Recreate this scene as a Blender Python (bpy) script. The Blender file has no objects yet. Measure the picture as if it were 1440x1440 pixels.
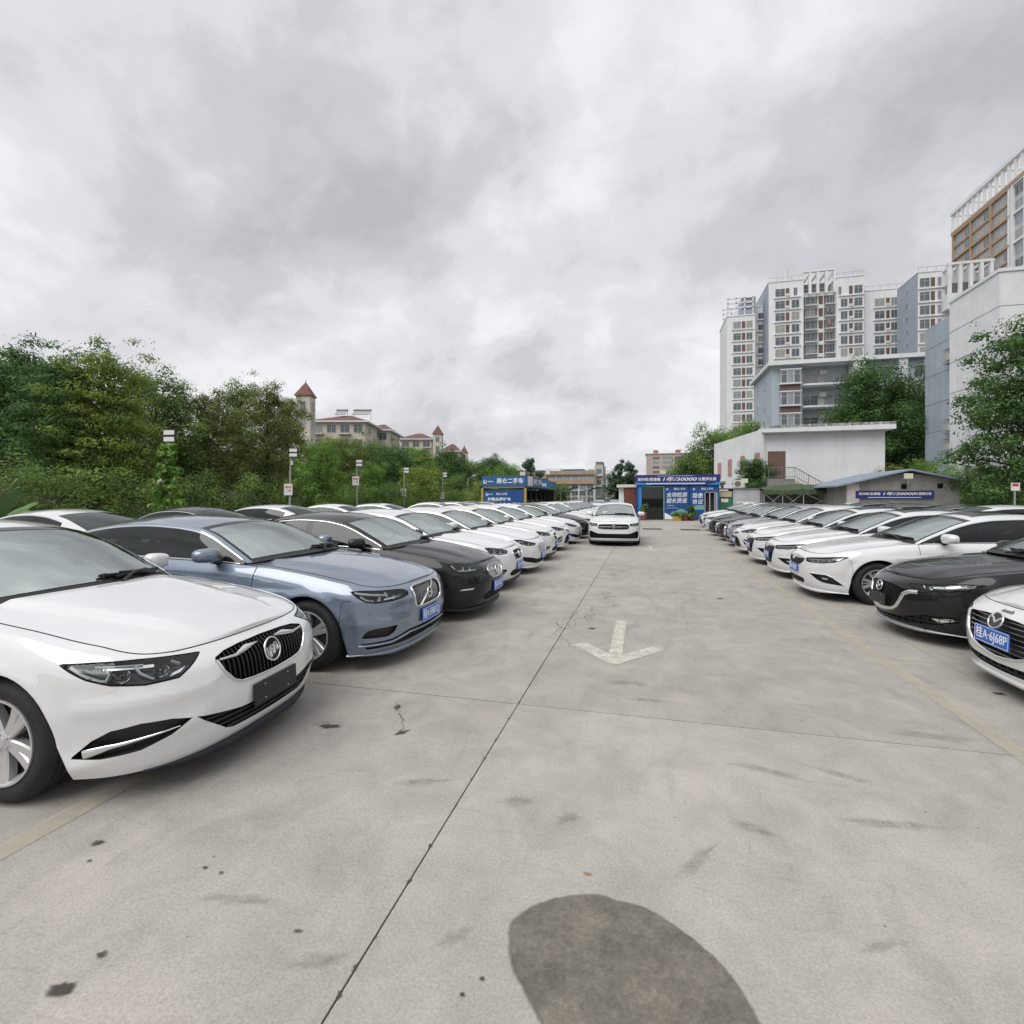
import bpy, bmesh, math, random
import numpy as np
from mathutils import Vector, Matrix
from mathutils.geometry import delaunay_2d_cdt

random.seed(7)
RNG = np.random.default_rng(7)
PI = math.pi
SC = bpy.context.scene
COL = SC.collection

# ------------------------------------------------------------------ camera
CAM_H = 1.68
YAW = math.radians(14.55)          # the lane runs along +Y, the camera looks a little to its left
FPX = 720.0                        # focal length in pixels of the 1440 px photograph (90 degrees)
HORIZON = 700.0
cam_d = bpy.data.cameras.new('camera')
cam_d.sensor_width = 36.0
cam_d.lens = 18.0
cam_d.shift_y = -(720.0 - HORIZON) / 1440.0
cam_d.clip_start = 0.05
cam_d.clip_end = 3000.0
cam = bpy.data.objects.new('camera', cam_d)
cam.location = (0, 0, CAM_H)
cam.rotation_euler = (math.radians(90), 0, YAW)
COL.objects.link(cam)
SC.camera = cam

# ------------------------------------------------------------------ world: overcast sky
SUN_EL, SUN_AZ = math.radians(52), math.radians(206)   # azimuth clockwise from +Y
W = bpy.data.worlds.new('World')
SC.world = W
W.use_nodes = True
nt = W.node_tree
nt.nodes.clear()
N = nt.nodes.new
L = nt.links.new
w_out = N('ShaderNodeOutputWorld')
w_bg = N('ShaderNodeBackground')
L(w_bg.outputs[0], w_out.inputs[0])
sky = N('ShaderNodeTexSky')
sky.sky_type = 'NISHITA'
sky.sun_disc = False
sky.sun_elevation = SUN_EL
sky.sun_rotation = SUN_AZ
sky.air_density = 1.2
sky.dust_density = 2.0
w_bg.inputs['Strength'].default_value = 0.10
tc = N('ShaderNodeTexCoord')
sep = N('ShaderNodeSeparateXYZ')
L(tc.outputs['Generated'], sep.inputs[0])


def wmath(op, a, b=None, c=None, clamp=False):
    n = N('ShaderNodeMath')
    n.operation = op
    n.use_clamp = clamp
    for i, v in enumerate((a, b, c)):
        if v is None:
            continue
        if isinstance(v, (int, float)):
            n.inputs[i].default_value = v
        else:
            L(v, n.inputs[i])
    return n.outputs[0]


zz = wmath('ADD', wmath('MAXIMUM', sep.outputs['Z'], 0.0), 0.62)
px = wmath('DIVIDE', sep.outputs['X'], zz)
py = wmath('DIVIDE', sep.outputs['Y'], zz)
comb = N('ShaderNodeCombineXYZ')
L(px, comb.inputs[0])
L(py, comb.inputs[1])


def wnoise(scale, detail, rough, off, dist=0.0):
    mp = N('ShaderNodeMapping')
    mp.inputs['Location'].default_value = off
    L(comb.outputs[0], mp.inputs[0])
    n = N('ShaderNodeTexNoise')
    n.inputs['Scale'].default_value = scale
    n.inputs['Detail'].default_value = detail
    n.inputs['Roughness'].default_value = rough
    n.inputs['Distortion'].default_value = dist
    L(mp.outputs[0], n.inputs[0])
    return n.outputs['Fac']


def wramp(fac, stops):
    r = N('ShaderNodeValToRGB')
    r.color_ramp.interpolation = 'EASE'
    e = r.color_ramp.elements
    while len(e) < len(stops):
        e.new(0.5)
    for el, (p, c) in zip(e, stops):
        el.position = p
        el.color = (*c, 1)
    L(fac, r.inputs[0])
    return r.outputs[0]


SKO = (8.65, 6.7, 0.0)
big = wnoise(1.55, 5.0, 0.50, SKO, 0.2)
fine = wnoise(5.4, 9.0, 0.60, (8.3, 4.1, 0.0), 0.25)
mixv = wmath('ADD', wmath('MULTIPLY', big, 0.70), wmath('MULTIPLY', fine, 0.30))
# radiance of the cloud deck; divided by the background strength so that it adds to the sky at 0.10
cl = wramp(mixv, [(0.36, (3.5, 3.54, 3.74)), (0.43, (4.25, 4.29, 4.5)), (0.49, (5.2, 5.24, 5.45)), (0.55, (6.1, 6.12, 6.25)), (0.63, (7.7, 7.7, 7.75))])
mx = N('ShaderNodeMix')
mx.data_type = 'RGBA'
mx.inputs['Factor'].default_value = 0.96
L(sky.outputs[0], mx.inputs['A'])
L(cl, mx.inputs['B'])
L(mx.outputs['Result'], w_bg.inputs['Color'])

# ------------------------------------------------------------------ sun behind the clouds
sun_d = bpy.data.lights.new('sun', 'SUN')
sun_d.energy = 1.4
sun_d.angle = math.radians(50)
sun_d.color = (1.0, 0.97, 0.93)
sun = bpy.data.objects.new('sun', sun_d)
sdir = Vector((math.sin(SUN_AZ) * math.cos(SUN_EL), math.cos(SUN_AZ) * math.cos(SUN_EL), math.sin(SUN_EL)))
sun.rotation_euler = sdir.to_track_quat('Z', 'Y').to_euler()
COL.objects.link(sun)

SC.view_settings.view_transform = 'Standard'
SC.view_settings.look = 'None'
SC.view_settings.exposure = 0.55
SC.view_settings.gamma = 1.0
SC.view_settings.use_curve_mapping = False
SC.render.engine = 'CYCLES'
SC.cycles.max_bounces = 6
SC.cycles.transparent_max_bounces = 24
SC.cycles.caustics_reflective = False
SC.cycles.caustics_refractive = False


# ------------------------------------------------------------------ materials
def principled(name):
    m = bpy.data.materials.new(name)
    m.use_nodes = True
    t = m.node_tree
    return m, t, t.nodes['Principled BSDF']


def mat(name, color, rough=0.6, metal=0.0, coat=0.0, spec=0.5, var=0.0, scale=3.0, bump=0.0, bscale=40.0, detail=5.0, emit=None, streak=0.0):
    m, t, b = principled(name)
    b.inputs['Base Color'].default_value = (*color, 1)
    b.inputs['Roughness'].default_value = rough
    b.inputs['Metallic'].default_value = metal
    b.inputs['Specular IOR Level'].default_value = spec
    if coat:
        b.inputs['Coat Weight'].default_value = coat
        b.inputs['Coat Roughness'].default_value = 0.03
    if emit:
        b.inputs['Emission Color'].default_value = (*emit[0], 1)
        b.inputs['Emission Strength'].default_value = emit[1]
    if var or bump:
        tcn = t.nodes.new('ShaderNodeTexCoord')
    if var:
        n = t.nodes.new('ShaderNodeTexNoise')
        n.inputs['Scale'].default_value = scale
        n.inputs['Detail'].default_value = detail
        n.inputs['Roughness'].default_value = 0.6
        t.links.new(tcn.outputs['Object'], n.inputs['Vector'])
        r = t.nodes.new('ShaderNodeValToRGB')
        r.color_ramp.elements[0].position = 0.3
        r.color_ramp.elements[1].position = 0.7
        r.color_ramp.elements[0].color = (*[c * (1 - var) for c in color], 1)
        r.color_ramp.elements[1].color = (*[min(1, c * (1 + var * 0.7)) for c in color], 1)
        t.links.new(n.outputs['Fac'], r.inputs[0])
        last = r.outputs[0]
        if streak:                                          # rain streaks running down the wall
            mp = t.nodes.new('ShaderNodeMapping')
            mp.inputs['Scale'].default_value = (1.7, 1.7, 0.10)
            t.links.new(tcn.outputs['Object'], mp.inputs[0])
            n3 = t.nodes.new('ShaderNodeTexNoise')
            n3.inputs['Scale'].default_value = 1.0
            n3.inputs['Detail'].default_value = 7
            n3.inputs['Roughness'].default_value = 0.65
            t.links.new(mp.outputs[0], n3.inputs['Vector'])
            r3 = t.nodes.new('ShaderNodeValToRGB')
            r3.color_ramp.elements[0].position = 0.36
            r3.color_ramp.elements[1].position = 0.60
            r3.color_ramp.elements[0].color = (1 - streak, 1 - streak, 1 - streak * 1.1, 1)
            r3.color_ramp.elements[1].color = (1, 1, 1, 1)
            t.links.new(n3.outputs['Fac'], r3.inputs[0])
            mm = t.nodes.new('ShaderNodeMix')
            mm.data_type = 'RGBA'
            mm.blend_type = 'MULTIPLY'
            mm.inputs['Factor'].default_value = 1.0
            t.links.new(last, mm.inputs['A'])
            t.links.new(r3.outputs[0], mm.inputs['B'])
            last = mm.outputs['Result']
        t.links.new(last, b.inputs['Base Color'])
    if bump:
        n2 = t.nodes.new('ShaderNodeTexNoise')
        n2.inputs['Scale'].default_value = bscale
        n2.inputs['Detail'].default_value = 4
        t.links.new(tcn.outputs['Object'], n2.inputs['Vector'])
        bp = t.nodes.new('ShaderNodeBump')
        bp.inputs['Strength'].default_value = bump
        bp.inputs['Distance'].default_value = 0.02
        t.links.new(n2.outputs['Fac'], bp.inputs['Height'])
        t.links.new(bp.outputs[0], b.inputs['Normal'])
    return m


def glass(name, tint, ior=1.9, gloss_rough=0.02, through=1.0):
    """thin sheet of glass: tinted see-through plus a mirror that follows Fresnel"""
    m, t, b = principled(name)
    t.nodes.remove(b)
    o = t.nodes['Material Output']
    tr = t.nodes.new('ShaderNodeBsdfTransparent')
    tr.inputs[0].default_value = (*[c * through for c in tint], 1)
    gl = t.nodes.new('ShaderNodeBsdfGlossy')
    gl.inputs['Roughness'].default_value = gloss_rough
    gl.inputs['Color'].default_value = (0.91, 0.98, 0.96, 1)
    fr = t.nodes.new('ShaderNodeFresnel')
    fr.inputs['IOR'].default_value = ior
    mxx = t.nodes.new('ShaderNodeMixShader')
    t.links.new(fr.outputs[0], mxx.inputs[0])
    t.links.new(tr.outputs[0], mxx.inputs[1])
    t.links.new(gl.outputs[0], mxx.inputs[2])
    t.links.new(mxx.outputs[0], o.inputs[0])
    return m


def paint(name, color, metal=0.0, rough=0.35):
    """car paint under clear coat with a little road dust"""
    m, t, b = principled(name)
    b.inputs['Metallic'].default_value = metal
    b.inputs['Coat Weight'].default_value = 1.0 if max(color) > 0.1 else 0.7
    b.inputs['Coat IOR'].default_value = 1.95 if max(color) > 0.1 else 1.5
    b.inputs['Specular IOR Level'].default_value = 0.15 if max(color) < 0.1 else 0.5
    b.inputs['Coat Roughness'].default_value = 0.025
    tcn = t.nodes.new('ShaderNodeTexCoord')
    n = t.nodes.new('ShaderNodeTexNoise')
    n.inputs['Scale'].default_value = 2.2
    n.inputs['Detail'].default_value = 8
    n.inputs['Roughness'].default_value = 0.65
    t.links.new(tcn.outputs['Object'], n.inputs['Vector'])
    r = t.nodes.new('ShaderNodeValToRGB')
    r.color_ramp.elements[0].position = 0.35
    r.color_ramp.elements[1].position = 0.75
    r.color_ramp.elements[0].color = (*color, 1)
    d = [c * 0.94 + 0.004 for c in color]
    r.color_ramp.elements[1].color = (*d, 1)
    t.links.new(n.outputs['Fac'], r.inputs[0])
    t.links.new(r.outputs[0], b.inputs['Base Color'])
    mr = t.nodes.new('ShaderNodeMapRange')
    mr.inputs['To Min'].default_value = rough - 0.08
    mr.inputs['To Max'].default_value = rough + 0.12
    t.links.new(n.outputs['Fac'], mr.inputs[0])
    t.links.new(mr.outputs[0], b.inputs['Roughness'])
    m['paint'] = 1
    return m


M = {}
M['white'] = paint('paint_white', (0.70, 0.705, 0.715))
M['pearl'] = paint('paint_pearl', (0.69, 0.69, 0.68))
M['blue'] = paint('paint_blue_grey', (0.165, 0.21, 0.285), 0.5, 0.34)
M['black'] = paint('paint_black', (0.006, 0.006, 0.007))
M['dark'] = paint('paint_dark_grey', (0.013, 0.0125, 0.015), 0.3, 0.3)
M['grey'] = paint('paint_silver_grey', (0.34, 0.33, 0.36), 0.6, 0.38)
M['silver'] = paint('paint_silver', (0.55, 0.56, 0.57), 0.6, 0.38)
M['navy'] = paint('paint_navy', (0.02, 0.03, 0.06), 0.3, 0.36)
M['trim'] = mat('black_plastic', (0.015, 0.015, 0.016), 0.5)
M['gloss'] = mat('gloss_black', (0.008, 0.008, 0.009), 0.12)
M['gap'] = mat('panel_gap', (0.01, 0.01, 0.01), 0.9, spec=0.1)
M['chrome'] = mat('chrome', (0.78, 0.79, 0.80), 0.10, 1.0)
M['satin'] = mat('satin_metal', (0.62, 0.62, 0.63), 0.28, 1.0)
M['rim'] = mat('alloy', (0.56, 0.56, 0.57), 0.32, 0.55)
M['rimdark'] = mat('alloy_dark', (0.06, 0.06, 0.065), 0.35, 0.6)
M['disc'] = mat('brake_disc', (0.10, 0.092, 0.088), 0.5, 0.7)
M['tyre'] = mat('tyre_rubber', (0.014, 0.014, 0.0145), 0.75, var=0.4, scale=9, bump=0.25, bscale=60)
M['tail'] = mat('tail_lamp_red', (0.35, 0.01, 0.012), 0.12, coat=1.0)
M['lampwhite'] = mat('lamp_white', (0.82, 0.84, 0.86), 0.25)
M['reflector'] = mat('lamp_reflector', (0.80, 0.81, 0.82), 0.16, 1.0)
M['amber'] = mat('amber_lens', (0.75, 0.30, 0.04), 0.2)
M['plate'] = mat('plate_blue', (0.025, 0.13, 0.52), 0.35)
M['platew'] = mat('plate_white', (0.80, 0.82, 0.84), 0.4)
M['plateb'] = mat('plate_black', (0.012, 0.012, 0.014), 0.45)
M['cabin'] = mat('cabin_lining', (0.035, 0.034, 0.034), 0.85)
M['dash'] = mat('dashboard', (0.05, 0.05, 0.05), 0.7)
M['seat'] = mat('seat_leather', (0.06, 0.055, 0.05), 0.55)
M['seatlight'] = mat('seat_beige', (0.30, 0.24, 0.18), 0.55)
M['paper'] = mat('paper', (0.75, 0.73, 0.62), 0.8)
M['screen'] = glass('windscreen_glass', (0.80, 0.92, 0.88), 7.5)
M['tinted'] = glass('side_glass', (0.13, 0.15, 0.145), 1.6)
M['lens'] = glass('lamp_cover', (0.95, 0.96, 0.97), 1.5)


# ------------------------------------------------------------------ object helpers
def me_from(name, verts, faces, mats, smooth=False, idx=None, normals=None):
    me = bpy.data.meshes.new(name)
    me.from_pydata([tuple(map(float, v)) for v in verts], [], [tuple(map(int, f)) for f in faces])
    if not isinstance(mats, (list, tuple)):
        mats = [mats]
    for m in mats:
        me.materials.append(m)
    if idx is not None:
        me.polygons.foreach_set('material_index', np.asarray(idx, dtype=np.int32))
    if smooth:
        me.polygons.foreach_set('use_smooth', np.ones(len(me.polygons), dtype=bool))
    me.update()
    if normals is not None:
        me.normals_split_custom_set_from_vertices([tuple(map(float, n)) for n in normals])
    return me


def link(name, me, parent=None, loc=None, rot=None):
    o = bpy.data.objects.new(name, me)
    COL.objects.link(o)
    if parent is not None:
        o.parent = parent
    if loc is not None:
        o.location = loc
    if rot is not None:
        o.rotation_euler = rot
    # car paint sits on the object so that copies may have another colour
    if me is not None and len(me.materials) and me.materials[0] and me.materials[0].get('paint'):
        m0 = me.materials[0]
        o.material_slots[0].link = 'OBJECT'
        o.material_slots[0].material = m0
    return o


def empty(name, loc=(0, 0, 0), rz=0.0, label=None, cat=None, group=None):
    o = bpy.data.objects.new(name, None)
    o.empty_display_size = 0.3
    COL.objects.link(o)
    o.location = loc
    o.rotation_euler = (0, 0, rz)
    tag(o, label, cat, group)
    return o


def tag(o, label=None, cat=None, group=None, kind=None):
    if label:
        o['label'] = label
    if cat:
        o['category'] = cat
    if group:
        o['group'] = group
    if kind:
        o['kind'] = kind
    return o


class MB:
    """collects simple shapes, builds one mesh object"""

    def __init__(s):
        s.v, s.f = [], []

    def add(s, v, f):
        n = len(s.v)
        s.v += [tuple(p) for p in v]
        s.f += [tuple(i + n for i in q) for q in f]
        return s

    def box(s, a, b):
        x0, y0, z0 = a
        x1, y1, z1 = b
        v = [(x0, y0, z0), (x1, y0, z0), (x1, y1, z0), (x0, y1, z0), (x0, y0, z1), (x1, y0, z1), (x1, y1, z1), (x0, y1, z1)]
        return s.add(v, [(3, 2, 1, 0), (4, 5, 6, 7), (0, 1, 5, 4), (1, 2, 6, 5), (2, 3, 7, 6), (3, 0, 4, 7)])

    def boxT(s, T, a, b):
        t = MB().box(a, b)
        return s.add([tuple(T @ Vector(p)) for p in t.v], t.f)

    def prism(s, poly, z0, z1):
        n = len(poly)
        z0s = z0 if isinstance(z0, (list, tuple)) else [z0] * n
        z1s = z1 if isinstance(z1, (list, tuple)) else [z1] * n
        v = [(p[0], p[1], z) for p, z in zip(poly, z0s)] + [(p[0], p[1], z) for p, z in zip(poly, z1s)]
        f = [tuple(range(n - 1, -1, -1)), tuple(range(n, 2 * n))]
        f += [(i, (i + 1) % n, n + (i + 1) % n, n + i) for i in range(n)]
        return s.add(v, f)

    def tube(s, pts, r, seg=8, caps=True):
        pts = [Vector(p) for p in pts]
        rs = r if isinstance(r, (list, tuple)) else [r] * len(pts)
        v, f = [], []
        ref = Vector((0.13, 0.29, 0.95))
        for i, p in enumerate(pts):
            t = (pts[min(i + 1, len(pts) - 1)] - pts[max(i - 1, 0)]).normalized()
            a = t.cross(ref)
            if a.length < 1e-3:
                a = t.cross(Vector((1, 0, 0)))
            a.normalize()
            b = t.cross(a)
            for k in range(seg):
                w = 2 * PI * k / seg
                v.append(p + (a * math.cos(w) + b * math.sin(w)) * rs[i])
        for i in range(len(pts) - 1):
            for k in range(seg):
                k2 = (k + 1) % seg
                f.append((i * seg + k, i * seg + k2, (i + 1) * seg + k2, (i + 1) * seg + k))
        if caps:
            f.append(tuple(range(seg - 1, -1, -1)))
            f.append(tuple(range((len(pts) - 1) * seg, len(pts) * seg)))
        return s.add(v, f)

    def me(s, name, m, smooth=False, idx=None):
        return me_from(name, s.v, s.f, m, smooth, idx)

    def build(s, name, m, parent=None, loc=None, rot=None, smooth=False):
        return link(name, s.me(name, m, smooth), parent, loc, rot)


_txt = {}


def text_me(body, m, size=1.0, depth=0.004, align='CENTER', shear=0.0, bold=0.0):
    """lettering as a flat mesh in the XY plane"""
    key = (body, m.name, size, depth, align, shear, bold)
    if key in _txt:
        return _txt[key]
    c = bpy.data.curves.new('lettering', 'FONT')
    c.body = body
    c.size = size
    c.extrude = depth / 2
    c.align_x = align
    c.align_y = 'CENTER'
    c.shear = shear
    c.offset = bold
    c.resolution_u = 3
    o = bpy.data.objects.new('lettering', c)
    COL.objects.link(o)
    bpy.context.view_layer.update()
    dg = bpy.context.evaluated_depsgraph_get()
    me = bpy.data.meshes.new_from_object(o.evaluated_get(dg))
    bpy.data.objects.remove(o)
    bpy.data.curves.remove(c)
    me.name = 'lettering'
    me.materials.clear()
    me.materials.append(m)
    _txt[key] = me
    return me


def copy_tree(o, parent=None, newpaint=None):
    c = o.copy()
    COL.objects.link(c)
    if parent is not None:
        c.parent = parent
    if newpaint is not None and c.type == 'MESH':
        for sl in c.material_slots:
            if sl.link == 'OBJECT' and sl.material and sl.material.get('paint'):
                sl.material = newpaint
    for ch in o.children:
        copy_tree(ch, c, newpaint)
    return c


# pixels of the photograph turned into places, for measuring where things stand
CA, SA = math.cos(YAW), math.sin(YAW)


def at(u, D):
    k = (u - 720.0) / FPX
    return D * (-SA + k * CA), D * (CA + k * SA)


def onY(u, Y):
    """X and camera depth of the ray through column u where it meets the line Y"""
    k = (u - 720.0) / FPX
    D = Y / (CA + k * SA)
    return D * (-SA + k * CA), D


def zat(v, D):
    return CAM_H + (HORIZON - v) / FPX * D


def ground_at(u, v):
    D = FPX * CAM_H / (v - HORIZON)
    return at(u, D)


def pchip(pts):
    xs = np.array([p[0] for p in pts], float)
    ys = np.array([p[1] for p in pts], float)
    if xs[0] > xs[-1]:
        xs, ys = xs[::-1], ys[::-1]
    h = np.diff(xs)
    d = np.diff(ys) / h
    m = np.zeros_like(xs)
    m[0], m[-1] = d[0], d[-1]
    for i in range(1, len(xs) - 1):
        if d[i - 1] * d[i] > 0:
            w1, w2 = 2 * h[i] + h[i - 1], h[i] + 2 * h[i - 1]
            m[i] = (w1 + w2) / (w1 / d[i - 1] + w2 / d[i])

    def f(x):
        x = np.clip(np.asarray(x, float), xs[0], xs[-1])
        i = np.clip(np.searchsorted(xs, x) - 1, 0, len(h) - 1)
        t = (x - xs[i]) / h[i]
        return ((1 + 2 * t) * (1 - t) ** 2 * ys[i] + t * (1 - t) ** 2 * h[i] * m[i]
                + t * t * (3 - 2 * t) * ys[i + 1] + t * t * (t - 1) * h[i] * m[i + 1])
    return f
# ================================================================== GROUND
def nodes_of(m):
    t = m.node_tree
    return t, t.nodes.new, t.links.new


def concrete_mat(name, gain=1.0, rough=0.85, tintc=(1, 1, 1), wet=False):
    m, t, b = principled(name)
    N_, L_ = t.nodes.new, t.links.new
    tcn = N_('ShaderNodeTexCoord')

    def noise(scale, detail, rgh=.6, dist=0.0, stretch=None):
        n = N_('ShaderNodeTexNoise')
        n.inputs['Scale'].default_value = scale
        n.inputs['Detail'].default_value = detail
        n.inputs['Roughness'].default_value = rgh
        n.inputs['Distortion'].default_value = dist
        if stretch:
            mp = N_('ShaderNodeMapping')
            mp.inputs['Scale'].default_value = stretch[0]
            mp.inputs['Rotation'].default_value = stretch[1]
            L_(tcn.outputs['Object'], mp.inputs[0])
            L_(mp.outputs[0], n.inputs['Vector'])
        else:
            L_(tcn.outputs['Object'], n.inputs['Vector'])
        return n.outputs['Fac']

    def ramp(f, a, b_, ca, cb):
        r = N_('ShaderNodeValToRGB')
        e = r.color_ramp.elements
        e[0].position, e[1].position = a, b_
        e[0].color, e[1].color = (*ca, 1), (*cb, 1)
        L_(f, r.inputs[0])
        return r.outputs[0]

    def mul(a, b_, fac=1.0):
        x = N_('ShaderNodeMix')
        x.data_type = 'RGBA'
        x.blend_type = 'MULTIPLY'
        x.inputs['Factor'].default_value = fac
        L_(a, x.inputs['A'])
        L_(b_, x.inputs['B'])
        return x.outputs['Result']
    g = gain
    c = ramp(noise(.45, 6, .62), .30, .72, [.345 * g * k for k in tintc], [.445 * g * k for k in (tintc[0], tintc[1] * .99, tintc[2] * .97)])
    c = mul(c, ramp(noise(2.6, 9, .68, .6), .30, .66, (.80, .805, .81), (1.07, 1.06, 1.045)))
    c = mul(c, ramp(noise(1.3, 5, .6, 2.2, ((1.0, .28, 1), (0, 0, .5))), .54, .72, (1, 1, 1), (.74, .75, .76)), .7)
    c = mul(c, ramp(noise(7.0, 6, .7, 1.5, ((1.0, .22, 1), (0, 0, -.9))), .60, .74, (1, 1, 1), (.66, .67, .68)), .6)
    c = mul(c, ramp(noise(3.1, 4, .55, 3.0, ((.5, 2.4, 1), (0, 0, .2))), .62, .72, (1, 1, 1), (.78, .785, .79)), .5)
    c = mul(c, ramp(noise(85, 4, .7), .36, .62, (.82, .82, .82), (1.07, 1.07, 1.06)))
    c = mul(c, ramp(noise(310, 2, .6), .36, .55, (.86, .86, .86), (1.03, 1.03, 1.03)))
    if wet:
        c = mul(c, ramp(noise(6, 7, .65), .34, .66, (.72, .71, .69), (1.22, 1.21, 1.19)))
        c = mul(c, ramp(noise(40, 5, .7), .36, .62, (.82, .82, .82), (1.12, 1.12, 1.11)))
    # dark specks
    vo = N_('ShaderNodeTexVoronoi')
    vo.inputs['Scale'].default_value = 5.5
    L_(tcn.outputs['Object'], vo.inputs['Vector'])
    sp_ = N_('ShaderNodeMath')
    sp_.operation = 'LESS_THAN'
    L_(vo.outputs['Distance'], sp_.inputs[0])
    wn = N_('ShaderNodeMath')
    wn.operation = 'MULTIPLY'
    L_(noise(1.9, 3), wn.inputs[0])
    wn.inputs[1].default_value = .105
    sb_ = N_('ShaderNodeMath')
    sb_.operation = 'SUBTRACT'
    L_(wn.outputs[0], sb_.inputs[0])
    sb_.inputs[1].default_value = .018
    L_(sb_.outputs[0], sp_.inputs[1])
    x = N_('ShaderNodeMix')
    x.data_type = 'RGBA'
    x.inputs['B'].default_value = (.10 * g, .095 * g, .085 * g, 1)
    mm = N_('ShaderNodeMath')
    mm.operation = 'MULTIPLY'
    mm.inputs[1].default_value = .75
    L_(sp_.outputs[0], mm.inputs[0])
    L_(mm.outputs[0], x.inputs['Factor'])
    L_(c, x.inputs['A'])
    oi = N_('ShaderNodeObjectInfo')
    om = N_('ShaderNodeMapRange')
    om.inputs['To Min'].default_value = .93
    om.inputs['To Max'].default_value = 1.05
    L_(oi.outputs['Random'], om.inputs[0])
    sc_ = N_('ShaderNodeVectorMath')
    sc_.operation = 'SCALE'
    L_(x.outputs['Result'], sc_.inputs[0])
    L_(om.outputs[0], sc_.inputs['Scale'])
    L_(sc_.outputs[0], b.inputs['Base Color'])
    b.inputs['Roughness'].default_value = rough
    b.inputs['Specular IOR Level'].default_value = .35 if not wet else .5
    bp = N_('ShaderNodeBump')
    bp.inputs['Strength'].default_value = .12
    bp.inputs['Distance'].default_value = .006
    L_(noise(60, 6, .7), bp.inputs['Height'])
    bp2 = N_('ShaderNodeBump')
    bp2.inputs['Strength'].default_value = .15
    bp2.inputs['Distance'].default_value = .03
    L_(noise(4, 4, .5), bp2.inputs['Height'])
    L_(bp.outputs[0], bp2.inputs['Normal'])
    L_(bp2.outputs[0], b.inputs['Normal'])
    return m


def worn_mat(name, color, cover=.5, scale=6.0, soft=.12):
    """thin paint or dirt, worn away in patches"""
    m, t, b = principled(name)
    N_, L_ = t.nodes.new, t.links.new
    tcn = N_('ShaderNodeTexCoord')
    n = N_('ShaderNodeTexNoise')
    n.inputs['Scale'].default_value = scale
    n.inputs['Detail'].default_value = 9
    n.inputs['Roughness'].default_value = .72
    L_(tcn.outputs['Object'], n.inputs['Vector'])
    mr = N_('ShaderNodeMapRange')
    mr.inputs['From Min'].default_value = 1 - cover - soft
    mr.inputs['From Max'].default_value = 1 - cover + soft
    L_(n.outputs['Fac'], mr.inputs[0])
    L_(mr.outputs[0], b.inputs['Alpha'])
    b.inputs['Base Color'].default_value = (*color, 1)
    b.inputs['Roughness'].default_value = .8
    return m


M['concrete'] = concrete_mat('concrete', 1.05, .85, (1.0, .952, .885))
M['wetconcrete'] = concrete_mat('concrete_wet', .44, .62, (1.0, .92, .79), True)
M['joint'] = mat('joint_dirt', (.03, .028, .025), .95)
M['earth'] = mat('earth', (.10, .085, .06), .95, var=.4, scale=.3, bump=.4, bscale=3)
M['linecream'] = worn_mat('line_cream', (.58, .53, .43), .40, 3.0, .55)
M['linewhite'] = worn_mat('line_white', (.64, .62, .54), .60, 9.0, .28)
M['baypaint'] = worn_mat('bay_paint', (.56, .53, .47), .30, 3.0, .4)
M['stain'] = worn_mat('dark_stain', (.055, .048, .04), .62, 14.0, .2)
M['soot'] = worn_mat('tyre_mark', (.10, .10, .10), .42, 11.0, .3)
M['crackdirt'] = worn_mat('crack_dirt', (.06, .055, .047), .52, 22.0, .25)

ground = tag(empty('ground'), 'grey concrete car park ground with slab joints and faded paint', kind='structure')


def gpart(name, mb_, m, **k):
    return mb_.build(name, m, ground, **k)


_b = MB()
_n = 48
_b.add([(0, 0, -.09)] + [(900 * math.cos(2 * PI * i / _n), 900 * math.sin(2 * PI * i / _n), -.09) for i in range(_n)], [(0, 1 + i, 1 + (i + 1) % _n) for i in range(_n)])
gpart('earth_sheet', _b, M['earth'])
gpart('joint_bed', MB().add([(-25, -11, -.03), (25, -11, -.03), (25, 84, -.03), (-25, 84, -.03)], [(0, 1, 2, 3)]), M['joint'])
XS = [-25, -13.4, -7.2, -1.0, 2.95, 9.2, 16.4, 25]
YS = [-11, -5.95, 4.05, 14.05, 24.05, 34.05, 44.05, 54.05, 64.05, 74.05, 84]
for i in range(len(XS) - 1):
    for j in range(len(YS) - 1):
        jx = .0042 if XS[i] in (-1.0,) or XS[i + 1] in (-1.0,) else .003
        x0, x1 = XS[i] + (.0046 if XS[i] == -1.0 else .0024), XS[i + 1] - (.0046 if XS[i + 1] == -1.0 else .0024)
        y0, y1 = YS[j] + (.004 if YS[j] == 4.05 else .0026), YS[j + 1] - (.004 if YS[j + 1] == 4.05 else .0026)
        e_ = random.uniform(-.0015, .0015)
        gpart('concrete_slab', MB().add([(x0, y0, -.04), (x1, y0, -.04), (x1, y1, -.04), (x0, y1, -.04), (x0, y0, e_), (x1, y0, e_), (x1, y1, e_), (x0, y1, e_)],
                                       [(4, 5, 6, 7), (0, 1, 5, 4), (1, 2, 6, 5), (2, 3, 7, 6), (3, 0, 4, 7)]), M['concrete'])


def soft_flat(name, poly, m, z=.005, edge=.5):
    """flat stain whose border fades out: the attribute feather runs from 1 inside to 0 on the rim"""
    c = np.mean(np.array(poly), 0)
    n = len(poly)
    v = [(p[0], p[1], z) for p in poly] + [(c[0] + (p[0] - c[0]) * (1 - edge), c[1] + (p[1] - c[1]) * (1 - edge), z) for p in poly]
    f = [(i, (i + 1) % n, n + (i + 1) % n, n + i) for i in range(n)] + [tuple(range(n, 2 * n))]
    me = me_from(name, v, f, m)
    at_ = me.attributes.new('feather', 'FLOAT', 'POINT')
    at_.data.foreach_set('value', np.array([0.0] * n + [1.0] * n, dtype=np.float32))
    return link(name, me, ground)


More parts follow.
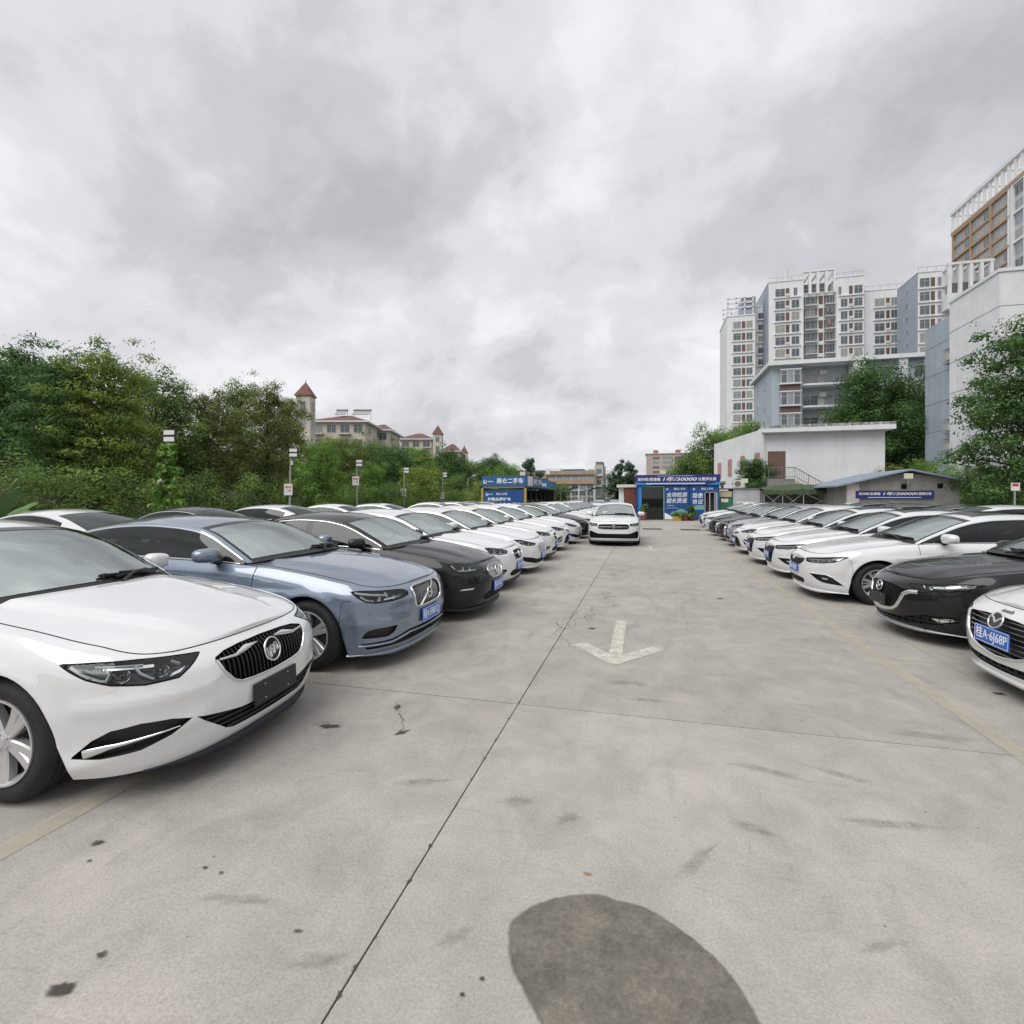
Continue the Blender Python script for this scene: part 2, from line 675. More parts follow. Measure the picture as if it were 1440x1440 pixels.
def feather(m, k=.5, sharp=2.2):
    """lets a ground material fade out by the feather attribute, broken up by noise"""
    t = m.node_tree
    N_, L_ = t.nodes.new, t.links.new
    b = t.nodes['Principled BSDF']
    a = N_('ShaderNodeAttribute')
    a.attribute_name = 'feather'
    tcn = N_('ShaderNodeTexCoord')
    n = N_('ShaderNodeTexNoise')
    n.inputs['Scale'].default_value = 30
    n.inputs['Detail'].default_value = 8
    n.inputs['Roughness'].default_value = .7
    L_(tcn.outputs['Object'], n.inputs['Vector'])
    q = N_('ShaderNodeMath')
    q.operation = 'MULTIPLY_ADD'
    q.inputs[1].default_value = k
    q.inputs[2].default_value = -k * .5
    L_(n.outputs['Fac'], q.inputs[0])
    w = N_('ShaderNodeMath')
    w.operation = 'MULTIPLY_ADD'
    w.use_clamp = True
    w.inputs[1].default_value = sharp
    L_(a.outputs['Fac'], w.inputs[0])
    L_(q.outputs[0], w.inputs[2])
    old = b.inputs['Alpha'].links
    if old:
        mu = N_('ShaderNodeMath')
        mu.operation = 'MULTIPLY'
        L_(old[0].from_socket, mu.inputs[0])
        L_(w.outputs[0], mu.inputs[1])
        L_(mu.outputs[0], b.inputs['Alpha'])
    else:
        L_(w.outputs[0], b.inputs['Alpha'])
    return m


feather(M['wetconcrete'], .7, 3.0)
feather(M['stain'], .6, 1.6)
M['scuff'] = feather(worn_mat('scuff', (.18, .174, .165), .34, 16.0, .38), .9, .75)


def flat(name, poly, m, z=.005):
    return gpart(name, MB().add([(p[0], p[1], z) for p in poly], [tuple(range(len(poly)))]), m)


def smooth_loop(pts, it=2):
    p = [Vector((a[0], a[1])) for a in pts]
    for _ in range(it):
        o = []
        for i in range(len(p)):
            a, b_ = p[i], p[(i + 1) % len(p)]
            o += [a * .75 + b_ * .25, a * .25 + b_ * .75]
        p = o
    return [(q.x, q.y) for q in p]


for xx, w_ in ((-2.95, .13), (2.38, .13)):
    flat('painted_line', [(xx - w_ / 2, -8), (xx + w_ / 2, -8), (xx + w_ / 2, 66 if xx < 0 else 39), (xx - w_ / 2, 66 if xx < 0 else 39)], M['linecream'], .0045)
for yy in (-3.4, -.6, 1.9, 6.15, 8.6, 11.3, 13.6, 16.0, 18.6, 21.2, 23.8, 26.6, 30.0):
    flat('painted_bay_line', [(2.45, yy - .05), (7.6, yy - .05), (7.6, yy + .05), (2.45, yy + .05)], M['baypaint'], .0045)
for yy in (1.9, 4.05, 6.25, 8.4, 10.5, 12.8, 15.3, 17.9, 20.6, 23.2, 25.8, 28.4, 31, 33.6, 36.2, 38.8, 41.4):
    flat('painted_bay_line', [(-7.6, yy - .05), (-3.02, yy - .05), (-3.02, yy + .05), (-7.6, yy + .05)], M['baypaint'], .0045)
# direction arrows that point towards the camera
for (x0, y0, k) in ((-.31, 5.28, 1.0), (.18, 16.9, .85)):
    a = [(.05 * k, -.02 * k), (.51 * k, .58 * k), (.39 * k, .71 * k), (.075 * k, .30 * k), (.07 * k, 1.85 * k), (-.07 * k, 1.85 * k), (-.065 * k, .30 * k), (-.35 * k, .68 * k), (-.47 * k, .55 * k), (-.05 * k, -.02 * k)]
    flat('painted_arrow', [(x0 + p[0], y0 + p[1]) for p in a], M['linewhite'], .0048)
# dried puddle in the foreground
wp = [(712, 1312), (716, 1296), (735, 1281), (760, 1268), (793, 1260), (822, 1257), (852, 1258), (862, 1266), (898, 1272), (930, 1288), (955, 1305), (985, 1328), (1005, 1345), (1030, 1372), (1048, 1398), (1062, 1425), (1078, 1455), (1085, 1520), (1000, 1600), (850, 1560), (775, 1470), (752, 1430), (728, 1385), (714, 1350)]
wq = []
for i_, p_ in enumerate(smooth_loop([ground_at(*p) for p in wp], 2)):
    wq.append((p_[0] + random.gauss(0, .0014), p_[1] + random.gauss(0, .0014)))
soft_flat('wet_patch', wq, M['wetconcrete'], .0045, .14)


def blotch(u, v, rx, ry, m, ang=0.0, nm='ground_stain', z=.0042, n=18, jit=.35):
    x, y = ground_at(u, v)
    pts = []
    for i in range(n):
        t = 2 * PI * i / n
        r = 1 + random.uniform(-jit, jit)
        a, b_ = rx * r * math.cos(t), ry * r * math.sin(t)
        pts.append((x + a * math.cos(ang) - b_ * math.sin(ang), y + a * math.sin(ang) + b_ * math.cos(ang)))
    soft_flat(nm, smooth_loop(pts, 1), m, z, .6)


for a in ((86, 1392, .05, .03, .2), (143, 1344, .02, .018, 0), (137, 1186, .03, .022, .3), (126, 1211, .012, .01, 0), (311, 1228, .012, .010, 0), (288, 1221, .016, .012, 0),
          (225, 889 + 126, .03, .03, 0), (462, 1022, .10, .035, .2), (566, 1030, .06, .03, .9), (558, 994, .035, .05, .2), (832, 884, .05, .05, 0), (782, 1361, .014, .010, .6),
          (678, 1377, .010, .010, 0), (833, 1312, .008, .008, 0), (1405, 976, .05, .04, 0), (1012, 842, .07, .06, 0), (650, 1400, .01, .01, 0), (420, 1310, .02, .008, .3)):
    blotch(a[0], a[1], a[2], a[3], M['stain'], a[4])
blotch(827, 1230, .02, .012, feather(worn_mat('rust_mark', (.32, .20, .09), .6, 20, .2)), 0)

def crack(pts_, w_=.012, m=None):
    p = [Vector(ground_at(*q)) for q in pts_]
    q = [p[0]]
    for i in range(len(p) - 1):
        for k in range(1, 7):
            t = p[i].lerp(p[i + 1], k / 6)
            d = (p[i + 1] - p[i])
            q.append(t + Vector((-d.y, d.x)) * random.uniform(-.10, .10))
    L_, R_ = [], []
    for i, c_ in enumerate(q):
        d = (q[min(i + 1, len(q) - 1)] - q[max(i - 1, 0)]).normalized()
        n = Vector((-d.y, d.x)) * w_ * random.uniform(.25, .8)
        L_.append((c_ + n).to_tuple() + (.0044,))
        R_.append((c_ - n).to_tuple() + (.0044,))
    k = len(q)
    gpart('crack', MB().add(L_ + R_, [(i, i + 1, k + i + 1, k + i) for i in range(k - 1)]), M['crackdirt'])


for c_ in ([(806, 848), (830, 836), (848, 842), (866, 838)], [(826, 850), (836, 862), (812, 872), (800, 884)], [(838, 838), (852, 832), (858, 848)], [(780, 892), (796, 900), (808, 914)],
           [(818, 858), (800, 866), (790, 880), (778, 896)], [(842, 846), (862, 852), (870, 850)], [(820, 862), (826, 872)], [(784, 874), (790, 888), (802, 878)],
           [(556, 988), (562, 1004), (570, 1022), (560, 1030)], [(440, 1019), (458, 1016), (476, 1023)]):
    crack(c_, .007)
# scuffs of turning tyres, strongest where cars swing into the bays
rs_ = random.Random(5)
for (u_, v_, rx_, ry_, an_) in ((1075, 1083, .22, .06, -.2), (912, 985, .18, .05, .1), (880, 960, .24, .08, .05), (730, 1128, .14, .05, .3), (448, 1352, .12, .04, .5),
                              (1060, 1165, .16, .05, -.5), (800, 1150, .10, .06, .8), (1250, 1160, .24, .05, .1), (1300, 1035, .3, .08, .1), (345, 1265, .2, .03, .2),
                              (980, 1210, .18, .04, .9), (1180, 1090, .25, .05, -.4), (1240, 1330, .12, .03, .4), (640, 1320, .10, .04, .9), (590, 1100, .2, .04, .4)):
    blotch(u_, v_, rx_, ry_, M['scuff'], an_, 'tyre_scuff', .0038, 16, .45)
# chipped edges along the long joint
for k in range(46):
    yy = 1.2 + 22 * (k / 46) ** 1.6 + rs_.uniform(-.1, .1)
    pts = [(-1.0 + rs_.choice((-1, 1)) * .005 + rs_.uniform(.003, .010) * math.cos(t), yy + rs_.uniform(.006, .03) * math.sin(t)) for t in np.linspace(0, 2 * PI, 10)[:-1]]
    soft_flat('joint_chip', pts, M['stain'], .0036, .5)
# drain covers in the lane
for (u_, v_) in ((917, 744), (971, 745)):
    x_, y_ = ground_at(u_, v_)
    gpart('drain_cover', MB().box((x_ - .5, y_ - .5, .003), (x_ + .5, y_ + .5, .012)), mat('cast_iron', (.07, .068, .062), .6, .4))

# rising bank on the left, earth under the trees
_b = MB()
nx, ny = 26, 40
prof = pchip([(-25.2, 0.0), (-27.5, .35), (-32, 1.2), (-38, 3.2), (-46, 6.0), (-60, 8.5), (-90, 10.5), (-140, 11.5)])
gx = np.array([-25.2 - 115 * (i / (nx - 1)) ** 1.7 for i in range(nx)])
gy = np.linspace(-30, 260, ny)
vv = []
for x_ in gx:
    for y_ in gy:
        z_ = float(prof(x_)) * (1 if y_ > 0 else 1)
        vv.append((x_, y_, z_ + (.25 * math.sin(x_ * .7 + y_ * .31) + .2 * math.sin(y_ * .83)) * min(1, (-25.2 - x_) / 4)))
bank = link('hill', me_from('hill', vv, [(i * ny + j + 1, i * ny + j, (i + 1) * ny + j, (i + 1) * ny + j + 1)[::-1] for i in range(nx - 1) for j in range(ny - 1)], M['earth'], True))
tag(bank, 'earth bank rising behind the left rows of cars', kind='structure')
# ================================================================== TREES AND PLANTS
def leaf_mat(name, c0, c1, c2):
    m, t, b = principled(name)
    N_, L_ = t.nodes.new, t.links.new
    geo = N_('ShaderNodeNewGeometry')
    r = N_('ShaderNodeValToRGB')
    e = r.color_ramp.elements
    e.new(.5)
    for el, (p, c) in zip(e, ((0.0, c0), (.55, c1), (1.0, c2))):
        el.position = p
        el.color = (*c, 1)
    tcn = N_('ShaderNodeTexCoord')
    n = N_('ShaderNodeTexNoise')
    n.inputs['Scale'].default_value = .55
    n.inputs['Detail'].default_value = 3
    L_(tcn.outputs['Object'], n.inputs['Vector'])
    mx_ = N_('ShaderNodeMath')
    mx_.operation = 'MULTIPLY_ADD'
    mx_.inputs[1].default_value = .34
    L_(geo.outputs['Random Per Island'], mx_.inputs[0])
    mr = N_('ShaderNodeMapRange')
    mr.inputs['From Min'].default_value = .35
    mr.inputs['From Max'].default_value = .68
    mr.inputs['To Min'].default_value = .0
    mr.inputs['To Max'].default_value = .66
    L_(n.outputs['Fac'], mr.inputs[0])
    L_(mr.outputs[0], mx_.inputs[2])
    L_(mx_.outputs[0], r.inputs[0])
    L_(r.outputs[0], b.inputs['Base Color'])
    b.inputs['Roughness'].default_value = .55
    b.inputs['Specular IOR Level'].default_value = .3
    # light that comes through the leaf
    o = t.nodes['Material Output']
    tl = N_('ShaderNodeBsdfTranslucent')
    L_(r.outputs[0], tl.inputs[0])
    ms = N_('ShaderNodeMixShader')
    ms.inputs[0].default_value = .36
    L_(b.outputs[0], ms.inputs[1])
    L_(tl.outputs[0], ms.inputs[2])
    L_(ms.outputs[0], o.inputs[0])
    return m


LM = {
    'mid': leaf_mat('leaf_mid_green', (0.078, 0.143, 0.042), (0.163, 0.264, 0.069), (0.295, 0.419, 0.105)),
    'dark': leaf_mat('leaf_dark_green', (0.053, 0.115, 0.039), (0.096, 0.189, 0.057), (0.183, 0.302, 0.084)),
    'yellow': leaf_mat('leaf_yellow_green', (0.116, 0.178, 0.042), (0.240, 0.333, 0.068), (0.403, 0.488, 0.112)),
    'olive': leaf_mat('leaf_olive_brown', (0.112, 0.136, 0.048), (0.194, 0.232, 0.069), (0.302, 0.357, 0.108)),
    'bright': leaf_mat('leaf_bright_green', (0.096, 0.194, 0.042), (0.186, 0.333, 0.066), (0.333, 0.496, 0.105)),
    'blue': leaf_mat('leaf_blue_green', (0.053, 0.102, 0.060), (0.093, 0.158, 0.090), (0.163, 0.240, 0.123)),
}
M['bark'] = mat('bark', (.075, .058, .042), .9, var=.4, scale=5, bump=.5, bscale=14)


def leaves(centres, rad, n, size, rng, flat_=.75, droop=.2, aspect=.42):
    """n leaf-shaped faces scattered through clumps; returns verts, faces"""
    c = np.asarray(centres)
    rad = np.broadcast_to(np.asarray(rad, float), (len(c),))
    w = rad ** 2
    k = rng.choice(len(c), n, p=w / w.sum())
    d = rng.normal(size=(n, 3))
    d /= np.linalg.norm(d, axis=1, keepdims=True)
    q = rng.uniform(0, 1, n) ** .45
    off = d * (q * rad[k])[:, None]
    off[:, 2] *= flat_
    p = c[k] + off
    nrm = d * 1.1 + rng.normal(size=(n, 3)) * .38 + np.array([0, 0, .62])
    nrm /= np.linalg.norm(nrm, axis=1, keepdims=True)
    a = np.cross(nrm, rng.normal(size=(n, 3)))
    a /= np.linalg.norm(a, axis=1, keepdims=True)
    a[:, 2] -= droop
    a /= np.linalg.norm(a, axis=1, keepdims=True)
    b = np.cross(nrm, a)
    s = size * rng.uniform(.6, 1.35, n)[:, None]
    V = np.stack([p - a * s * .5, p - b * s * aspect * .5 + nrm * s * .06, p + a * s * .5, p + b * s * aspect * .5 + nrm * s * .06], 1).reshape(-1, 3)
    sn = d + np.array([0, 0, .45]) + rng.normal(size=(n, 3)) * .28      # shading follows the roundness of the clump
    sn /= np.linalg.norm(sn, axis=1, keepdims=True)
    F = np.arange(4 * n).reshape(n, 4)
    return np.concatenate([V, np.repeat(sn, 4, 0)], 1), F


def quick_me(name, V, F, m):
    me = bpy.data.meshes.new(name)
    me.vertices.add(len(V))
    me.vertices.foreach_set('co', np.ascontiguousarray(V[:, :3], dtype=np.float32).ravel())
    me.loops.add(F.size)
    me.loops.foreach_set('vertex_index', F.astype(np.int32).ravel())
    me.polygons.add(len(F))
    me.polygons.foreach_set('loop_start', np.arange(0, F.size, F.shape[1], dtype=np.int32))
    me.polygons.foreach_set('loop_total', np.full(len(F), F.shape[1], dtype=np.int32))
    me.materials.append(m)
    me.update(calc_edges=True)
    if V.shape[1] == 6:
        me.polygons.foreach_set('use_smooth', np.ones(len(F), dtype=bool))
        at_ = me.attributes.new('custom_normal', 'FLOAT_VECTOR', 'POINT')
        at_.data.foreach_set('vector', np.ascontiguousarray(V[:, 3:], dtype=np.float32).ravel())
    return me


def tree_meshes(name, H, R, base, kind, n, size, lm, seed, lean=0.0):
    """trunk with limbs and a crown of leaf clumps at the limb ends"""
    rng = np.random.default_rng(seed)
    A = MB()
    top = H * .86
    bend = rng.normal(size=2) * .25
    tr = [(bend[0] * math.sin(t * 2.2) + lean * t, bend[1] * math.sin(t * 2.7), H * .86 * t) for t in np.linspace(0, 1, 8)]
    r0 = .05 + H * .016
    A.tube(tr, [r0 * (1 - .82 * t) for t in np.linspace(0, 1, 8)], 8)
    C, Rr = [], []
    nl = {'layer': 40, 'dome': 50, 'feather': 44, 'euca': 15, 'bush': 28}[kind]
    for i in range(nl):
        t = (i + .5) / nl
        ang = i * 2.39996 + rng.uniform(-.4, .4)
        if kind == 'layer':
            z = base + (H - base) * t
            ext = R * (1 - .75 * t ** 1.6) * rng.uniform(.55, 1.08)
            cr = R * rng.uniform(.22, .36)
        elif kind == 'dome':
            z = base + (H - base) * t ** .8
            ext = R * math.sqrt(max(0, 1 - ((z - base) / (H - base) * 1.12 - .22) ** 2)) * rng.uniform(.55, 1.0)
            cr = R * rng.uniform(.24, .36)
        elif kind == 'feather':
            z = base + (H - base) * t
            ext = R * (1 - .6 * abs(2 * t - .8) ** 1.8) * rng.uniform(.4, 1.1)
            cr = R * rng.uniform(.16, .27)
        elif kind == 'euca':
            z = base + (H - base) * t ** .9
            ext = R * rng.uniform(.1, .9) * (1.0 if t < .65 else .55)
            cr = R * rng.uniform(.22, .40)
        else:
            z = base + (H - base) * t
            ext = R * math.sqrt(max(0.05, 1 - (t - .25) ** 2 * 1.5)) * rng.uniform(.35, .95)
            cr = R * rng.uniform(.25, .4)
        zi = min(z * .78, top)
        k = zi / top
        bx_, by_ = bend[0] * math.sin(k * 2.2) + lean * k, bend[1] * math.sin(k * 2.7)
        e = np.array([bx_ + ext * math.cos(ang), by_ + ext * math.sin(ang), z])
        mid = np.array([bx_ + ext * .5 * math.cos(ang + .15), by_ + ext * .5 * math.sin(ang + .15), zi + (z - zi) * .62])
        A.tube([(bx_, by_, zi), tuple(mid), tuple(e)], [r0 * .36 * (1 - .6 * k), r0 * .22, .012], 5, False)
        C.append(e)
        Rr.append(cr)
        for q in range(3 if kind in ('layer', 'feather') else 2):
            f = rng.uniform(.45, .95)
            C.append(mid + (e - mid) * f + rng.normal(size=3) * cr * .75)
            Rr.append(cr * rng.uniform(.55, .95))
    if kind != 'euca':                                       # foliage round the stem
        for t in np.linspace(.0, .92, 9):
            z = base + (H - base) * t
            k = min(1, z / top)
            C.append(np.array([bend[0] * math.sin(k * 2.2) + lean * k, bend[1] * math.sin(k * 2.7), z]))
            Rr.append(R * (.58 - .34 * t))
    fl = {'layer': .5, 'dome': .75, 'feather': .8, 'euca': .9, 'bush': .8}[kind]
    V, F = leaves(C, Rr, n, size, rng, fl)
    if kind in ('feather', 'layer'):                       # thin twigs that stick out of the outline
        C2 = np.array(C) + rng.normal(size=(len(C), 3)) * R * .10
        C2[:, 2] += R * .03
        V2, F2 = leaves(C2, R * .13, n // 14, size * .9, rng, 1.1)
        F2 = F2 + len(V)
        V, F = np.concatenate([V, V2]), np.concatenate([F, F2])
    return A.me('trunk', M['bark'], True), quick_me('crown', V, F, LM[lm])


TREES = []


def put_tree(name, meshes, loc, rz, sc, label, group=None, cat='tree'):
    r = empty(name, loc, rz, label, cat, group)
    r.scale = sc if isinstance(sc, tuple) else (sc, sc, sc)
    link('trunk', meshes[0], r)
    link('crown', meshes[1], r)
    return r


def hillz(x, y):
    return float(prof(x)) if x < -25.2 else 0.0


def tree_px(name, u, D, vtop, R, base, kind, n, size, lm, seed, label, group=None, cat='tree', gz=None):
    n, R, base = int(n * 1.9), R * 1.15, base * .6
    size *= 1.12
    x, y = at(u, D)
    g = hillz(x, y) if gz is None else gz
    H = zat(vtop + 300 / D, D) - g
    ms = tree_meshes(name, H, R, base, kind, n, size, lm, seed)
    return put_tree(name, ms, (x, y, g), 0, 1.0, label, group, cat)


GL = 'trees on the bank behind the left rows'
# (u, distance, top row, radius, base of the crown, kind, leaves, leaf size, tone)
tree_px('tree', 22, 33, 495, 3.6, 2.0, 'layer', 15000, .20, 'dark', 1, 'tall dark layered tree at the far left edge of the bank', GL)
tree_px('tree', 92, 30, 500, 2.7, 2.0, 'layer', 11000, .18, 'dark', 2, 'dark green layered tree left of the yellow green one', GL)
tree_px('tree', 158, 31, 497, 2.7, 1.6, 'layer', 13000, .16, 'yellow', 3, 'yellow green tree with a pointed top on the left bank', GL)
tree_px('tree', 222, 37, 522, 2.9, 1.6, 'dome', 13000, .17, 'mid', 4, 'mid green bushy tree behind the vine covered lamp post', GL)
tree_px('tree', 296, 40, 549, 2.8, 1.4, 'feather', 12000, .16, 'olive', 5, 'olive green feathery tree between the first two lamp posts', GL)
tree_px('tree', 368, 43, 536, 3.1, 1.4, 'feather', 14000, .16, 'olive', 6, 'tallest olive tree with thin twigs left of the big turret', GL)
tree_px('tree', 335, 50, 540, 3.2, 1.6, 'feather', 10000, .18, 'mid', 7, 'green feathery tree behind the two olive trees', GL)
tree_px('tree', 412, 52, 556, 2.4, 1.6, 'feather', 9000, .17, 'olive', 8, 'thin olive tree in front of the big turret', GL)
tree_px('bush', 452, 41, 620, 2.0, .4, 'bush', 9000, .15, 'bright', 9, 'bright green bushy shrub right of the second lamp post', GL, 'bush')
tree_px('bush', 528, 54, 652, 1.9, .4, 'bush', 7000, .16, 'bright', 10, 'bright green rounded shrub right of the third lamp post', GL, 'bush')
tree_px('tree', 470, 60, 618, 3.2, 1.0, 'dome', 9000, .20, 'olive', 11, 'brownish tree below the first villa', GL)
tree_px('tree', 505, 66, 620, 3.4, 1.0, 'dome', 9000, .22, 'mid', 12, 'mid green tree below the first villa corner', GL)
tree_px('tree', 548, 74, 630, 3.6, 1.0, 'dome', 9000, .23, 'dark', 13, 'dark green tree right of the third lamp post top', GL)
tree_px('bush', 588, 66, 655, 2.8, .4, 'bush', 8000, .18, 'yellow', 14, 'yellow green shrub around the fourth lamp post', GL, 'bush')
tree_px('tree', 592, 88, 632, 3.6, 1.0, 'layer', 8000, .24, 'bright', 15, 'light green tree below the second villa', GL)
tree_px('tree', 628, 98, 634, 3.6, 1.0, 'dome', 8000, .25, 'dark', 16, 'dark tree below the small turret', GL)
tree_px('bush', 640, 82, 668, 2.6, .3, 'bush', 6000, .2, 'mid', 17, 'low green shrub by the fifth lamp post', GL, 'bush')
tree_px('tree', 662, 104, 648, 3.8, 1.0, 'dome', 8000, .25, 'mid', 18, 'green tree behind the sixth lamp post', GL)
tree_px('tree', 694, 112, 644, 3.4, 1.0, 'dome', 8000, .26, 'dark', 19, 'rounded dark tree standing above the blue stall sign', GL, gz=4.5)
tree_px('tree', 712, 92, 656, 3.4, .8, 'bush', 8000, .23, 'bright', 20, 'light green tree right behind the blue stall sign', GL, gz=2)
tree_px('bush', 680, 70, 676, 2.4, .3, 'bush', 6000, .18, 'yellow', 21, 'yellowish shrub left of the blue stall', GL, 'bush')
tree_px('tree', 750, 88, 642, 1.9, 2.5, 'euca', 4200, .24, 'blue', 22, 'slender tall tree with a tufted top in front of the orange banded block', gz=0)
tree_px('bush', 785, 72, 681, 1.8, .3, 'bush', 4500, .2, 'mid', 23, 'green shrub at the end of the left row of stalls', None, 'bush', gz=0)
tree_px('tree', 868, 95, 650, 1.8, 2.0, 'euca', 4800, .24, 'blue', 24, 'left of two tall loose trees behind the lane', 'tall trees behind the lane', gz=0)
tree_px('tree', 886, 99, 648, 2.1, 2.0, 'euca', 5600, .24, 'blue', 25, 'right and larger of two tall loose trees behind the lane', 'tall trees behind the lane', gz=0)
tree_px('tree', 872, 108, 668, 3.0, 1.0, 'dome', 5500, .28, 'blue', 26, 'low dark tree under the two tall loose trees', gz=0)
# right side
tree_px('tree', 972, 72, 638, 3.6, .8, 'dome', 12000, .24, 'mid', 27, 'green tree above the left half of the shop banner', 'trees behind the shop', gz=0)
tree_px('tree', 1012, 70, 612, 4.2, 1.2, 'dome', 18000, .24, 'mid', 28, 'tall green tree behind the shop beside the white hall', 'trees behind the shop', gz=0)
tree_px('tree', 1048, 82, 596, 4.2, 1.2, 'dome', 14000, .26, 'bright', 29, 'light green tree showing over the white hall roof', 'trees behind the shop', gz=0)
tree_px('tree', 1228, 64, 522, 5.6, 2.2, 'dome', 26000, .28, 'dark', 30, 'big dark domed tree between the white hall and the tall white block', gz=0)
tree_px('tree', 1276, 66, 545, 4.2, 1.0, 'dome', 16000, .30, 'dark', 31, 'dark tree right beside the big domed tree', gz=0)
tree_px('tree', 1452, 28, 436, 3.3, 2.8, 'layer', 19000, .19, 'dark', 32, 'large leafy tree in front of the tall white block at the right edge', gz=0)
tree_px('bush', 1066, 46.3, 644, 1.75, .4, 'bush', 12000, .15, 'dark', 33, 'round dark shrub in front of the white hall', None, 'bush', gz=1.8)
# ================================================================== BUILDINGS
M['wwhite'] = mat('render_white', (.74, .755, .775), .85, var=.10, scale=.5, bump=.1, bscale=8, detail=8, streak=.05)
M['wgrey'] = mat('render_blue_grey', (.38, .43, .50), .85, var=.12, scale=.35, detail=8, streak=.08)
M['wlow'] = mat('render_pale_blue', (.44, .50, .57), .85, var=.10, scale=.4, detail=8, streak=.08)
M['wapart'] = mat('render_apartment', (.79, .80, .81), .85, var=.08, scale=.3, detail=8, streak=.05)
M['wcream'] = mat('render_cream', (.60, .56, .47), .85, var=.15, scale=.5, detail=8)
M['redbrown'] = mat('red_brown_panel', (.150, .092, .080), .7, var=.18, scale=2)
M['pinkbrown'] = mat('faded_shutter', (.40, .25, .21), .75, var=.18, scale=2)
M['roofred'] = mat('roof_tile_red', (.165, .072, .058), .75, var=.3, scale=1.5, bump=.4, bscale=12)
M['orange'] = mat('orange_band', (.42, .31, .215), .8, var=.12, scale=1)
M['brownwall'] = mat('brown_tower', (.48, .41, .36), .85, var=.12, scale=.3)
M['frameal'] = mat('window_frame', (.52, .53, .54), .5, .2)
M['pane'] = mat('window_pane', (.10, .12, .135), .08, spec=.8)
M['panecurtain'] = mat('window_pane_curtain', (.34, .34, .31), .25, spec=.6, var=.25, scale=4)
M['panelight'] = mat('window_pane_pale', (.26, .30, .33), .12, spec=.8)
M['recess'] = mat('balcony_shade', (.16, .16, .155), .8)  # flat grey with the balcony shade in it; plain dark grey on other parts
M['greyrail'] = mat('rail_grey', (.20, .21, .22), .5, .4)
M['beige'] = mat('step_beige', (.50, .40, .27), .85, var=.15, scale=3)
M['conc2'] = mat('old_concrete', (.25, .245, .23), .9, var=.3, scale=1.2, bump=.3, bscale=9, detail=9)
M['mould'] = worn_mat('mould_stain', (.05, .055, .04), .45, 5.0, .2)
M['sheetroof'] = mat('roof_sheet_blue_grey', (.24, .30, .36), .6, .1, var=.15, scale=1)
M['tent'] = mat('tent_green', (.055, .085, .042), .8, var=.25, scale=2, bump=.3, bscale=5)
M['steel'] = mat('steel_grey', (.42, .43, .44), .45, .5)
M['contgrey'] = mat('container_grey', (.44, .46, .48), .7, var=.12, scale=1.5)
M['greenbox'] = mat('green_sheet', (.03, .14, .08), .6)
M['ac'] = mat('ac_white', (.62, .62, .60), .6)
M['yframe'] = mat('frame_ochre', (.42, .28, .06), .6)
M['signblue'] = mat('sign_blue', (.024, .10, .25), .5, var=.06, scale=2)
M['signdeep'] = mat('sign_deep_blue', (.007, .062, .22), .5, var=.06, scale=2)
M['bannerblue'] = mat('banner_blue', (.018, .022, .15), .55, var=.2, scale=1.0)
M['bannersky'] = mat('banner_light_blue', (.02, .22, .55), .55)
M['letter'] = mat('letter_white', (.80, .82, .86), .6)
M['letterpale'] = mat('letter_pale', (.45, .58, .72), .6)
M['letterred'] = mat('letter_red', (.45, .05, .06), .6)
M['letterdark'] = mat('letter_dark', (.05, .05, .06), .6)
M['signwhite'] = mat('sign_white', (.68, .66, .66), .6)
M['greenroof'] = mat('awning_green', (.10, .22, .18), .7)
M['darkin'] = mat('dark_interior', (.05, .05, .05), .8)
M['teal'] = mat('shop_teal', (.15, .36, .34), .5)
M['brick'] = mat('brick_red_brown', (.17, .06, .04), .85, var=.3, scale=6)
M['pot'] = mat('pot_red', (.20, .06, .055), .5)
M['ochre'] = mat('box_ochre', (.40, .25, .06), .7)
M['flood'] = mat('floodlight_glass', (.62, .62, .42), .3)
M['floodw'] = mat('floodlight_white', (.70, .72, .70), .3)
M['galv'] = mat('galvanised', (.38, .40, .40), .5, .5, var=.15, scale=3)

_win = {}
wr = random.Random(21)


def window(parent, pos, ang, w, h, style='two', pm='pane', fm='frameal', name='window'):
    """framed window: frame with mullions, its pane a child; local x to the viewer's right, y into the wall"""
    key = (round(w, 2), round(h, 2), style, pm, fm)
    if key not in _win:
        t = .07
        A = MB()
        A.box((-w / 2, -.06, -h / 2), (w / 2, .02, -h / 2 + t))
        A.box((-w / 2, -.06, h / 2 - t), (w / 2, .02, h / 2))
        A.box((-w / 2, -.06, -h / 2 + t), (-w / 2 + t, .02, h / 2 - t))
        A.box((w / 2 - t, -.06, -h / 2 + t), (w / 2, .02, h / 2 - t))
        if style in ('two', 'four'):
            A.box((-.035, -.05, -h / 2 + t), (.035, .02, h / 2 - t))
        if style in ('four', 'top'):
            A.box((-w / 2 + t, -.052, h * .18), (w / 2 - t, .02, h * .18 + .05))
        a = A.me('window', M[fm])
        b = MB().box((-w / 2 + t * .5, -.02, -h / 2 + t * .5), (w / 2 - t * .5, -.012, h / 2 - t * .5)).me('pane', M[pm])
        _win[key] = (a, b)
    a, b = _win[key]
    if pm == 'pane' and w > .9 and wr.random() < .22:        # curtains behind some of the panes
        key2 = key[:3] + ('panecurtain', fm)
        if key2 not in _win:
            b2 = b.copy()
            b2.materials[0] = M['panecurtain']
            _win[key2] = (a, b2)
        b = _win[key2][1]
    o = link(name, a, parent, pos, (0, 0, ang))
    link('pane', b, o)
    return o


def dirs(ang):
    return Vector((math.cos(ang), math.sin(ang), 0)), Vector((-math.sin(ang), math.cos(ang), 0))


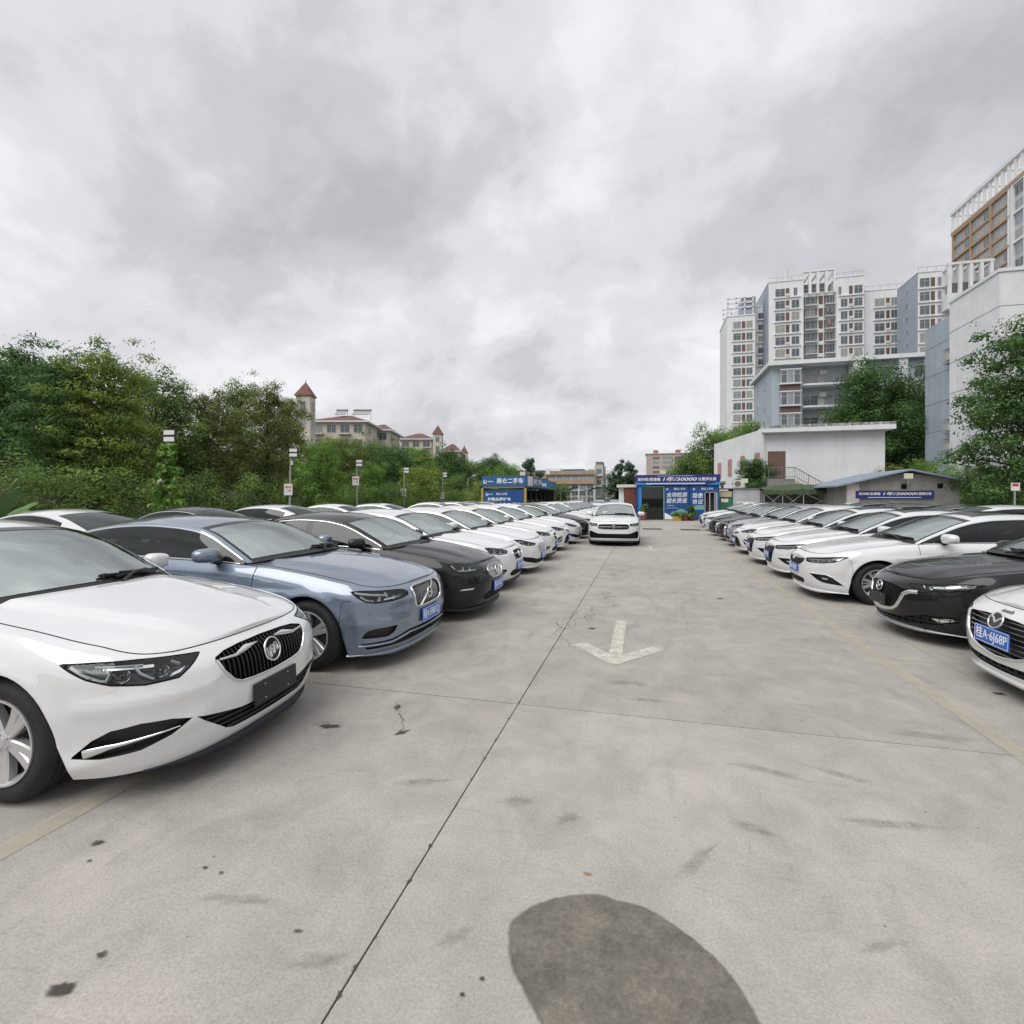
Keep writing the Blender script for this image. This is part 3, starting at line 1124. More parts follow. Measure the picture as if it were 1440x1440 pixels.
def wallbox(mb_, O, ang, a0, a1, dep0, dep1, z0, z1):
    """box on a facade: a along it, dep into the wall"""
    u, n = dirs(ang)
    T = Matrix.Translation(O) @ Matrix.Rotation(ang, 4, 'Z')
    mb_.boxT(T, (a0, dep0, z0), (a1, dep1, z1))
    return mb_


def fpos(O, ang, a, z, dep=0.0):
    u, n = dirs(ang)
    p = Vector(O) + u * a + n * dep
    return (p.x, p.y, z)


# ------------------------------------------------------------------ white apartment block
ap = empty('apartment_block', (*onY(1150, 134)[:1], 134, 0), label='white high-rise apartment block with red brown panels and roof pergola', cat='apartment block')
apo = Vector(ap.location)


def ap_local(p):
    return (p[0] - apo.x, p[1] - apo.y, p[2])


def seg(u0, u1, Y, vtop, depth, wm='wapart', skin=True):
    x0, d0 = onY(u0, Y)
    x1, d1 = onY(u1, Y)
    zt_ = zat(vtop, d0)
    A = MB().box(ap_local((x0, Y, 0)), ap_local((x1, Y + depth, zt_)))
    A.build('wall', M[wm], ap)
    # parapet cap
    A = MB().box(ap_local((x0 - .12, Y - .12, zt_)), ap_local((x1 + .12, Y + depth, zt_ + .25)))
    A.build('parapet', M['wapart'], ap)
    # thin rail on the roof
    A = MB()
    for k in range(int((x1 - x0) / 1.6) + 1):
        A.box(ap_local((x0 + .1 + k * 1.6 - .03, Y + .1, zt_ + .25)), ap_local((x0 + .1 + k * 1.6 + .03, Y + .16, zt_ + 1.15)))
    A.box(ap_local((x0, Y + .1, zt_ + 1.1)), ap_local((x1, Y + .16, zt_ + 1.18)))
    A.build('roof_rail', M['steel'], ap)
    return x0, x1, zt_


FH = 2.86


def rows(zt_, n, first=1.9):
    return [zt_ - first - FH * i for i in range(n)]


def panel(u0, u1, Y, z, h, m='redbrown', name='wall_panel'):
    x0, x1 = onY(u0, Y)[0], onY(u1, Y)[0]
    MB().box(ap_local((x0, Y - .07, z - h / 2)), ap_local((x1, Y - .003, z + h / 2))).build(name, M[m], ap)


def win(u0, u1, Y, z, h, style='two', pm='pane'):
    x0, x1 = onY(u0, Y)[0], onY(u1, Y)[0]
    window(ap, ap_local(((x0 + x1) / 2, Y - .003, z)), 0, round(x1 - x0, 1), h, style, pm)


def aircon(u, Y, z):
    x = onY(u, Y)[0]
    MB().box(ap_local((x - .42, Y - .42, z - .3)), ap_local((x + .42, Y - .06, z + .3))).build('air_conditioner', M['ac'], ap)


def slab(u0, u1, Y, z, out=.9, h=.16, rail=True):
    x0, x1 = onY(u0, Y)[0], onY(u1, Y)[0]
    b_ = MB().box(ap_local((x0, Y - out, z - h)), ap_local((x1, Y - .004, z))).build('balcony', M['wapart'], ap)
    if rail:
        A = MB()
        n = max(3, int((x1 - x0) / .45))
        for k in range(n + 1):
            xx = x0 + .05 + (x1 - x0 - .1) * k / n
            A.box(ap_local((xx - .02, Y - out + .04, z)), ap_local((xx + .02, Y - out + .08, z + .95)))
        A.box(ap_local((x0, Y - out + .03, z + .93)), ap_local((x1, Y - out + .09, z + 1.0)))
        A.build('balcony_rail', M['greyrail'], b_)


rp = random.Random(3)
YA = 136
# left wing
x0, x1, zA = seg(1022, 1062, YA, 446, 12)
for i, z in enumerate(rows(zA, 12, 2.2)):
    win(1031, 1042, YA, z, 1.75, 'four', 'panelight' if rp.random() < .25 else 'pane')
    panel(1043.3, 1048, YA, z, 1.7)
    win(1049.5, 1058, YA, z, 1.75, 'two')
    slab(1029, 1060, YA, z - 1.05, .25, .2, False)
x0, x1, z2 = seg(1062.2, 1077.5, YA + 3, 432, 10)
for i, z in enumerate(rows(z2, 12, 2.3)):
    win(1066, 1075, YA + 3, z, 1.5, 'two')
    slab(1064, 1077, YA + 3, z - .95, .5, .2, i > 2)
# open frame on the roof of the left wing and its pale blue back
A = MB()
xa_, d_ = onY(1024, YA)
for k in range(4):
    for yy in (YA + .3, YA + 8):
        xx = xa_ + k * 1.9
        A.box(ap_local((xx - .15, yy - .15, zA + .25)), ap_local((xx + .15, yy + .15, zA + 4.6)))
for yy in (YA + .15, YA + 7.85):
    for zz_ in (2.0, 3.2, 4.4):
        A.box(ap_local((xa_ - .2, yy, zA + zz_)), ap_local((xa_ + 6, yy + .3, zA + zz_ + .25)))
A.build('roof_pergola', M['wapart'], ap)
MB().box(ap_local((xa_ + 3.2, YA + .5, zA + .25)), ap_local((xa_ + 6.4, YA + 6, zA + 4.7))).build('stair_head', M['wgrey'], ap)
# second bay
YB = 133
x0, x1, zB_ = seg(1081, 1130, YB, 398, 14)
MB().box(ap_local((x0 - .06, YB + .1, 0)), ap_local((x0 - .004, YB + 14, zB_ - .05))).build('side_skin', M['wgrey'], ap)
for i, z in enumerate(rows(zB_, 9, 2.6)):
    win(1090, 1104, YB, z, 1.9, 'four', 'panelight' if rp.random() < .2 else 'pane')
    panel(1105, 1110, YB, z, 1.85)
    win(1113 if i else 1116, 1124 if i else 1121, YB, z, 1.9, 'two')
    slab(1088, 1126, YB, z - 1.12, .3, .22, False)
    if rp.random() < .6:
        aircon(1107.5, YB, z - .7)
# balcony bay
YC = 134.5
x0, x1, zC_ = seg(1130.2, 1176, YC, 414, 13)
for i, z in enumerate(rows(zC_, 8, 1.7)):
    for (a, b_) in ((1130, 1149), (1158.5, 1174)):
        xa_, xb_ = onY(a, YC)[0], onY(b_, YC)[0]
        MB().box(ap_local((xa_, YC - .05, z - 1.15)), ap_local((xb_, YC - .004, z + 1.0))).build('balcony_shade_panel', M['recess'], ap)  # dark panel on the wall, its colour stands for the shaded recess
        win(a + 3, b_ - 3, YC - .05, z + .1, 1.7, 'two', 'panelight' if rp.random() < .3 else 'pane')
        slab(a, b_ + .5, YC, z - 1.2, 1.1)
        if rp.random() < .5:                                # washing on a line
            A = MB()
            xx = xa_ + .5
            while xx < xb_ - .8:
                w_ = rp.uniform(.3, .55)
                A.box(ap_local((xx, YC - .7, z - .1 - rp.uniform(0, .5))), ap_local((xx + w_, YC - .66, z + .75)))
                xx += w_ + rp.uniform(.05, .5)
            A.build('washing', mat('washing_cloth', rp.choice([(.4, .4, .42), (.12, .16, .26), (.35, .2, .2), (.25, .28, .25)]), .8), ap)
    panel(1151, 1157, YC, z, 1.9)
# white frame that crowns the balcony bay
A = MB()
xs_ = [onY(u, YC - 1)[0] for u in (1128, 1139, 1150, 1162, 1174)]
zt_ = zat(382, onY(1150, YC - 1)[1])
for xx in xs_:
    A.box(ap_local((xx - .28, YC - 1.2, zC_ - .5)), ap_local((xx + .28, YC - .6, zt_)))
    A.box(ap_local((xx - .2, YC - .6, zt_ - .5)), ap_local((xx + .2, YC + 6, zt_)))
A.box(ap_local((xs_[0] - .4, YC - 1.25, zt_)), ap_local((xs_[-1] + .4, YC - .55, zt_ + .5)))
A.box(ap_local((xs_[0] - .4, YC + 6, zC_)), ap_local((xs_[0] + .2, YC + 6.4, zt_)))
A.build('roof_pergola', M['wapart'], ap)
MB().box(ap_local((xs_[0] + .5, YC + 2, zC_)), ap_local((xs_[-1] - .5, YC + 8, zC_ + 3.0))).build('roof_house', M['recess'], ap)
A = MB()
xx = onY(1113, YB)[0]
A.tube([ap_local((xx, YB + 5, zB_)), ap_local((xx, YB + 5, zB_ + 4.6))], .55, 10)
A.tube([ap_local((xx + 1.3, YB + 5, zB_)), ap_local((xx + 1.3, YB + 5, zB_ + 2.4))], .35, 8)
A.build('flue', M['ac'], ap)
# fourth bay
x0, x1, zD = seg(1176.2, 1215, YB, 391, 14)
for i, z in enumerate(rows(zD, 9, 3.0)):
    win(1182 if i else 1179, 1192 if i else 1183, YB, z, 1.9, 'two', 'panelight' if rp.random() < .25 else 'pane')
    panel(1194, 1199, YB, z, 1.85)
    win(1201, 1213, YB, z, 1.9, 'four')
    slab(1179, 1215, YB, z - 1.12, .3, .22, False)
    if rp.random() < .6:
        aircon(1196.5, YB, z - .7)
# lower right bay
YE = 135
x0, x1, zE = seg(1215.3, 1270, YE, 410, 12)
for i, z in enumerate(rows(zE, 8, 2.8)):
    win(1230, 1244, YE, z, 1.8, 'four')
    panel(1246, 1251, YE, z, 1.8)
    win(1253, 1262, YE, z, 1.8, 'two', 'panelight' if i % 3 == 0 else 'pane')
    slab(1228, 1266, YE, z - 1.1, .3, .22, False)
    if rp.random() < .6:
        aircon(1248.5, YE, z - .7)
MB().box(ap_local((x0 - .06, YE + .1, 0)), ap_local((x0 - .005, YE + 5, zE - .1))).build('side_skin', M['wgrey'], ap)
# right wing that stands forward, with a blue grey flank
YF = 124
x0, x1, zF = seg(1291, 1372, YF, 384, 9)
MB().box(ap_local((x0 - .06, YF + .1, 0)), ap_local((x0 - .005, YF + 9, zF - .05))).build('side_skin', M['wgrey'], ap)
for i, z in enumerate(rows(zF, 10, 2.1)):
    window(ap, ap_local((x0 - .06, YF + 4.4, z - .3)), -PI / 2, .8, .9, 'one')
    win(1293, 1307.5, YF, z, 1.9, 'four')
    panel(1309, 1314.5, YF, z, 1.85)
    win(1318, 1324, YF, z, 1.8, 'one', 'panelight')
    slab(1291, 1328, YF, z - 1.15, .3, .22, False)
A = MB()
xs_ = [onY(u, YF - 2)[0] for u in (1335, 1350, 1365, 1380, 1394)]
zt_ = zat(372, onY(1350, YF - 2)[1])
zb_ = zat(412, onY(1350, YF - 2)[1])
for xx in xs_:
    A.box(ap_local((xx - .28, YF - 2.3, zb_)), ap_local((xx + .28, YF - 1.7, zt_)))
    A.box(ap_local((xx - .2, YF - 1.7, zt_ - .5)), ap_local((xx + .2, YF + 6, zt_)))
A.box(ap_local((xs_[0] - .4, YF - 2.35, zt_)), ap_local((xs_[-1] + .4, YF - 1.65, zt_ + .5)))
A.box(ap_local((xs_[0] - .4, YF - 2.3, zb_ - 3)), ap_local((xs_[-1], YF - .1, zb_)))
A.build('roof_pergola', M['wapart'], ap)
MB().box(ap_local((xs_[0] + .3, YF - 1.2, zb_)), ap_local((xs_[-1], YF - .2, zb_ + 2.4))).build('balcony_shade_panel', M['recess'], ap)  # recess shade put in as a dark box behind the frame

# ------------------------------------------------------------------ pale blue low-rise
YL = 79.0
lx, ld = onY(1085, YL)
rx, rd = onY(1300, YL)
lo = empty('apartment_house', (lx, YL, 0), label='pale blue four storey house with bay windows under a white roof slab', cat='apartment house')
zl = zat(516, ld)
fx = at(1060, lx / ((1060 - 720) / 720 * CA - SA))
A = MB().prism([(0, 0), (3.9 + .0, 0), (3.9, 1.6), (10.2, 1.6), (10.2, 0), (rx - lx, 0), (rx - lx, 12), (fx[0] - lx, fx[1] - YL)], 0, zl)
A.build('wall', M['wlow'], lo)
A = MB().box((-.6, -1.0, zl), (rx - lx + .5, 12.5, zl + .55))
A.build('roof', M['wwhite'], lo)
MB().box((9.9, -.8, 0), (11.3, .9, zl)).build('pillar', M['wwhite'], lo)
MB().box((15.2, -.8, 0), (16.2, .5, zl)).build('pillar', M['wwhite'], lo)
FL = 3.05
for i in range(4):
    zf = zl - 1.55 - i * FL
    # bay window with red brown aprons
    MB().box((1.05, -.55, zf - 1.0 + .1), (3.55, -.004, zf + .85)).build('bay_window', M['frameal'], lo)
    for k in range(3):
        window(lo, (1.47 + k * .82, -.552, zf - .08), 0, .8, 1.75, 'top', 'panelight' if k == 1 else 'pane')
    MB().box((.95, -.75, zf - 1.12), (3.65, -.003, zf - .92)).build('bay_sill', M['wwhite'], lo)
    MB().box((1.05, -.45, zf - 2.05), (3.55, -.004, zf - 1.13)).build('wall_panel', M['redbrown'], lo)
    MB().box((.95, -.70, zf + .86), (3.65, -.003, zf + 1.02)).build('bay_lintel', M['wwhite'], lo)
    # balcony between the bays
    MB().box((3.92, -.35, zf - 1.35), (9.88, 1.6 - .004, zf - 1.1)).build('balcony', M['wwhite'], lo)
    MB().box((3.95, 1.52, zf - 1.05), (9.85, 1.594, zf + 1.2)).build('balcony_back', mat('balcony_wall', (.46, .48, .46), .85), lo)
    window(lo, (5.3, 1.518, zf - .25), 0, 2.1, 1.6, 'two')
    window(lo, (8.2, 1.518, zf - .25), 0, 2.4, 1.7, 'two', 'panelight')
    A = MB()
    for k in range(15):
        A.box((3.98 + k * .415, -.32, zf - 1.1), (4.01 + k * .415, -.29, zf - .15))
    A.box((3.95, -.33, zf - .17), (9.85, -.28, zf - .11))
    A.build('balcony_rail', M['greyrail'], lo)
    MB().box((6.4, 1.1, zf + .35), (7.25, 1.515, zf + .95)).build('air_conditioner', M['ac'], lo)
    window(lo, (13.2, -.003, zf - .1), 0, 2.6, 1.7, 'two')
    window(lo, (18.2, -.003, zf - .1), 0, 2.0, 1.6, 'two')
    # flank
    fa = math.atan2(-(fx[1] - YL), -(fx[0] - lx))
    for t in (.35, .72):
        window(lo, ((fx[0] - lx) * t + math.sin(fa) * .02, (fx[1] - YL) * t - math.cos(fa) * .02, zf - .1), fa, .8, 1.5, 'one')

# ------------------------------------------------------------------ tall white block at the right
XW = 30.0
tw = empty('tall_white_block', (XW, 54.0, 0), label='tall blank white walled block with a blue grey stair strip at right', cat='building')
zt_ = 21.4
MB().box((0, 0, 0), (26, 7.6, zt_)).build('wall', M['wwhite'], tw)
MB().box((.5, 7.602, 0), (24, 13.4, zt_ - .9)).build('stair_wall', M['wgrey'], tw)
MB().box((-.12, -.12, zt_), (26, 7.7, zt_ + .3)).build('parapet', M['wwhite'], tw)
for i in range(6):
    z = zt_ - 3.0 - i * 3.1
    MB().box((-.012, 0, z), (-.002, 7.6, z + .05)).build('wall_joint', M['recess'], tw)
    MB().box((0, -.012, z), (26, -.002, z + .05)).build('wall_joint', M['recess'], tw)
    MB().box((.488, 7.61, z - .3), (.498, 13.4, z - .25)).build('wall_joint', M['recess'], tw)
A = MB()
for yy in (7.75, 8.2):
    A.tube([(.35, yy, 0), (.35, yy, zt_ - 1)], .07, 6)
A.build('rain_pipe', M['ac'], tw)
for i, z in enumerate((15.8, 8.6, 6.6)):
    MB().box((-.05, 7.7, z), (.45, 8.6, z + .65)).build('air_conditioner', M['ac'], tw)
    A = MB()
    for k in range(5):
        A.box((-.1, 7.7 + k * .22, z - .3), (-.07, 7.73 + k * .22, z + 1.1))
    A.box((-.1, 7.65, z - .35), (.48, 8.7, z - .3))
    A.box((-.1, 7.65, z + 1.1), (.48, 8.7, z + 1.15))
    A.build('window_cage', M['steel'], tw)
for i in range(6):
    z = zt_ - 4.2 - i * 3.1
    MB().box((2.4, -.75, z + 1.0), (6.4, -.003, z + 1.15)).build('bay_lintel', M['wwhite'], tw)
    MB().box((2.6, -.5, z + 1.16), (6.2, -.004, z + 2.1)).build('wall_panel', M['pinkbrown'], tw)
    MB().box((2.6, -.55, z - .95), (6.2, -.004, z + .98)).build('bay_window', M['frameal'], tw)
    for k in range(3):
        window(tw, (3.2 + k * 1.2, -.552, z), 0, 1.15, 1.85, 'two')
        if k == 0:
            window(tw, (2.598, -.28, z), -PI / 2, .45, 1.85, 'one')

# ------------------------------------------------------------------ brown and white high-rise
hr = empty('high_rise', (75, 152, 0), label='high-rise with orange brown and white frames under a roof frame', cat='high-rise')
zt_ = 67.4
MB().box((0, -62, 0), (22, 0, zt_)).build('wall', mat('tower_wall', (.50, .51, .53), .8, var=.1, scale=.3), hr)
MB().box((-.04, -20.8, 0), (-.003, 0, zt_)).build('wall_face', M['brownwall'], hr)
HF = 3.05
nfl = 13
for i in range(nfl):
    z = zt_ - 1.7 - i * HF
    for k, a in enumerate((2.0, 5.6, 9.2, 12.8, 16.4, 19.2)):
        window(hr, (-.045, -a, z - .1), -PI / 2, 2.3 if k != 5 else 1.6, 1.9, 'four', 'panelight' if rp.random() < .6 else 'pane')
    for k in range(9):
        a = 23.2 + k * 4.2
        if a < 58:
            window(hr, (-.004, -a, z - .1), -PI / 2, 2.6, 2.0, 'four', 'panelight' if rp.random() < .6 else 'pane')
    if i % 2 == 0:
        MB().box((-.55, -20.8, z + 1.25), (-.042, -.0, z + 1.85)).build('orange_band', M['orange'], hr)
        MB().box((-.45, -62, z + 1.3), (-.004, -21.6, z + 1.75)).build('white_band', M['wapart'], hr)
    else:
        MB().box((-.35, -20.8, z + 1.30), (-.042, -.0, z + 1.65)).build('orange_band', M['orange'], hr)
for k, a in enumerate((.2, 7.4, 14.6, 20.6)):
    MB().box((-.50, -a - .25, 20), (-.043, -a + .25, zt_)).build('orange_post', M['orange'] if k < 3 else M['wapart'], hr)
for a in (21.6, 25.4, 29.6, 33.8, 38, 42.2, 46.4):
    MB().box((-.50, -a - .3, 20), (-.005, -a + .3, zt_)).build('white_post', M['wapart'], hr)
MB().box((-.6, -62, zt_), (1.5, 0.3, zt_ + .7)).build('parapet', M['orange'], hr)
A = MB()
for k in range(30):
    A.box((-.5, -k * 2.05 - .2, zt_ + .7), (.0, -k * 2.05 + .2, zt_ + 5.0))
    if k % 3 == 0:
        A.box((-.4, -k * 2.05 - .25, zt_ + 4.6), (9, -k * 2.05 + .25, zt_ + 5.0))
A.box((-.7, -62, zt_ + 5.0), (.5, .4, zt_ + 5.9))
A.build('roof_pergola', M['wapart'], hr)

# ------------------------------------------------------------------ white hall
wh = empty('white_hall', (10.1, 49.2, 0), label='low white hall with red brown shutters and an outside stair', cat='building')
zw = 7.75
MB().prism([(0, 0), (9.3, 0), (9.3, 12.8), (-2.5, 12.8)], 0, zw).build('wall', M['wwhite'], wh)
MB().prism([(-.35, -.9), (9.75, -.9), (9.75, 12.9), (-.05, 2.0), (-.02, .35)], zw - .42, zw + .18).build('roof', M['wwhite'], wh)
MB().add([(-.33, -.905, zw - .1), (9.74, -.905, zw - .02), (9.74, -.905, zw + .178), (-.33, -.905, zw + .178)], [(0, 1, 2, 3)]).build('mould_streak', M['mould'], wh)
MB().add([(-.3, -.85, zw + .184), (9.7, -.85, zw + .184), (9.7, 2, zw + .184), (.0, 2, zw + .184)], [(0, 1, 2, 3)]).build('mould_streak', M['mould'], wh)
ang = math.atan2(-12.8, 2.5)
for t, h0, h1 in ((.10, 4.7, 5.75), (.36, 4.1, 5.75), (.62, 3.9, 5.65), (.86, 3.8, 5.5)):
    p = Vector((-2.5 * t, 12.8 * t, (h0 + h1) / 2))
    b_ = MB().box((-.5, -.05, -(h1 - h0) / 2), (.55, -.004, (h1 - h0) / 2)).build('shutter', M['pinkbrown'], wh, tuple(p), (0, 0, ang))
MB().box((.35, -.06, 3.35), (1.75, -.004, 5.75)).build('door', M['redbrown'], wh)
A = MB().tube([(.06, -.10, 0), (.06, -.10, zw - .45)], .07, 8)
A.build('rain_pipe', M['ac'], wh)
st = MB()
st.box((.1, -1.3, 3.05), (2.2, -.01, 3.3))
st.box((.1, -1.3, 0), (2.2, -.02, 3.05))
st.build('stair_landing', M['conc2'], wh)
for k in range(16):
    MB().box((2.2 + k * .3, -1.3, 0), (2.5 + k * .3, -.015, 3.3 - (k + 1) * .19)).build('step', M['beige'], wh)
A = MB()
A.tube([(.15, -1.28, 4.25), (2.2, -1.28, 4.25), (6.6, -1.28, 1.45)], .035, 6)
A.tube([(.15, -1.28, 3.45), (2.2, -1.28, 3.45), (6.6, -1.28, .65)], .025, 6)
for k in range(38):
    x = .15 + k * .17
    z = 0 if x < 2.2 else (x - 2.2) * .6364
    A.tube([(x, -1.28, 3.45 - z), (x, -1.28, 4.25 - z)], .012 if k % 6 else .03, 5)
A.build('stair_rail', M['greyrail'], wh)

# ------------------------------------------------------------------ left: villas on the bank
def villa(u0, u1, D, depth, v_eave, v_roof, label, over=.7, terrace=False, group='villas above the trees'):
    x0, y0 = at(u0, D)
    g = hillz(x0, y0)
    w = (u1 - u0) / 720 * D
    ze, zr_ = zat(v_eave, D), zat(v_roof, D)
    r = empty('villa', (x0, y0, 0), YAW, label, 'villa', group)
    MB().box((0, 0, 0), (w, depth, ze)).build('wall', M['wcream'], r)
    i_ = min(w, depth) * .42
    A = MB()
    A.add([(-over, -over, ze), (w + over, -over, ze), (w + over, depth + over, ze), (-over, depth + over, ze),
           (i_, depth * .5 - .3, zr_), (w - i_, depth * .5 - .3, zr_), (w - i_, depth * .5 + .3, zr_), (i_, depth * .5 + .3, zr_)],
          [(0, 1, 5, 4), (1, 2, 6, 5), (2, 3, 7, 6), (3, 0, 4, 7), (4, 5, 6, 7)])
    A.build('roof', M['roofred'], r)
    MB().box((-over - .1, -over - .1, ze - .3), (w + over + .1, depth + over + .1, ze - .004)).build('eave', M['wwhite'], r)
    nwin = max(2, int(w / 2.6))
    for fl in range(3):
        z = ze - 1.55 - fl * 3.0
        if z < g + 1:
            break
        for k in range(nwin):
            x = w * (k + .5) / nwin
            window(r, (x, -.003, z), 0, min(2.0, w / nwin * .7), 1.7, 'four')
            if k % 2 == 0:
                b_ = MB().box((x - 1.2, -.9, z - 1.25), (x + 1.2, -.004, z - 1.0)).build('balcony', M['wcream'], r)
                A = MB()
                for q in range(9):
                    A.box((x - 1.15 + q * .285, -.86, z - 1.0), (x - 1.12 + q * .285, -.83, z - .2))
                A.box((x - 1.2, -.88, z - .2), (x + 1.2, -.82, z - .14))
                A.build('balcony_rail', M['greyrail'], b_)
        for k in range(2):
            window(r, (w + .003, depth * (k + .5) / 2, z), PI / 2, 1.2, 1.5, 'two')
    return r, w, ze, zr_


v1, w1, ze1, zr1 = villa(438, 513, 105, 13, 592, 578, 'first villa, cream walls, red roof with solar water heaters on top')
sol = empty('solar_heater', label='solar water heaters in a row on the first villa roof', cat='solar heater')
sol.location = v1.location
sol.rotation_euler = v1.rotation_euler
for k in range(2):
    A = MB()
    xo, ww = (6.9, 2.6) if k == 0 else (3.2, 1.6)
    T_ = Matrix.Translation((xo, 4.5, zr1 - .15)) @ Matrix.Rotation(.6, 4, 'X')
    A.boxT(T_, (0, 0, .1), (ww * 1.4, 1.8, .18))
    A.tube([(xo - .1, 6.05, zr1 + 1.25), (xo + ww * 1.4 + .1, 6.05, zr1 + 1.25)], .24, 8)
    for q in (0, 1):
        A.tube([(xo + q * ww * 1.4, 6.0, zr1 - .9), (xo + q * ww * 1.4, 6.0, zr1 + 1.2)], .05, 5)
    A.build('collector', M['galv'], sol)
villa(515, 546, 116, 12, 604, 592, 'stepped right-hand part of the first villa with a roof terrace')
v2, w2, ze2, zr2 = villa(563, 607, 150, 13, 617, 606, 'second villa, left of the middle turret')
villa(622, 646, 178, 12, 634, 622, 'third villa, right of the middle turret')


def turret(u, D, v_tip, v_eave, wpx, label):
    x, y = at(u, D)
    ze, zt_ = zat(v_eave, D), zat(v_tip, D)
    w = wpx / 720 * D / 2
    r = empty('turret', (x, y, 0), YAW, label, 'turret', 'red capped turrets of the villas')
    MB().box((-w * .82, -w * .82, 0), (w * .82, w * .82, ze)).build('wall', M['wcream'], r)
    A = MB().add([(-w, -w, ze), (w, -w, ze), (w, w, ze), (-w, w, ze), (0, 0, zt_)], [(0, 1, 4), (1, 2, 4), (2, 3, 4), (3, 0, 4), (3, 2, 1, 0)])
    rf = A.build('roof', M['roofred'], r)
    MB().tube([(0, 0, zt_ - .1), (0, 0, zt_ + .35)], .05, 5).build('finial', M['greyrail'], rf)
    for k in range(2):
        window(r, (0, -w * .82 - .003, ze - 1.6 - 2.6 * k), 0, w * .7, 1.5, 'two')
        window(r, (w * .82 + .003, 0, ze - 1.6 - 2.6 * k), PI / 2, w * .7, 1.5, 'two')


turret(430, 80, 537, 558, 24, 'large red capped turret behind the thin olive tree')
turret(616, 150, 598, 611, 15, 'middle red capped turret between the second and third villas')
turret(653, 190, 627, 637, 11, 'small farthest red capped turret at the end of the villas')

# ------------------------------------------------------------------ blocks behind the lane
YM = 118.0
ox, od = onY(771, YM)
mid = empty('office_block', (ox, YM, 0), label='three storey block with orange bands behind the lane', cat='building')
ex = onY(836, YM)[0] - ox
zm = zat(665, od)
MB().box((0, 0, 0), (ex, 14, zm)).build('wall', mat('office_wall', (.52, .50, .46), .85, var=.1, scale=.5), mid)
for (va, vb) in ((662.5, 668), (674, 681)):
    MB().box((-.1, -.5, zat(vb, od)), (ex + .1, -.004, zat(va, od))).build('orange_band', M['orange'], mid)
for (va, vb) in ((668.5, 674), (682, 688), (690, 697), (699, 706)):
    z0_, z1_ = zat(vb, od), zat(va, od)
    for k in range(6):
        x = ex * (k + .5) / 6
        window(mid, (x, -.004, (z0_ + z1_) / 2), 0, ex / 6 * .82, round(z1_ - z0_, 1), 'two', 'pane' if va > 670 else 'panelight')
for k in (0.0, 2, 4, 6):
    MB().box((ex * k / 6 - .15, -.12, 0), (ex * k / 6 + .15, -.006, zat(682, od))).build('pillar', M['wwhite'], mid)
MB().box((-1, 2, zm), (2.6, 8, zm + 1.1)).build('roof_house', M['wwhite'], mid)
MB().box((3.2, 2, zm), (8, 8, zm + .9)).build('roof_house', M['signblue'], mid)
lx_ = onY(718, 121)[0]
lb = empty('block', (lx_, 121, 0), label='grey and brown block half hidden by the tree above the stall sign', cat='building')
zz_ = zat(661, 117)
ww = onY(771, 121)[0] - lx_ - .3
MB().box((0, 0, 0), (ww, 10, zz_)).build('wall', mat('grey_brown_wall', (.40, .36, .33), .85, var=.15, scale=.5), lb)
MB().box((1.5, -.4, zz_ - 1.8), (ww, -.004, zz_ - .5)).build('orange_band', M['orange'], lb)
MB().box((-.3, -.3, zz_), (ww + .2, 10, zz_ + .3)).build('roof', M['sheetroof'], lb)
for k in range(4):
    for q in range(2):
        window(lb, (1.2 + k * (ww - 2) / 3.2, -.004, zz_ - 2.9 - 2.6 * q), 0, 1.5, 1.4, 'two')
sx_, sd_ = onY(827, 125)
sl = empty('stair_tower', (sx_, 125, 0), label='slim grey white tower block beside the orange banded block', cat='building')
zz_ = zat(654, sd_)
sw = onY(848, 125)[0] - sx_
MB().box((0, 0, 0), (sw * .45, 9, zz_ - 1.0)).build('wall', M['wgrey'], sl)
MB().box((sw * .46, -.6, 0), (sw, 9, zz_)).build('wall', mat('slim_tower_wall', (.50, .48, .44), .85, var=.12, scale=.5), sl)
for k in range(3):
    window(sl, (sw * .73, -.604, zz_ - 1.6 - 2.6 * k), 0, sw * .36, 1.3, 'two')
    MB().box((sw * .46, -1.2, zz_ - 2.7 - 2.6 * k), (sw, -.61, zz_ - 2.45 - 2.6 * k)).build('balcony', M['wwhite'], sl)
MB().box((sw * .5, .5, zz_), (sw * .95, 6, zz_ + .8)).build('roof_house', M['recess'], sl)
dx_, dd_ = onY(909, 330)
dt = empty('distant_tower', (dx_, 330, 0), label='far off brown apartment tower with red roof boxes', cat='tower')
zz_ = zat(639, dd_)
dw = onY(972, 330)[0] - dx_
MB().box((0, 0, 0), (dw, 18, zz_)).build('wall', M['brownwall'], dt)
for k, (a, b_) in enumerate(((.14, .30), (.36, .60), (.64, .84))):
    for q in range(8):
        window(dt, (dw * (a + b_) / 2, -.004, zz_ - 2.4 - 2.9 * q), 0, dw * (b_ - a), 1.7, 'two', 'pane' if k != 1 else 'panelight')
for (a, b_) in ((.16, .27), (.66, .77)):
    MB().box((dw * a, 1, zz_), (dw * b_, 5, zz_ + 2.6)).build('roof_box', mat('red_roof_box', (.40, .16, .15), .8), dt)
MB().box((-.6, -.5, zz_), (dw + .5, 18, zz_ + .5)).build('parapet', M['brownwall'], dt)
# ================================================================== SHOP, STALLS AND YARD FURNITURE
def letters(parent, body, m, size, loc, rot=(PI / 2, 0, 0), width=None, shear=0.0, bold=0.0, align='CENTER', name='lettering'):
    me = text_me(body, m, size, .008, align, shear, bold)
    o = link(name, me, parent, loc, rot)
    if width:
        xs = [v.co.x for v in me.vertices]
        o.scale = (width / (max(xs) - min(xs)), 1, 1)
    return o


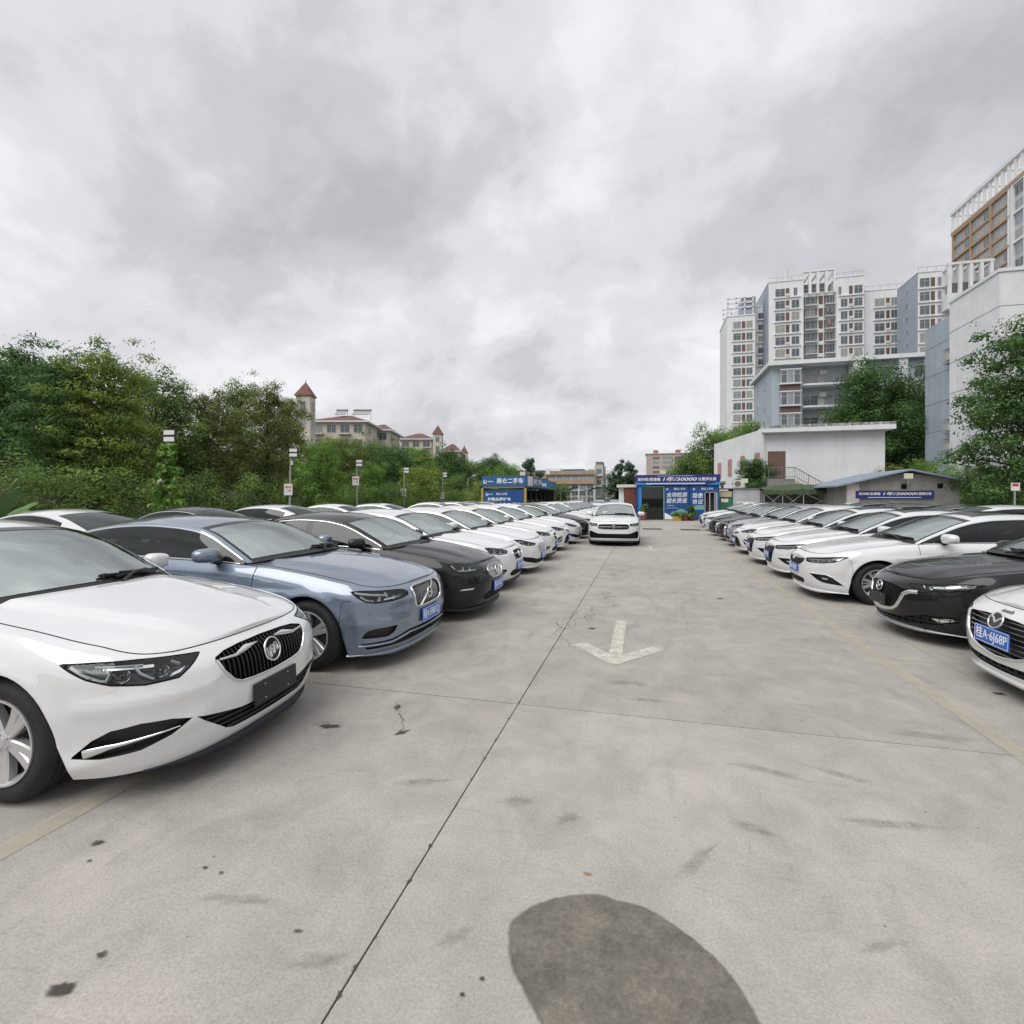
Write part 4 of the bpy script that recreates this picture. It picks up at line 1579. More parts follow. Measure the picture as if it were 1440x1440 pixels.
def shield(parent, m, x, y, z, r):
    A = MB()
    pts = [(x + r * math.cos(t), z + r * (math.sin(t) if math.sin(t) > -.3 else math.sin(t) * 1.2)) for t in np.linspace(0, 2 * PI, 17)[:-1]]
    inn = [(x + (p[0] - x) * .55, z + (p[1] - z) * .55) for p in pts]
    n = len(pts)
    v = [(p[0], y, p[1]) for p in pts] + [(p[0], y, p[1]) for p in inn]
    A.add(v, [(i, (i + 1) % n, n + (i + 1) % n, n + i) for i in range(n) if i not in (2, 3)])
    return A.build('shield_mark', m, parent)


# ---- blue shop at the end of the lane
sh = empty('car_shop', (-.62, 40.5, 0), label='blue car dealer shop with a long banner closing off the lane', cat='shop')
SW, ZS = 5.95, 2.62
MB().box((0, 2.4, 0), (SW, 5.0, 3.0)).build('back_wall', M['signdeep'], sh)
MB().box((0, 0, 0), (.16, 2.4, 2.9)).build('side_wall', M['signdeep'], sh)
MB().box((SW - .12, 0, 0), (SW, 2.4, 2.9)).build('side_wall', M['signdeep'], sh)
MB().box((0, -.02, 2.9), (SW, 5.0, 3.0)).build('roof', M['sheetroof'], sh)
MB().box((.16, 0, 0), (.38, .06, 2.55)).build('front_post', M['bannersky'], sh)
MB().box((.38, .03, 2.5), (2.0, .09, 2.58)).build('door_head', M['teal'], sh)
MB().box((1.98, 0, 0), (2.05, .1, 2.58)).build('front_post', M['teal'], sh)
MB().box((.45, 2.0, 0), (1.95, 2.39, 2.5)).build('inner_wall', mat('shop_inner', (.16, .17, .16), .8), sh)
MB().box((.9, 1.9, 1.6), (1.9, 1.99, 2.35)).build('notice_board', mat('notice_board', (.16, .18, .13), .8), sh)
A = MB()
A.box((.85, 1.0, .72), (1.7, 1.6, .80))
for x in (.9, 1.6):
    for y in (1.05, 1.5):
        A.box((x, y, 0), (x + .05, y + .05, .72))
A.build('desk', mat('desk_wood', (.12, .10, .085), .6), sh)
MB().box((1.0, 1.2, .8), (1.45, 1.3, 1.15)).build('monitor', M['gloss'], sh)
gl = MB().box((.40, .04, .0), (1.96, .05, 2.5)).build('glass_front', glass('shop_glass', (.55, .62, .60), 1.5), sh)
# two printed panels
p1 = MB().box((2.06, -.02, .02), (3.82, .04, ZS)).build('wall_poster', M['signdeep'], sh)
shield(p1, M['letter'], 2.26, -.024, 2.34, .075)
letters(p1, '英伦二手车', M['letter'], .17, (3.15, -.024, 2.34), bold=.002)
letters(p1, '全场检测', M['letter'], .40, (2.93, -.024, 1.88), shear=.15, bold=.003, width=1.48)
letters(p1, '超长质保', M['letter'], .40, (2.93, -.024, 1.43), shear=.15, bold=.003, width=1.48)
A = MB()
A.box((2.28, -.024, 1.08), (2.75, -.021, 1.12))
A.box((2.16, -.024, .90), (3.0, -.021, .925))
A.build('small_print', M['letterpale'], p1)
# the car drawn on the poster: flat print
A = MB()
A.add([(2.45, -.024, .42), (2.60, -.024, .62), (2.9, -.024, .68), (3.1, -.024, .86), (3.4, -.024, .84), (3.62, -.024, .68), (3.74, -.024, .60), (3.76, -.024, .44), (3.3, -.024, .36)], [tuple(range(9))])
A.build('printed_car', M['teal'], p1)
A = MB()
A.add([(2.07, -.024, .05), (2.07, -.024, .55), (2.3, -.024, .44), (2.85, -.024, .12), (2.9, -.024, .05)], [tuple(range(5))])
A.build('printed_wave', M['letter'], p1)
p2 = MB().box((3.86, -.02, .02), (4.90, .04, ZS)).build('wall_poster', M['signdeep'], sh)
MB().box((4.902, -.02, 2.12), (5.9, .04, ZS)).build('wall_poster', M['signdeep'], sh)
shield(p2, M['letter'], 4.18, -.024, 2.34, .075)
letters(p2, '英伦二手车', M['letter'], .17, (5.1, -.024, 2.34), bold=.002)
letters(p2, '隐患', M['letter'], .40, (4.42, -.024, 1.82), shear=.12, bold=.003, width=.72)
letters(p2, '协议', M['letter'], .40, (4.42, -.024, 1.36), shear=.12, bold=.003, width=.72)
MB().add([(3.9, -.024, .78), (4.88, -.024, .80), (4.88, -.024, 1.12), (4.5, -.024, 1.14), (3.9, -.024, .98)], [(0, 1, 2, 3, 4)]).build('printed_wave', M['teal'], p2)
MB().box((4.92, .5, 0), (5.65, 2.3, 2.1)).build('door_recess', M['darkin'], sh)
A = MB()
for x in (4.92, 5.25, 5.60):
    A.box((x, .0, 0), (x + .06, .06, 2.1))
A.box((4.92, .0, 2.06), (5.8, .06, 2.12))
A.build('door_frame', M['steel'], sh)
MB().box((5.70, .0, 0), (5.82, .1, 2.1)).build('front_post', M['steel'], sh)
bn = MB().box((-.06, -.16, ZS + .02), (SW + .05, -.06, 3.42)).build('banner', M['bannerblue'], sh)
MB().add([(-.06, -.163, ZS + .02), (1.2, -.163, ZS + .02), (.7, -.163, ZS + .16), (-.06, -.163, ZS + .24)], [(0, 1, 2, 3)]).build('banner_wave', M['bannersky'], bn)
MB().add([(5.0, -.163, ZS + .02), (SW + .05, -.163, ZS + .02), (SW + .05, -.163, ZS + .26), (5.6, -.163, ZS + .16)], [(0, 1, 2, 3)]).build('banner_wave', M['bannersky'], bn)
letters(bn, '发动机/变速箱', M['letter'], .26, (.92, -.164, 3.06), width=1.68, bold=.004)
letters(bn, '1年/30000', M['letter'], .34, (3.08, -.164, 3.06), width=2.42, shear=.2, bold=.004)
letters(bn, '公里超长保', M['letter'], .26, (5.08, -.164, 3.06), width=1.28, bold=.004)
MB().add([(.75, -.164, ZS + .08), (4.95, -.164, ZS + .08), (4.95, -.164, ZS + .18), (.68, -.164, ZS + .18)], [(0, 1, 2, 3)]).build('small_print', M['letterpale'], bn)
MB().box((1.55, -.164, 3.31), (4.15, -.161, 3.34)).build('small_print', M['letterpale'], bn)

# brown hut left of the shop
hut = empty('brown_hut', (-2.0, 41.2, 0), label='small red brown hut with a white post left of the blue shop', cat='hut')
MB().box((.45, 0, 0), (1.35, 2.2, 2.5)).build('wall', M['brick'], hut)
MB().box((0, .3, 0), (.40, 1.4, 2.45)).build('white_post', M['wwhite'], hut)
MB().box((-.15, -.15, 2.5), (1.36, 2.4, 2.72)).build('roof', M['ac'], hut)
for k in range(6):
    for q in range(2):
        MB().box((.47 + q * .44, -.012, .1 + k * .4), (.88 + q * .44, -.002, .46 + k * .4)).build('cladding_panel', M['brick'], hut)


def flood(name, x, y, z, label, m='flood', group='small floodlights on the stalls'):
    r = empty(name, (x, y, z), label=label, cat='floodlight', group=group)
    MB().box((-.22, -.06, -.16), (.22, .03, .16)).build('housing', M['ac'], r)
    MB().box((-.20, -.066, -.14), (.20, -.061, .14)).build('lens', M[m], r)
    MB().tube([(0, 0, -.16), (0, .02, -.5)], .025, 6).build('bracket', M['galv'], r)
    return r


flood('floodlight', *onY(735, 42)[:1], 42, zat(666, onY(735, 42)[1]), 'yellowish floodlight above the stall sign')
flood('floodlight', *onY(770.5, 52)[:1], 52, zat(665, onY(770.5, 52)[1]), 'pale floodlight above the second stall sign', 'floodw')
flood('floodlight', *onY(932, 42)[:1], 42, zat(664, onY(932, 42)[1]), 'pale floodlight above the shop banner', 'flood')
flood('floodlight', *onY(1047, 40.6)[:1], 40.6, zat(676, onY(1047, 40.6)[1]), 'yellowish floodlight on the grey container', 'flood')

# ---- blue stall on the left with billboards
X0, D0 = onY(678, 40.5)
X1 = onY(738.5, 40.5)[0]
stl = empty('sign_stall', (X0, 40.5, 0), label='steel framed stall with two blue billboards left of the lane', cat='stall')
wS = X1 - X0
A = MB()
for x in (0, wS):
    A.box((x - .09, 0, 0), (x + .09, .16, 2.62))
    A.box((x - .09, 13.5, 0), (x + .09, 13.66, 2.62))
A.box((-.09, .0, 2.50), (wS + .09, .16, 2.62))
A.build('frame', M['yframe'], stl)
z0b, z1b = zat(684.5, D0), zat(669.5, D0)
bb = MB().box((-.02, -.04, z0b), (wS + .12, .05, z1b)).build('top_billboard', M['signblue'], stl)
shield(bb, M['letter'], .26, -.045, (z0b + z1b) / 2 - .02, .15)
MB().box((.50, -.045, (z0b + z1b) / 2 - .05), (.98, -.042, (z0b + z1b) / 2 + .03)).build('small_print', M['letterpale'], bb)
letters(bb, '英仑二手车', M['letter'], .46, (wS * .655, -.045, (z0b + z1b) / 2), width=wS * .62, bold=.010)
zl2 = zat(689.5, D0)
lb2 = MB().box((.10, .02, .3), (wS - .10, .10, zl2)).build('lower_billboard', M['signdeep'], stl)
shield(lb2, M['letter'], .42, .015, zl2 - .32, .11)
MB().box((.58, .015, zl2 - .35), (.92, .018, zl2 - .29)).build('small_print', M['letterpale'], lb2)
letters(lb2, '英仑二手车', M['letter'], .20, (wS * .46, .015, zl2 - .32), width=.95, bold=.003)
letters(lb2, '买靓品质好车', M['letter'], .27, (wS * .40, .015, zl2 - .75), width=2.0, bold=.006)
letters(lb2, '就来英仑二手车', M['letter'], .38, (wS * .52, .015, zl2 - 1.22), width=wS * .80, bold=.008)
# sign on the side, along the lane
sb_ = MB().box((wS + .12, .05, z0b - .05), (wS + .2, 6.2, z1b)).build('side_billboard', M['signblue'], stl)
MB().add([(wS + .204, .05, z0b), (wS + .204, 2.0, z0b - .02), (wS + .204, 2.0, z1b - .02), (wS + .204, .05, z1b - .02)], [(0, 1, 2, 3)]).build('white_panel', M['signwhite'], sb_)
letters(sb_, '英仑二手车', M['letter'], .5, (wS + .206, 4.2, (z0b + z1b) / 2 - .02), (PI / 2, 0, PI / 2), width=3.6, bold=.010)
MB().box((.09, 13.2, 0), (wS - .09, 13.4, 2.45)).build('back_wall', M['darkin'], stl)
MB().box((0.0, .2, 0), (.08, 13.2, 2.4)).build('side_wall', M['darkin'], stl)
A = MB()
for k in range(6):
    A.box((wS - .06, 2.2 + k * 2.2, 0), (wS + .02, 2.28 + k * 2.2, 2.45))
A.build('post', M['darkin'], stl)
MB().add([(-.1, .17, 2.64), (wS + .25, .17, 2.64), (wS + 2.1, 13.6, 2.3), (-.1, 13.6, 2.64), (-.1, .17, 2.68), (wS + .25, .17, 2.68), (wS + 2.1, 13.6, 2.34), (-.1, 13.6, 2.68)],
         [(3, 2, 1, 0), (4, 5, 6, 7), (0, 1, 5, 4), (1, 2, 6, 5), (2, 3, 7, 6), (3, 0, 4, 7)]).build('awning', M['greenroof'], stl)
for k in range(4):
    MB().box((wS - 1.6, 4 + k * 2.2, 0), (wS - .8, 4.9 + k * 2.2, 1.5)).build('display_board', mat('board_%d' % k, ((.12, .06, .02), (.10, .10, .10), (.2, .10, .03), (.06, .08, .12))[k], .7), stl)
# second stall further up the lane
X2, D2 = onY(757, 54)
st2 = empty('sign_stall', (X2, 54, 0), label='second stall further up the lane with a small blue sign and green awning', cat='stall')
b2 = MB().box((0, 0, zat(690, D2)), (1.0, .1, zat(675, D2))).build('top_billboard', M['signblue'], st2)
MB().box((1.0, .0, zat(690, D2)), (1.08, 5, zat(676, D2))).build('side_billboard', M['signblue'], st2)
letters(b2, '二手车', M['letter'], .4, (.5, -.005, zat(682.5, D2)), width=.8, bold=.008)
MB().add([(-.1, .2, 2.5), (1.6, .2, 2.45), (3.6, 16, 2.2), (-.1, 16, 2.5), (-.1, .2, 2.55), (1.6, .2, 2.5), (3.6, 16, 2.25), (-.1, 16, 2.55)],
         [(3, 2, 1, 0), (4, 5, 6, 7), (0, 1, 5, 4), (1, 2, 6, 5), (2, 3, 7, 6), (3, 0, 4, 7)]).build('awning', M['greenroof'], st2)
A = MB()
for k in range(6):
    A.box((1.5 + k * .35, .3 + k * 3, 0), (1.58 + k * .35, .38 + k * 3, 2.4))
A.box((.0, .1, 0), (.08, .18, 2.5))
A.build('post', M['galv'], st2)


def parasol(u, D, w, label, m='greenroof', h=2.75):
    x, y = at(u, D)
    r = empty('canopy', (x, y, 0), 0, label, 'canopy', 'canopies beyond the end of the lane')
    A = MB()
    n = 10
    a, b_ = w / 2, 2.2
    v = []
    for i in range(n + 1):
        t = i / n
        z = h + .55 * math.sin(PI * t)
        v += [(-a + w * t, -b_, z), (-a + w * t, b_, z)]
    A.add(v, [(2 * i, 2 * i + 2, 2 * i + 3, 2 * i + 1) for i in range(n)])
    A.add([(p[0], p[1], p[2] - .06) for p in v], [(2 * i + 1, 2 * i + 3, 2 * i + 2, 2 * i) for i in range(n)])
    A.build('cover', M[m], r)
    for x_ in (-a + .1, a - .1):
        MB().tube([(x_, 0, 0), (x_, 0, h)], .06, 6).build('post', M['galv'], r)


M['tentred'] = mat('tent_red', (.30, .07, .07), .8)
parasol(812, 80, 3.4, 'left green arched canopy beyond the left row')
parasol(841, 82, 3.0, 'right green arched canopy beyond the left row')
parasol(868, 92, 3.2, 'red canopy seen left of the red brown hut', 'tentred', 2.4)

# ---- grey container, green box, air conditioner
X0, D0 = onY(1008, 41)
X1 = onY(1068, 41)[0]
ct = empty('container', (X0, 41, 0), label='grey metal container with a green door end beside the shop', cat='container')
MB().box((1.15, 0, 0), (X1 - X0, 2.4, 2.32)).build('body', M['contgrey'], ct)
MB().box((0, .05, 0), (1.15, 2.4, 2.2)).build('side_box', M['greenbox'], ct)
MB().box((.05, -.01, 1.75), (1.05, .045, 2.15)).build('notice', M['beige'], ct)
MB().box((.30, -.01, 1.35), (.8, .045, 1.6)).build('notice', M['signwhite'], ct)
MB().box((-.05, -.1, 2.322), (X1 - X0 + .05, 2.5, 2.40)).build('roof', M['recess'], ct)
A = MB()
for k in range(14):
    A.box((1.25 + k * .14, -.025, .1), (1.31 + k * .14, -.003, 2.25))
A.build('rib', M['contgrey'], ct)
MB().box((1.4, -.05, .9), (2.9, -.028, 1.4)).build('poster', M['signwhite'], ct)
acu = empty('air_conditioner', (X0 + 1.25, 41.6, 2.40), label='white air conditioner unit on the grey container roof', cat='air conditioner')
MB().box((0, 0, .05), (.82, .32, .62)).build('case', M['ac'], acu)
t = np.linspace(0, 2 * PI, 21)[:-1]
MB().add([(.30 + .22 * math.cos(a), -.004, .33 + .22 * math.sin(a)) for a in t], [tuple(range(20))]).build('fan_grille', M['recess'], acu)
for x in (.1, .7):
    MB().box((x, .05, 0), (x + .06, .28, .05)).build('foot', M['recess'], acu)
# plants on the container
pl = empty('plant', (X0 + .45, 41.5, 2.40), label='small potted plant on the grey container edge', cat='plant')
V, F = leaves([(0, 0, .3), (.1, .05, .42), (-.12, 0, .35)], .2, 160, .16, np.random.default_rng(5), .9)
link('foliage', quick_me('foliage', V, F, LM['yellow']), pl)
MB().tube([(0, 0, 0), (0, 0, .18)], [.09, .12], 10).build('pot', M['pot'], pl)

# ---- green tent
X0, D0 = onY(1074, 39.5)
X1 = onY(1184, 39.5)[0]
tn = empty('canopy_tent', (X0, 39.5, 0), label='dark green canopy tent on a scissor frame', cat='tent')
w_ = X1 - X0
A = MB()
nx_, ny_ = 28, 10
v = []
for i in range(nx_ + 1):
    for j in range(ny_ + 1):
        x, y = w_ * i / nx_, 3.0 * j / ny_
        sag = .10 * abs(math.sin(PI * 2 * i / nx_ )) + .03 * math.sin(i * 1.7 + j)
        z = 2.28 + .42 * min(1, math.sin(PI * j / ny_) * 1.1) * min(1, 4 * i / nx_ + .2) - sag
        v.append((x, y, z))
f = [(i * (ny_ + 1) + j, (i + 1) * (ny_ + 1) + j, (i + 1) * (ny_ + 1) + j + 1, i * (ny_ + 1) + j + 1) for i in range(nx_) for j in range(ny_)]
A.add(v, f)
A.build('cover', M['tent'], tn, smooth=True)
A = MB()
v = []
for i in range(57):
    x = w_ * i / 56
    b0 = .03 * math.sin(i * 1.3)
    zz_ = 2.28 - .10 * abs(math.sin(PI * 2 * x / w_))
    v += [(x, -.02 + b0 * .3, zz_), (x, -.03 + b0, 1.92 + .04 * math.sin(i * .9))]
A.add(v, [(2 * i, 2 * i + 1, 2 * i + 3, 2 * i + 2) for i in range(56)])
A.build('valance', M['tent'], tn, smooth=True)
for x in (0.03, w_ * .25, w_ * .52, w_ - .03):
    for y in (.03, 2.97):
        MB().tube([(x, y, 0), (x, y, 2.25)], .03, 6).build('leg', M['steel'], tn)
A = MB()
xx = [0.03, w_ * .25, w_ * .52, w_ - .03]
for i in range(3):
    A.tube([(xx[i], .03, 2.0), (xx[i + 1], .03, .9)], .018, 5)
    A.tube([(xx[i], .03, .9), (xx[i + 1], .03, 2.0)], .018, 5)
A.build('scissor_brace', M['steel'], tn)
MB().box((.05, 2.9, 0), (w_ - .05, 2.94, 2.2)).build('back_sheet', M['recess'], tn)

# ---- gabled shed with a blue banner
YS_ = 36.0
X0, D0 = onY(1181, YS_)
X1 = onY(1350, YS_)[0]
sd_ = empty('gabled_shed', (X0, YS_, 0), label='low concrete shed with blue grey roof and blue banner', cat='shed')
w_ = X1 - X0
rx_ = onY(1276, YS_)[0] - X0
zr_ = zat(663, D0)
ze0, ze1 = zat(680, D0), zat(676, D0 * .96)
MB().add([(.35, 0, 0), (w_, 0, 0), (w_, 0, ze1), (rx_, 0, zr_ - .12), (.35, 0, ze0), (.35, 7, 0), (w_, 7, 0), (w_, 7, ze1), (rx_, 7, zr_ - .12), (.35, 7, ze0)],
         [(0, 1, 2, 3, 4), (9, 8, 7, 6, 5), (0, 4, 9, 5), (1, 6, 7, 2), (4, 3, 8, 9), (3, 2, 7, 8)]).build('wall', M['conc2'], sd_)
MB().box((.36, -.12, 0), (1.02, -.004, ze0 - .02)).build('pier', mat('pier_pale', (.48, .44, .42), .85, var=.1, scale=2), sd_)
for (xa_, za_, xb_, zb_) in ((-.35, ze0 - .22, rx_, zr_), (rx_, zr_, w_ + .35, ze1 - .12)):
    n = max(4, int(abs(xb_ - xa_) / .5))
    MB().add([(xa_, -.5, za_), (xb_, -.5, zb_), (xb_, 7.3, zb_), (xa_, 7.3, za_), (xa_, -.5, za_ + .10), (xb_, -.5, zb_ + .10), (xb_, 7.3, zb_ + .10), (xa_, 7.3, za_ + .10)],
             [(3, 2, 1, 0), (4, 5, 6, 7), (0, 1, 5, 4), (1, 2, 6, 5), (2, 3, 7, 6), (3, 0, 4, 7)]).build('roof', M['sheetroof'], sd_)
for x, z in ((onY(1271, YS_)[0] - X0, zat(684.5, D0)), (onY(1322, YS_)[0] - X0, zat(684, D0))):
    MB().box((x - .14, -.02, z - .15), (x + .14, -.003, z + .15)).build('vent_hole', M['gap'], sd_)
xa_, xb_ = onY(1202, YS_)[0] - X0, onY(1312, YS_)[0] - X0
zb0, zb1 = zat(701, D0 * .97), zat(690, D0 * .97)
bn = MB().box((xa_, -.14, zb0), (xb_, -.10, zb1)).build('banner', M['bannerblue'], sd_)
zc = (zb0 + zb1) / 2 + .04
wb_ = xb_ - xa_
letters(bn, '发动机/变速箱', M['letter'], .17, (xa_ + wb_ * .18, -.144, zc), width=wb_ * .28, bold=.002)
letters(bn, '1年/30000', M['letter'], .22, (xa_ + wb_ * .55, -.144, zc), width=wb_ * .41, shear=.2, bold=.002)
letters(bn, '公里超长保', M['letter'], .17, (xa_ + wb_ * .865, -.144, zc), width=wb_ * .20, bold=.002)
MB().box((xa_ + wb_ * .16, -.144, zb0 + .04), (xa_ + wb_ * .84, -.141, zb0 + .085)).build('small_print', M['letterpale'], bn)
flx = onY(1271, YS_)[0]
flood('floodlight', flx, YS_ - .55, zr_ - .35, 'greenish floodlight under the shed roof ridge', 'flood')

# ---- tall white block surroundings: bushes on the right
tree_px('bush', 1250, 43, 652, 1.7, .3, 'bush', 5500, .15, 'olive', 41, 'olive green shrub behind the left roof edge of the shed', None, 'bush', gz=0)
tree_px('bush', 1312, 45, 648, 2.2, .3, 'bush', 7000, .15, 'bright', 42, 'light green shrub over the shed roof', None, 'bush', gz=0)
tree_px('bush', 1362, 38, 658, 2.0, .2, 'bush', 7000, .14, 'mid', 43, 'green shrub right of the shed', None, 'bush', gz=0)
tree_px('bush', 1412, 34, 662, 1.9, .2, 'bush', 7000, .13, 'dark', 44, 'dark shrub behind the small sign post at the right edge', None, 'bush', gz=0)
tree_px('bush', 1470, 32, 650, 2.2, .2, 'bush', 7000, .14, 'dark', 45, 'dark shrub at the right edge below the large leafy tree', None, 'bush', gz=0)

# ---- lamp posts with notice boards along the left bank
POLES = [(240, 25.5, 604, 'first and nearest lamp post with twin floodlights, wrapped in vines', 683),
         (411, 36, 630, 'second lamp post with twin floodlights, bare grey pole', 688),
         (505, 46, 646, 'third lamp post, in front of bright green shrubs', 676),
         (571, 57, 657, 'fourth lamp post, by the yellow green shrub', 692),
         (624, 67, 664, 'fifth lamp post, leaning, beside the low green shrub', 697),
         (659, 80, 672, 'sixth lamp post, farthest, with a bent lamp arm', 698)]
pole_parts = {}
for i, (u, D, vt, lab, vs) in enumerate(POLES):
    x, y = at(u - 6 * 25 / D, D)
    g = .15
    H = zat(vt, D) - g
    r = empty('lamp_post', (x, y, g), YAW * .6, lab, 'lamp post', 'lamp posts along the left bank')
    lean = .02 * H if i in (1, 4, 5) else 0.0
    MB().tube([(0, 0, 0), (lean, 0, H - .1)], [.075, .05], 10).build('pole', M['galv'], r)
    if i < 5:
        MB().tube([(lean, 0, H - .75), (lean + .34, -.06, H - .72)], .03, 6).build('bracket', M['galv'], r)
        for k in range(2):
            h_ = MB().box((-.02 + lean, -.22, H - .66 + k * .33), (.64 + lean, -.12, H - .36 + k * .33)).build('floodlight', M['trim'], r)
            MB().box((.03 + lean, -.226, H - .62 + k * .33), (.59 + lean, -.221, H - .40 + k * .33)).build('lens', M['floodw'], h_)
    else:
        MB().tube([(lean, 0, H - .3), (lean + .4, -.05, H + .1), (lean + .9, -.1, H + .35)], .04, 6).build('lamp_arm', M['galv'], r)
        MB().box((lean + .8, -.2, H + .30), (lean + 1.3, 0, H + .40)).build('lamp_head', M['ac'], r)
    zs = zat(vs, D) - g
    sw_ = .62
    nb = MB().box((-.36 + lean * .4, -.14, zs - .42), (-.36 + sw_ + lean * .4, -.115, zs + .38)).build('notice_board', M['signwhite'], r)
    if i < 5:
        letters(nb, '精品车区', M['letterred'], .17, (-.36 + sw_ / 2 + lean * .4, -.142, zs + .14), width=.50, bold=.004)
        letters(nb, '一号', M['letterdark'], .17, (-.30 + sw_ / 2 + lean * .4, -.142, zs - .12), width=.26, bold=.004)
    if i == 1:
        MB().box((lean + .1, -.14, H - 1.2), (lean + .2, -.04, H - .9)).build('camera', M['ac'], r)
x, y = at(236, 25.3)
vi = empty('climbing_vine', (x, y, .1), label='leafy vine climbing the nearest lamp post', cat='vine')
rg = np.random.default_rng(31)
C, R_ = [], []
for k in range(60):
    z = rg.uniform(.2, 4.15)
    s = .80 * (1 - z / 4.9) * rg.uniform(.5, 1.25) + .08
    a = rg.uniform(0, 2 * PI)
    C.append((s * rg.uniform(.2, 1.3) * math.cos(a) + .08, s * .6 * math.sin(a) - .12, z))
    R_.append(.22)
V, F = leaves(C, R_, 2600, .20, rg, .9, .4, .8)
link('foliage', quick_me('foliage', V, F, LM['bright']), vi)
A = MB()
A.tube([(.1 + .1 * math.sin(k * .9), -.05, k * .42) for k in range(11)], .025, 5)
A.build('stem', M['bark'], vi)
# banana plant at the left edge
x, y = at(-14, 15.5)
bp_ = empty('banana_plant', (x, y, 0), label='broad banana leaves at the left edge behind the white car', cat='plant')
for k, (az, ln, tilt) in enumerate(((.3, 2.1, 1.25), (1.6, 1.8, .95), (2.9, 1.9, 1.0), (-1.2, 2.0, 1.1), (.9, 2.3, 1.4), (.1, 1.7, .8))):
    A = MB()
    n = 14
    v = []
    for i in range(n + 1):
        t = i / n
        r_ = ln * math.cos(tilt) * t + .25 * t * t
        z = .55 + ln * math.sin(tilt) * t - .45 * t ** 2.5
        wd = .27 * math.sin(PI * min(1, t * .92 + .08)) ** .6
        ca, sa = math.cos(az), math.sin(az)
        for s in (-1, 0, 1):
            v.append((r_ * ca - s * wd * sa, r_ * sa + s * wd * ca, z - abs(s) * .07))
    A.add(v, [(3 * i + q, 3 * i + q + 1, 3 * i + q + 4, 3 * i + q + 3) for i in range(n) for q in (0, 1)])
    A.build('leaf', mat('banana_leaf_%d' % k, (.06 + .02 * (k % 3), .15 + .02 * (k % 2), .03), .5), bp_, smooth=True)
MB().tube([(0, 0, 0), (0, 0, .7)], [.13, .08], 10).build('stem', mat('banana_stem', (.10, .14, .05), .7), bp_)

# undergrowth on the foot of the bank: one mass of leaves
rg = np.random.default_rng(77)
C, R_ = [], []
for k in range(820):
    yy = rg.uniform(-2, 105)
    xx_ = -26.0 - rg.uniform(0, 5.5) ** 1.0 * (0 if k % 3 == 0 else 1)
    z = hillz(xx_, yy) + rg.uniform(.0, 1.0) ** .7 * (2.7 if yy < 60 else 2.4)
    C.append((xx_, yy, z))
    R_.append(rg.uniform(.5, 1.05))
for k in range(260):
    C.append((-25.7 - rg.uniform(0, .9), rg.uniform(0, 70), rg.uniform(.0, 1.3)))
    R_.append(.55)
V, F = leaves(C, R_, 90000, .19, rg, .9)
tag(link('undergrowth', quick_me('undergrowth', V, F, LM['mid'])), 'dense green undergrowth at the foot of the bank', kind='stuff')
C, R_ = [], []
for k in range(520):
    yy = rg.uniform(-5, 235)
    xx_ = -33 - rg.uniform(0, 36)
    z = hillz(xx_, yy) + rg.uniform(.3, 4.6)
    C.append((xx_, yy, z))
    R_.append(rg.uniform(1.1, 2.3))
V, F = leaves(C, R_, 60000, .34, rg, .8)
tag(link('hillside_foliage', quick_me('hillside_foliage', V, F, LM['dark'])), 'mass of dark trees covering the hillside under the villas', kind='stuff')

# ---- small things in front of the shop
def potted(x, y, hp, m, hl, lm, label, seed, box=False):
    r = empty('potted_plant', (x, y, 0), label=label, cat='potted plant', group='plants in front of the shop')
    if box:
        MB().box((-.3, -.2, 0), (.3, .2, hp)).build('pot', M[m], r)
    else:
        MB().tube([(0, 0, 0), (0, 0, hp)], [.2, .27], 14).build('pot', M[m], r)
    rg = np.random.default_rng(seed)
    C = [(rg.normal() * .14, rg.normal() * .12, hp + hl * k / 8) for k in range(9)]
    V, F = leaves(C, .2, 420, .20, rg, 1.0, .3, .4)
    link('foliage', quick_me('foliage', V, F, LM[lm]), r)


xx_, _d = onY(905, 39.4)
potted(xx_, 39.4, .62, 'pot', .45, 'mid', 'red pot with a yellow green plant left of the shop door', 51)
xx_, _d = onY(952, 39.3)
potted(xx_, 39.3, .34, 'ochre', .12, 'mid', 'ochre planter box under the shop poster', 52, True)
xx_, _d = onY(972, 39.6)
potted(xx_, 39.6, .28, 'brick', .7, 'dark', 'dark leafy plant between the two shop posters', 53)
xx_, _d = onY(963, 39.4)
potted(xx_, 39.4, .32, 'brick', .15, 'olive', 'small brown pot beside the ochre planter box', 54)
xx_, _d = onY(872, 44)
potted(xx_, 44, .5, 'conc2', .7, 'mid', 'green plant beside the white post of the brown hut', 55)
# sign post at the right edge
x, y = at(1427, 24)
sp_ = empty('sign_post', (x, y, 0), label='small red and white sign on a post at the right edge', cat='sign')
MB().tube([(0, 0, 0), (0, 0, zat(684, 24))], .035, 8).build('pole', M['galv'], sp_)
pn = MB().box((-.17, -.05, zat(690, 24)), (.17, -.036, zat(679, 24))).build('panel', M['signwhite'], sp_)
MB().box((-.12, -.054, zat(684, 24)), (.12, -.051, zat(680, 24))).build('red_print', M['letterred'], pn)
M['navy_trim'] = mat('lip_dark_blue', (0.014, 0.016, 0.024), 0.5)
M['lip_silver'] = mat('lip_silver', (0.40, 0.41, 0.43), 0.4, 0.6)
M['galvdark'] = mat('letter_grey', (.20, .20, .205), .4, .3)
# ================================================================== CARS
# a body is an analytic surface P(s, z): s runs along the outline of the car from the
# middle of the nose round to the tail (metres), z is the height above the ground


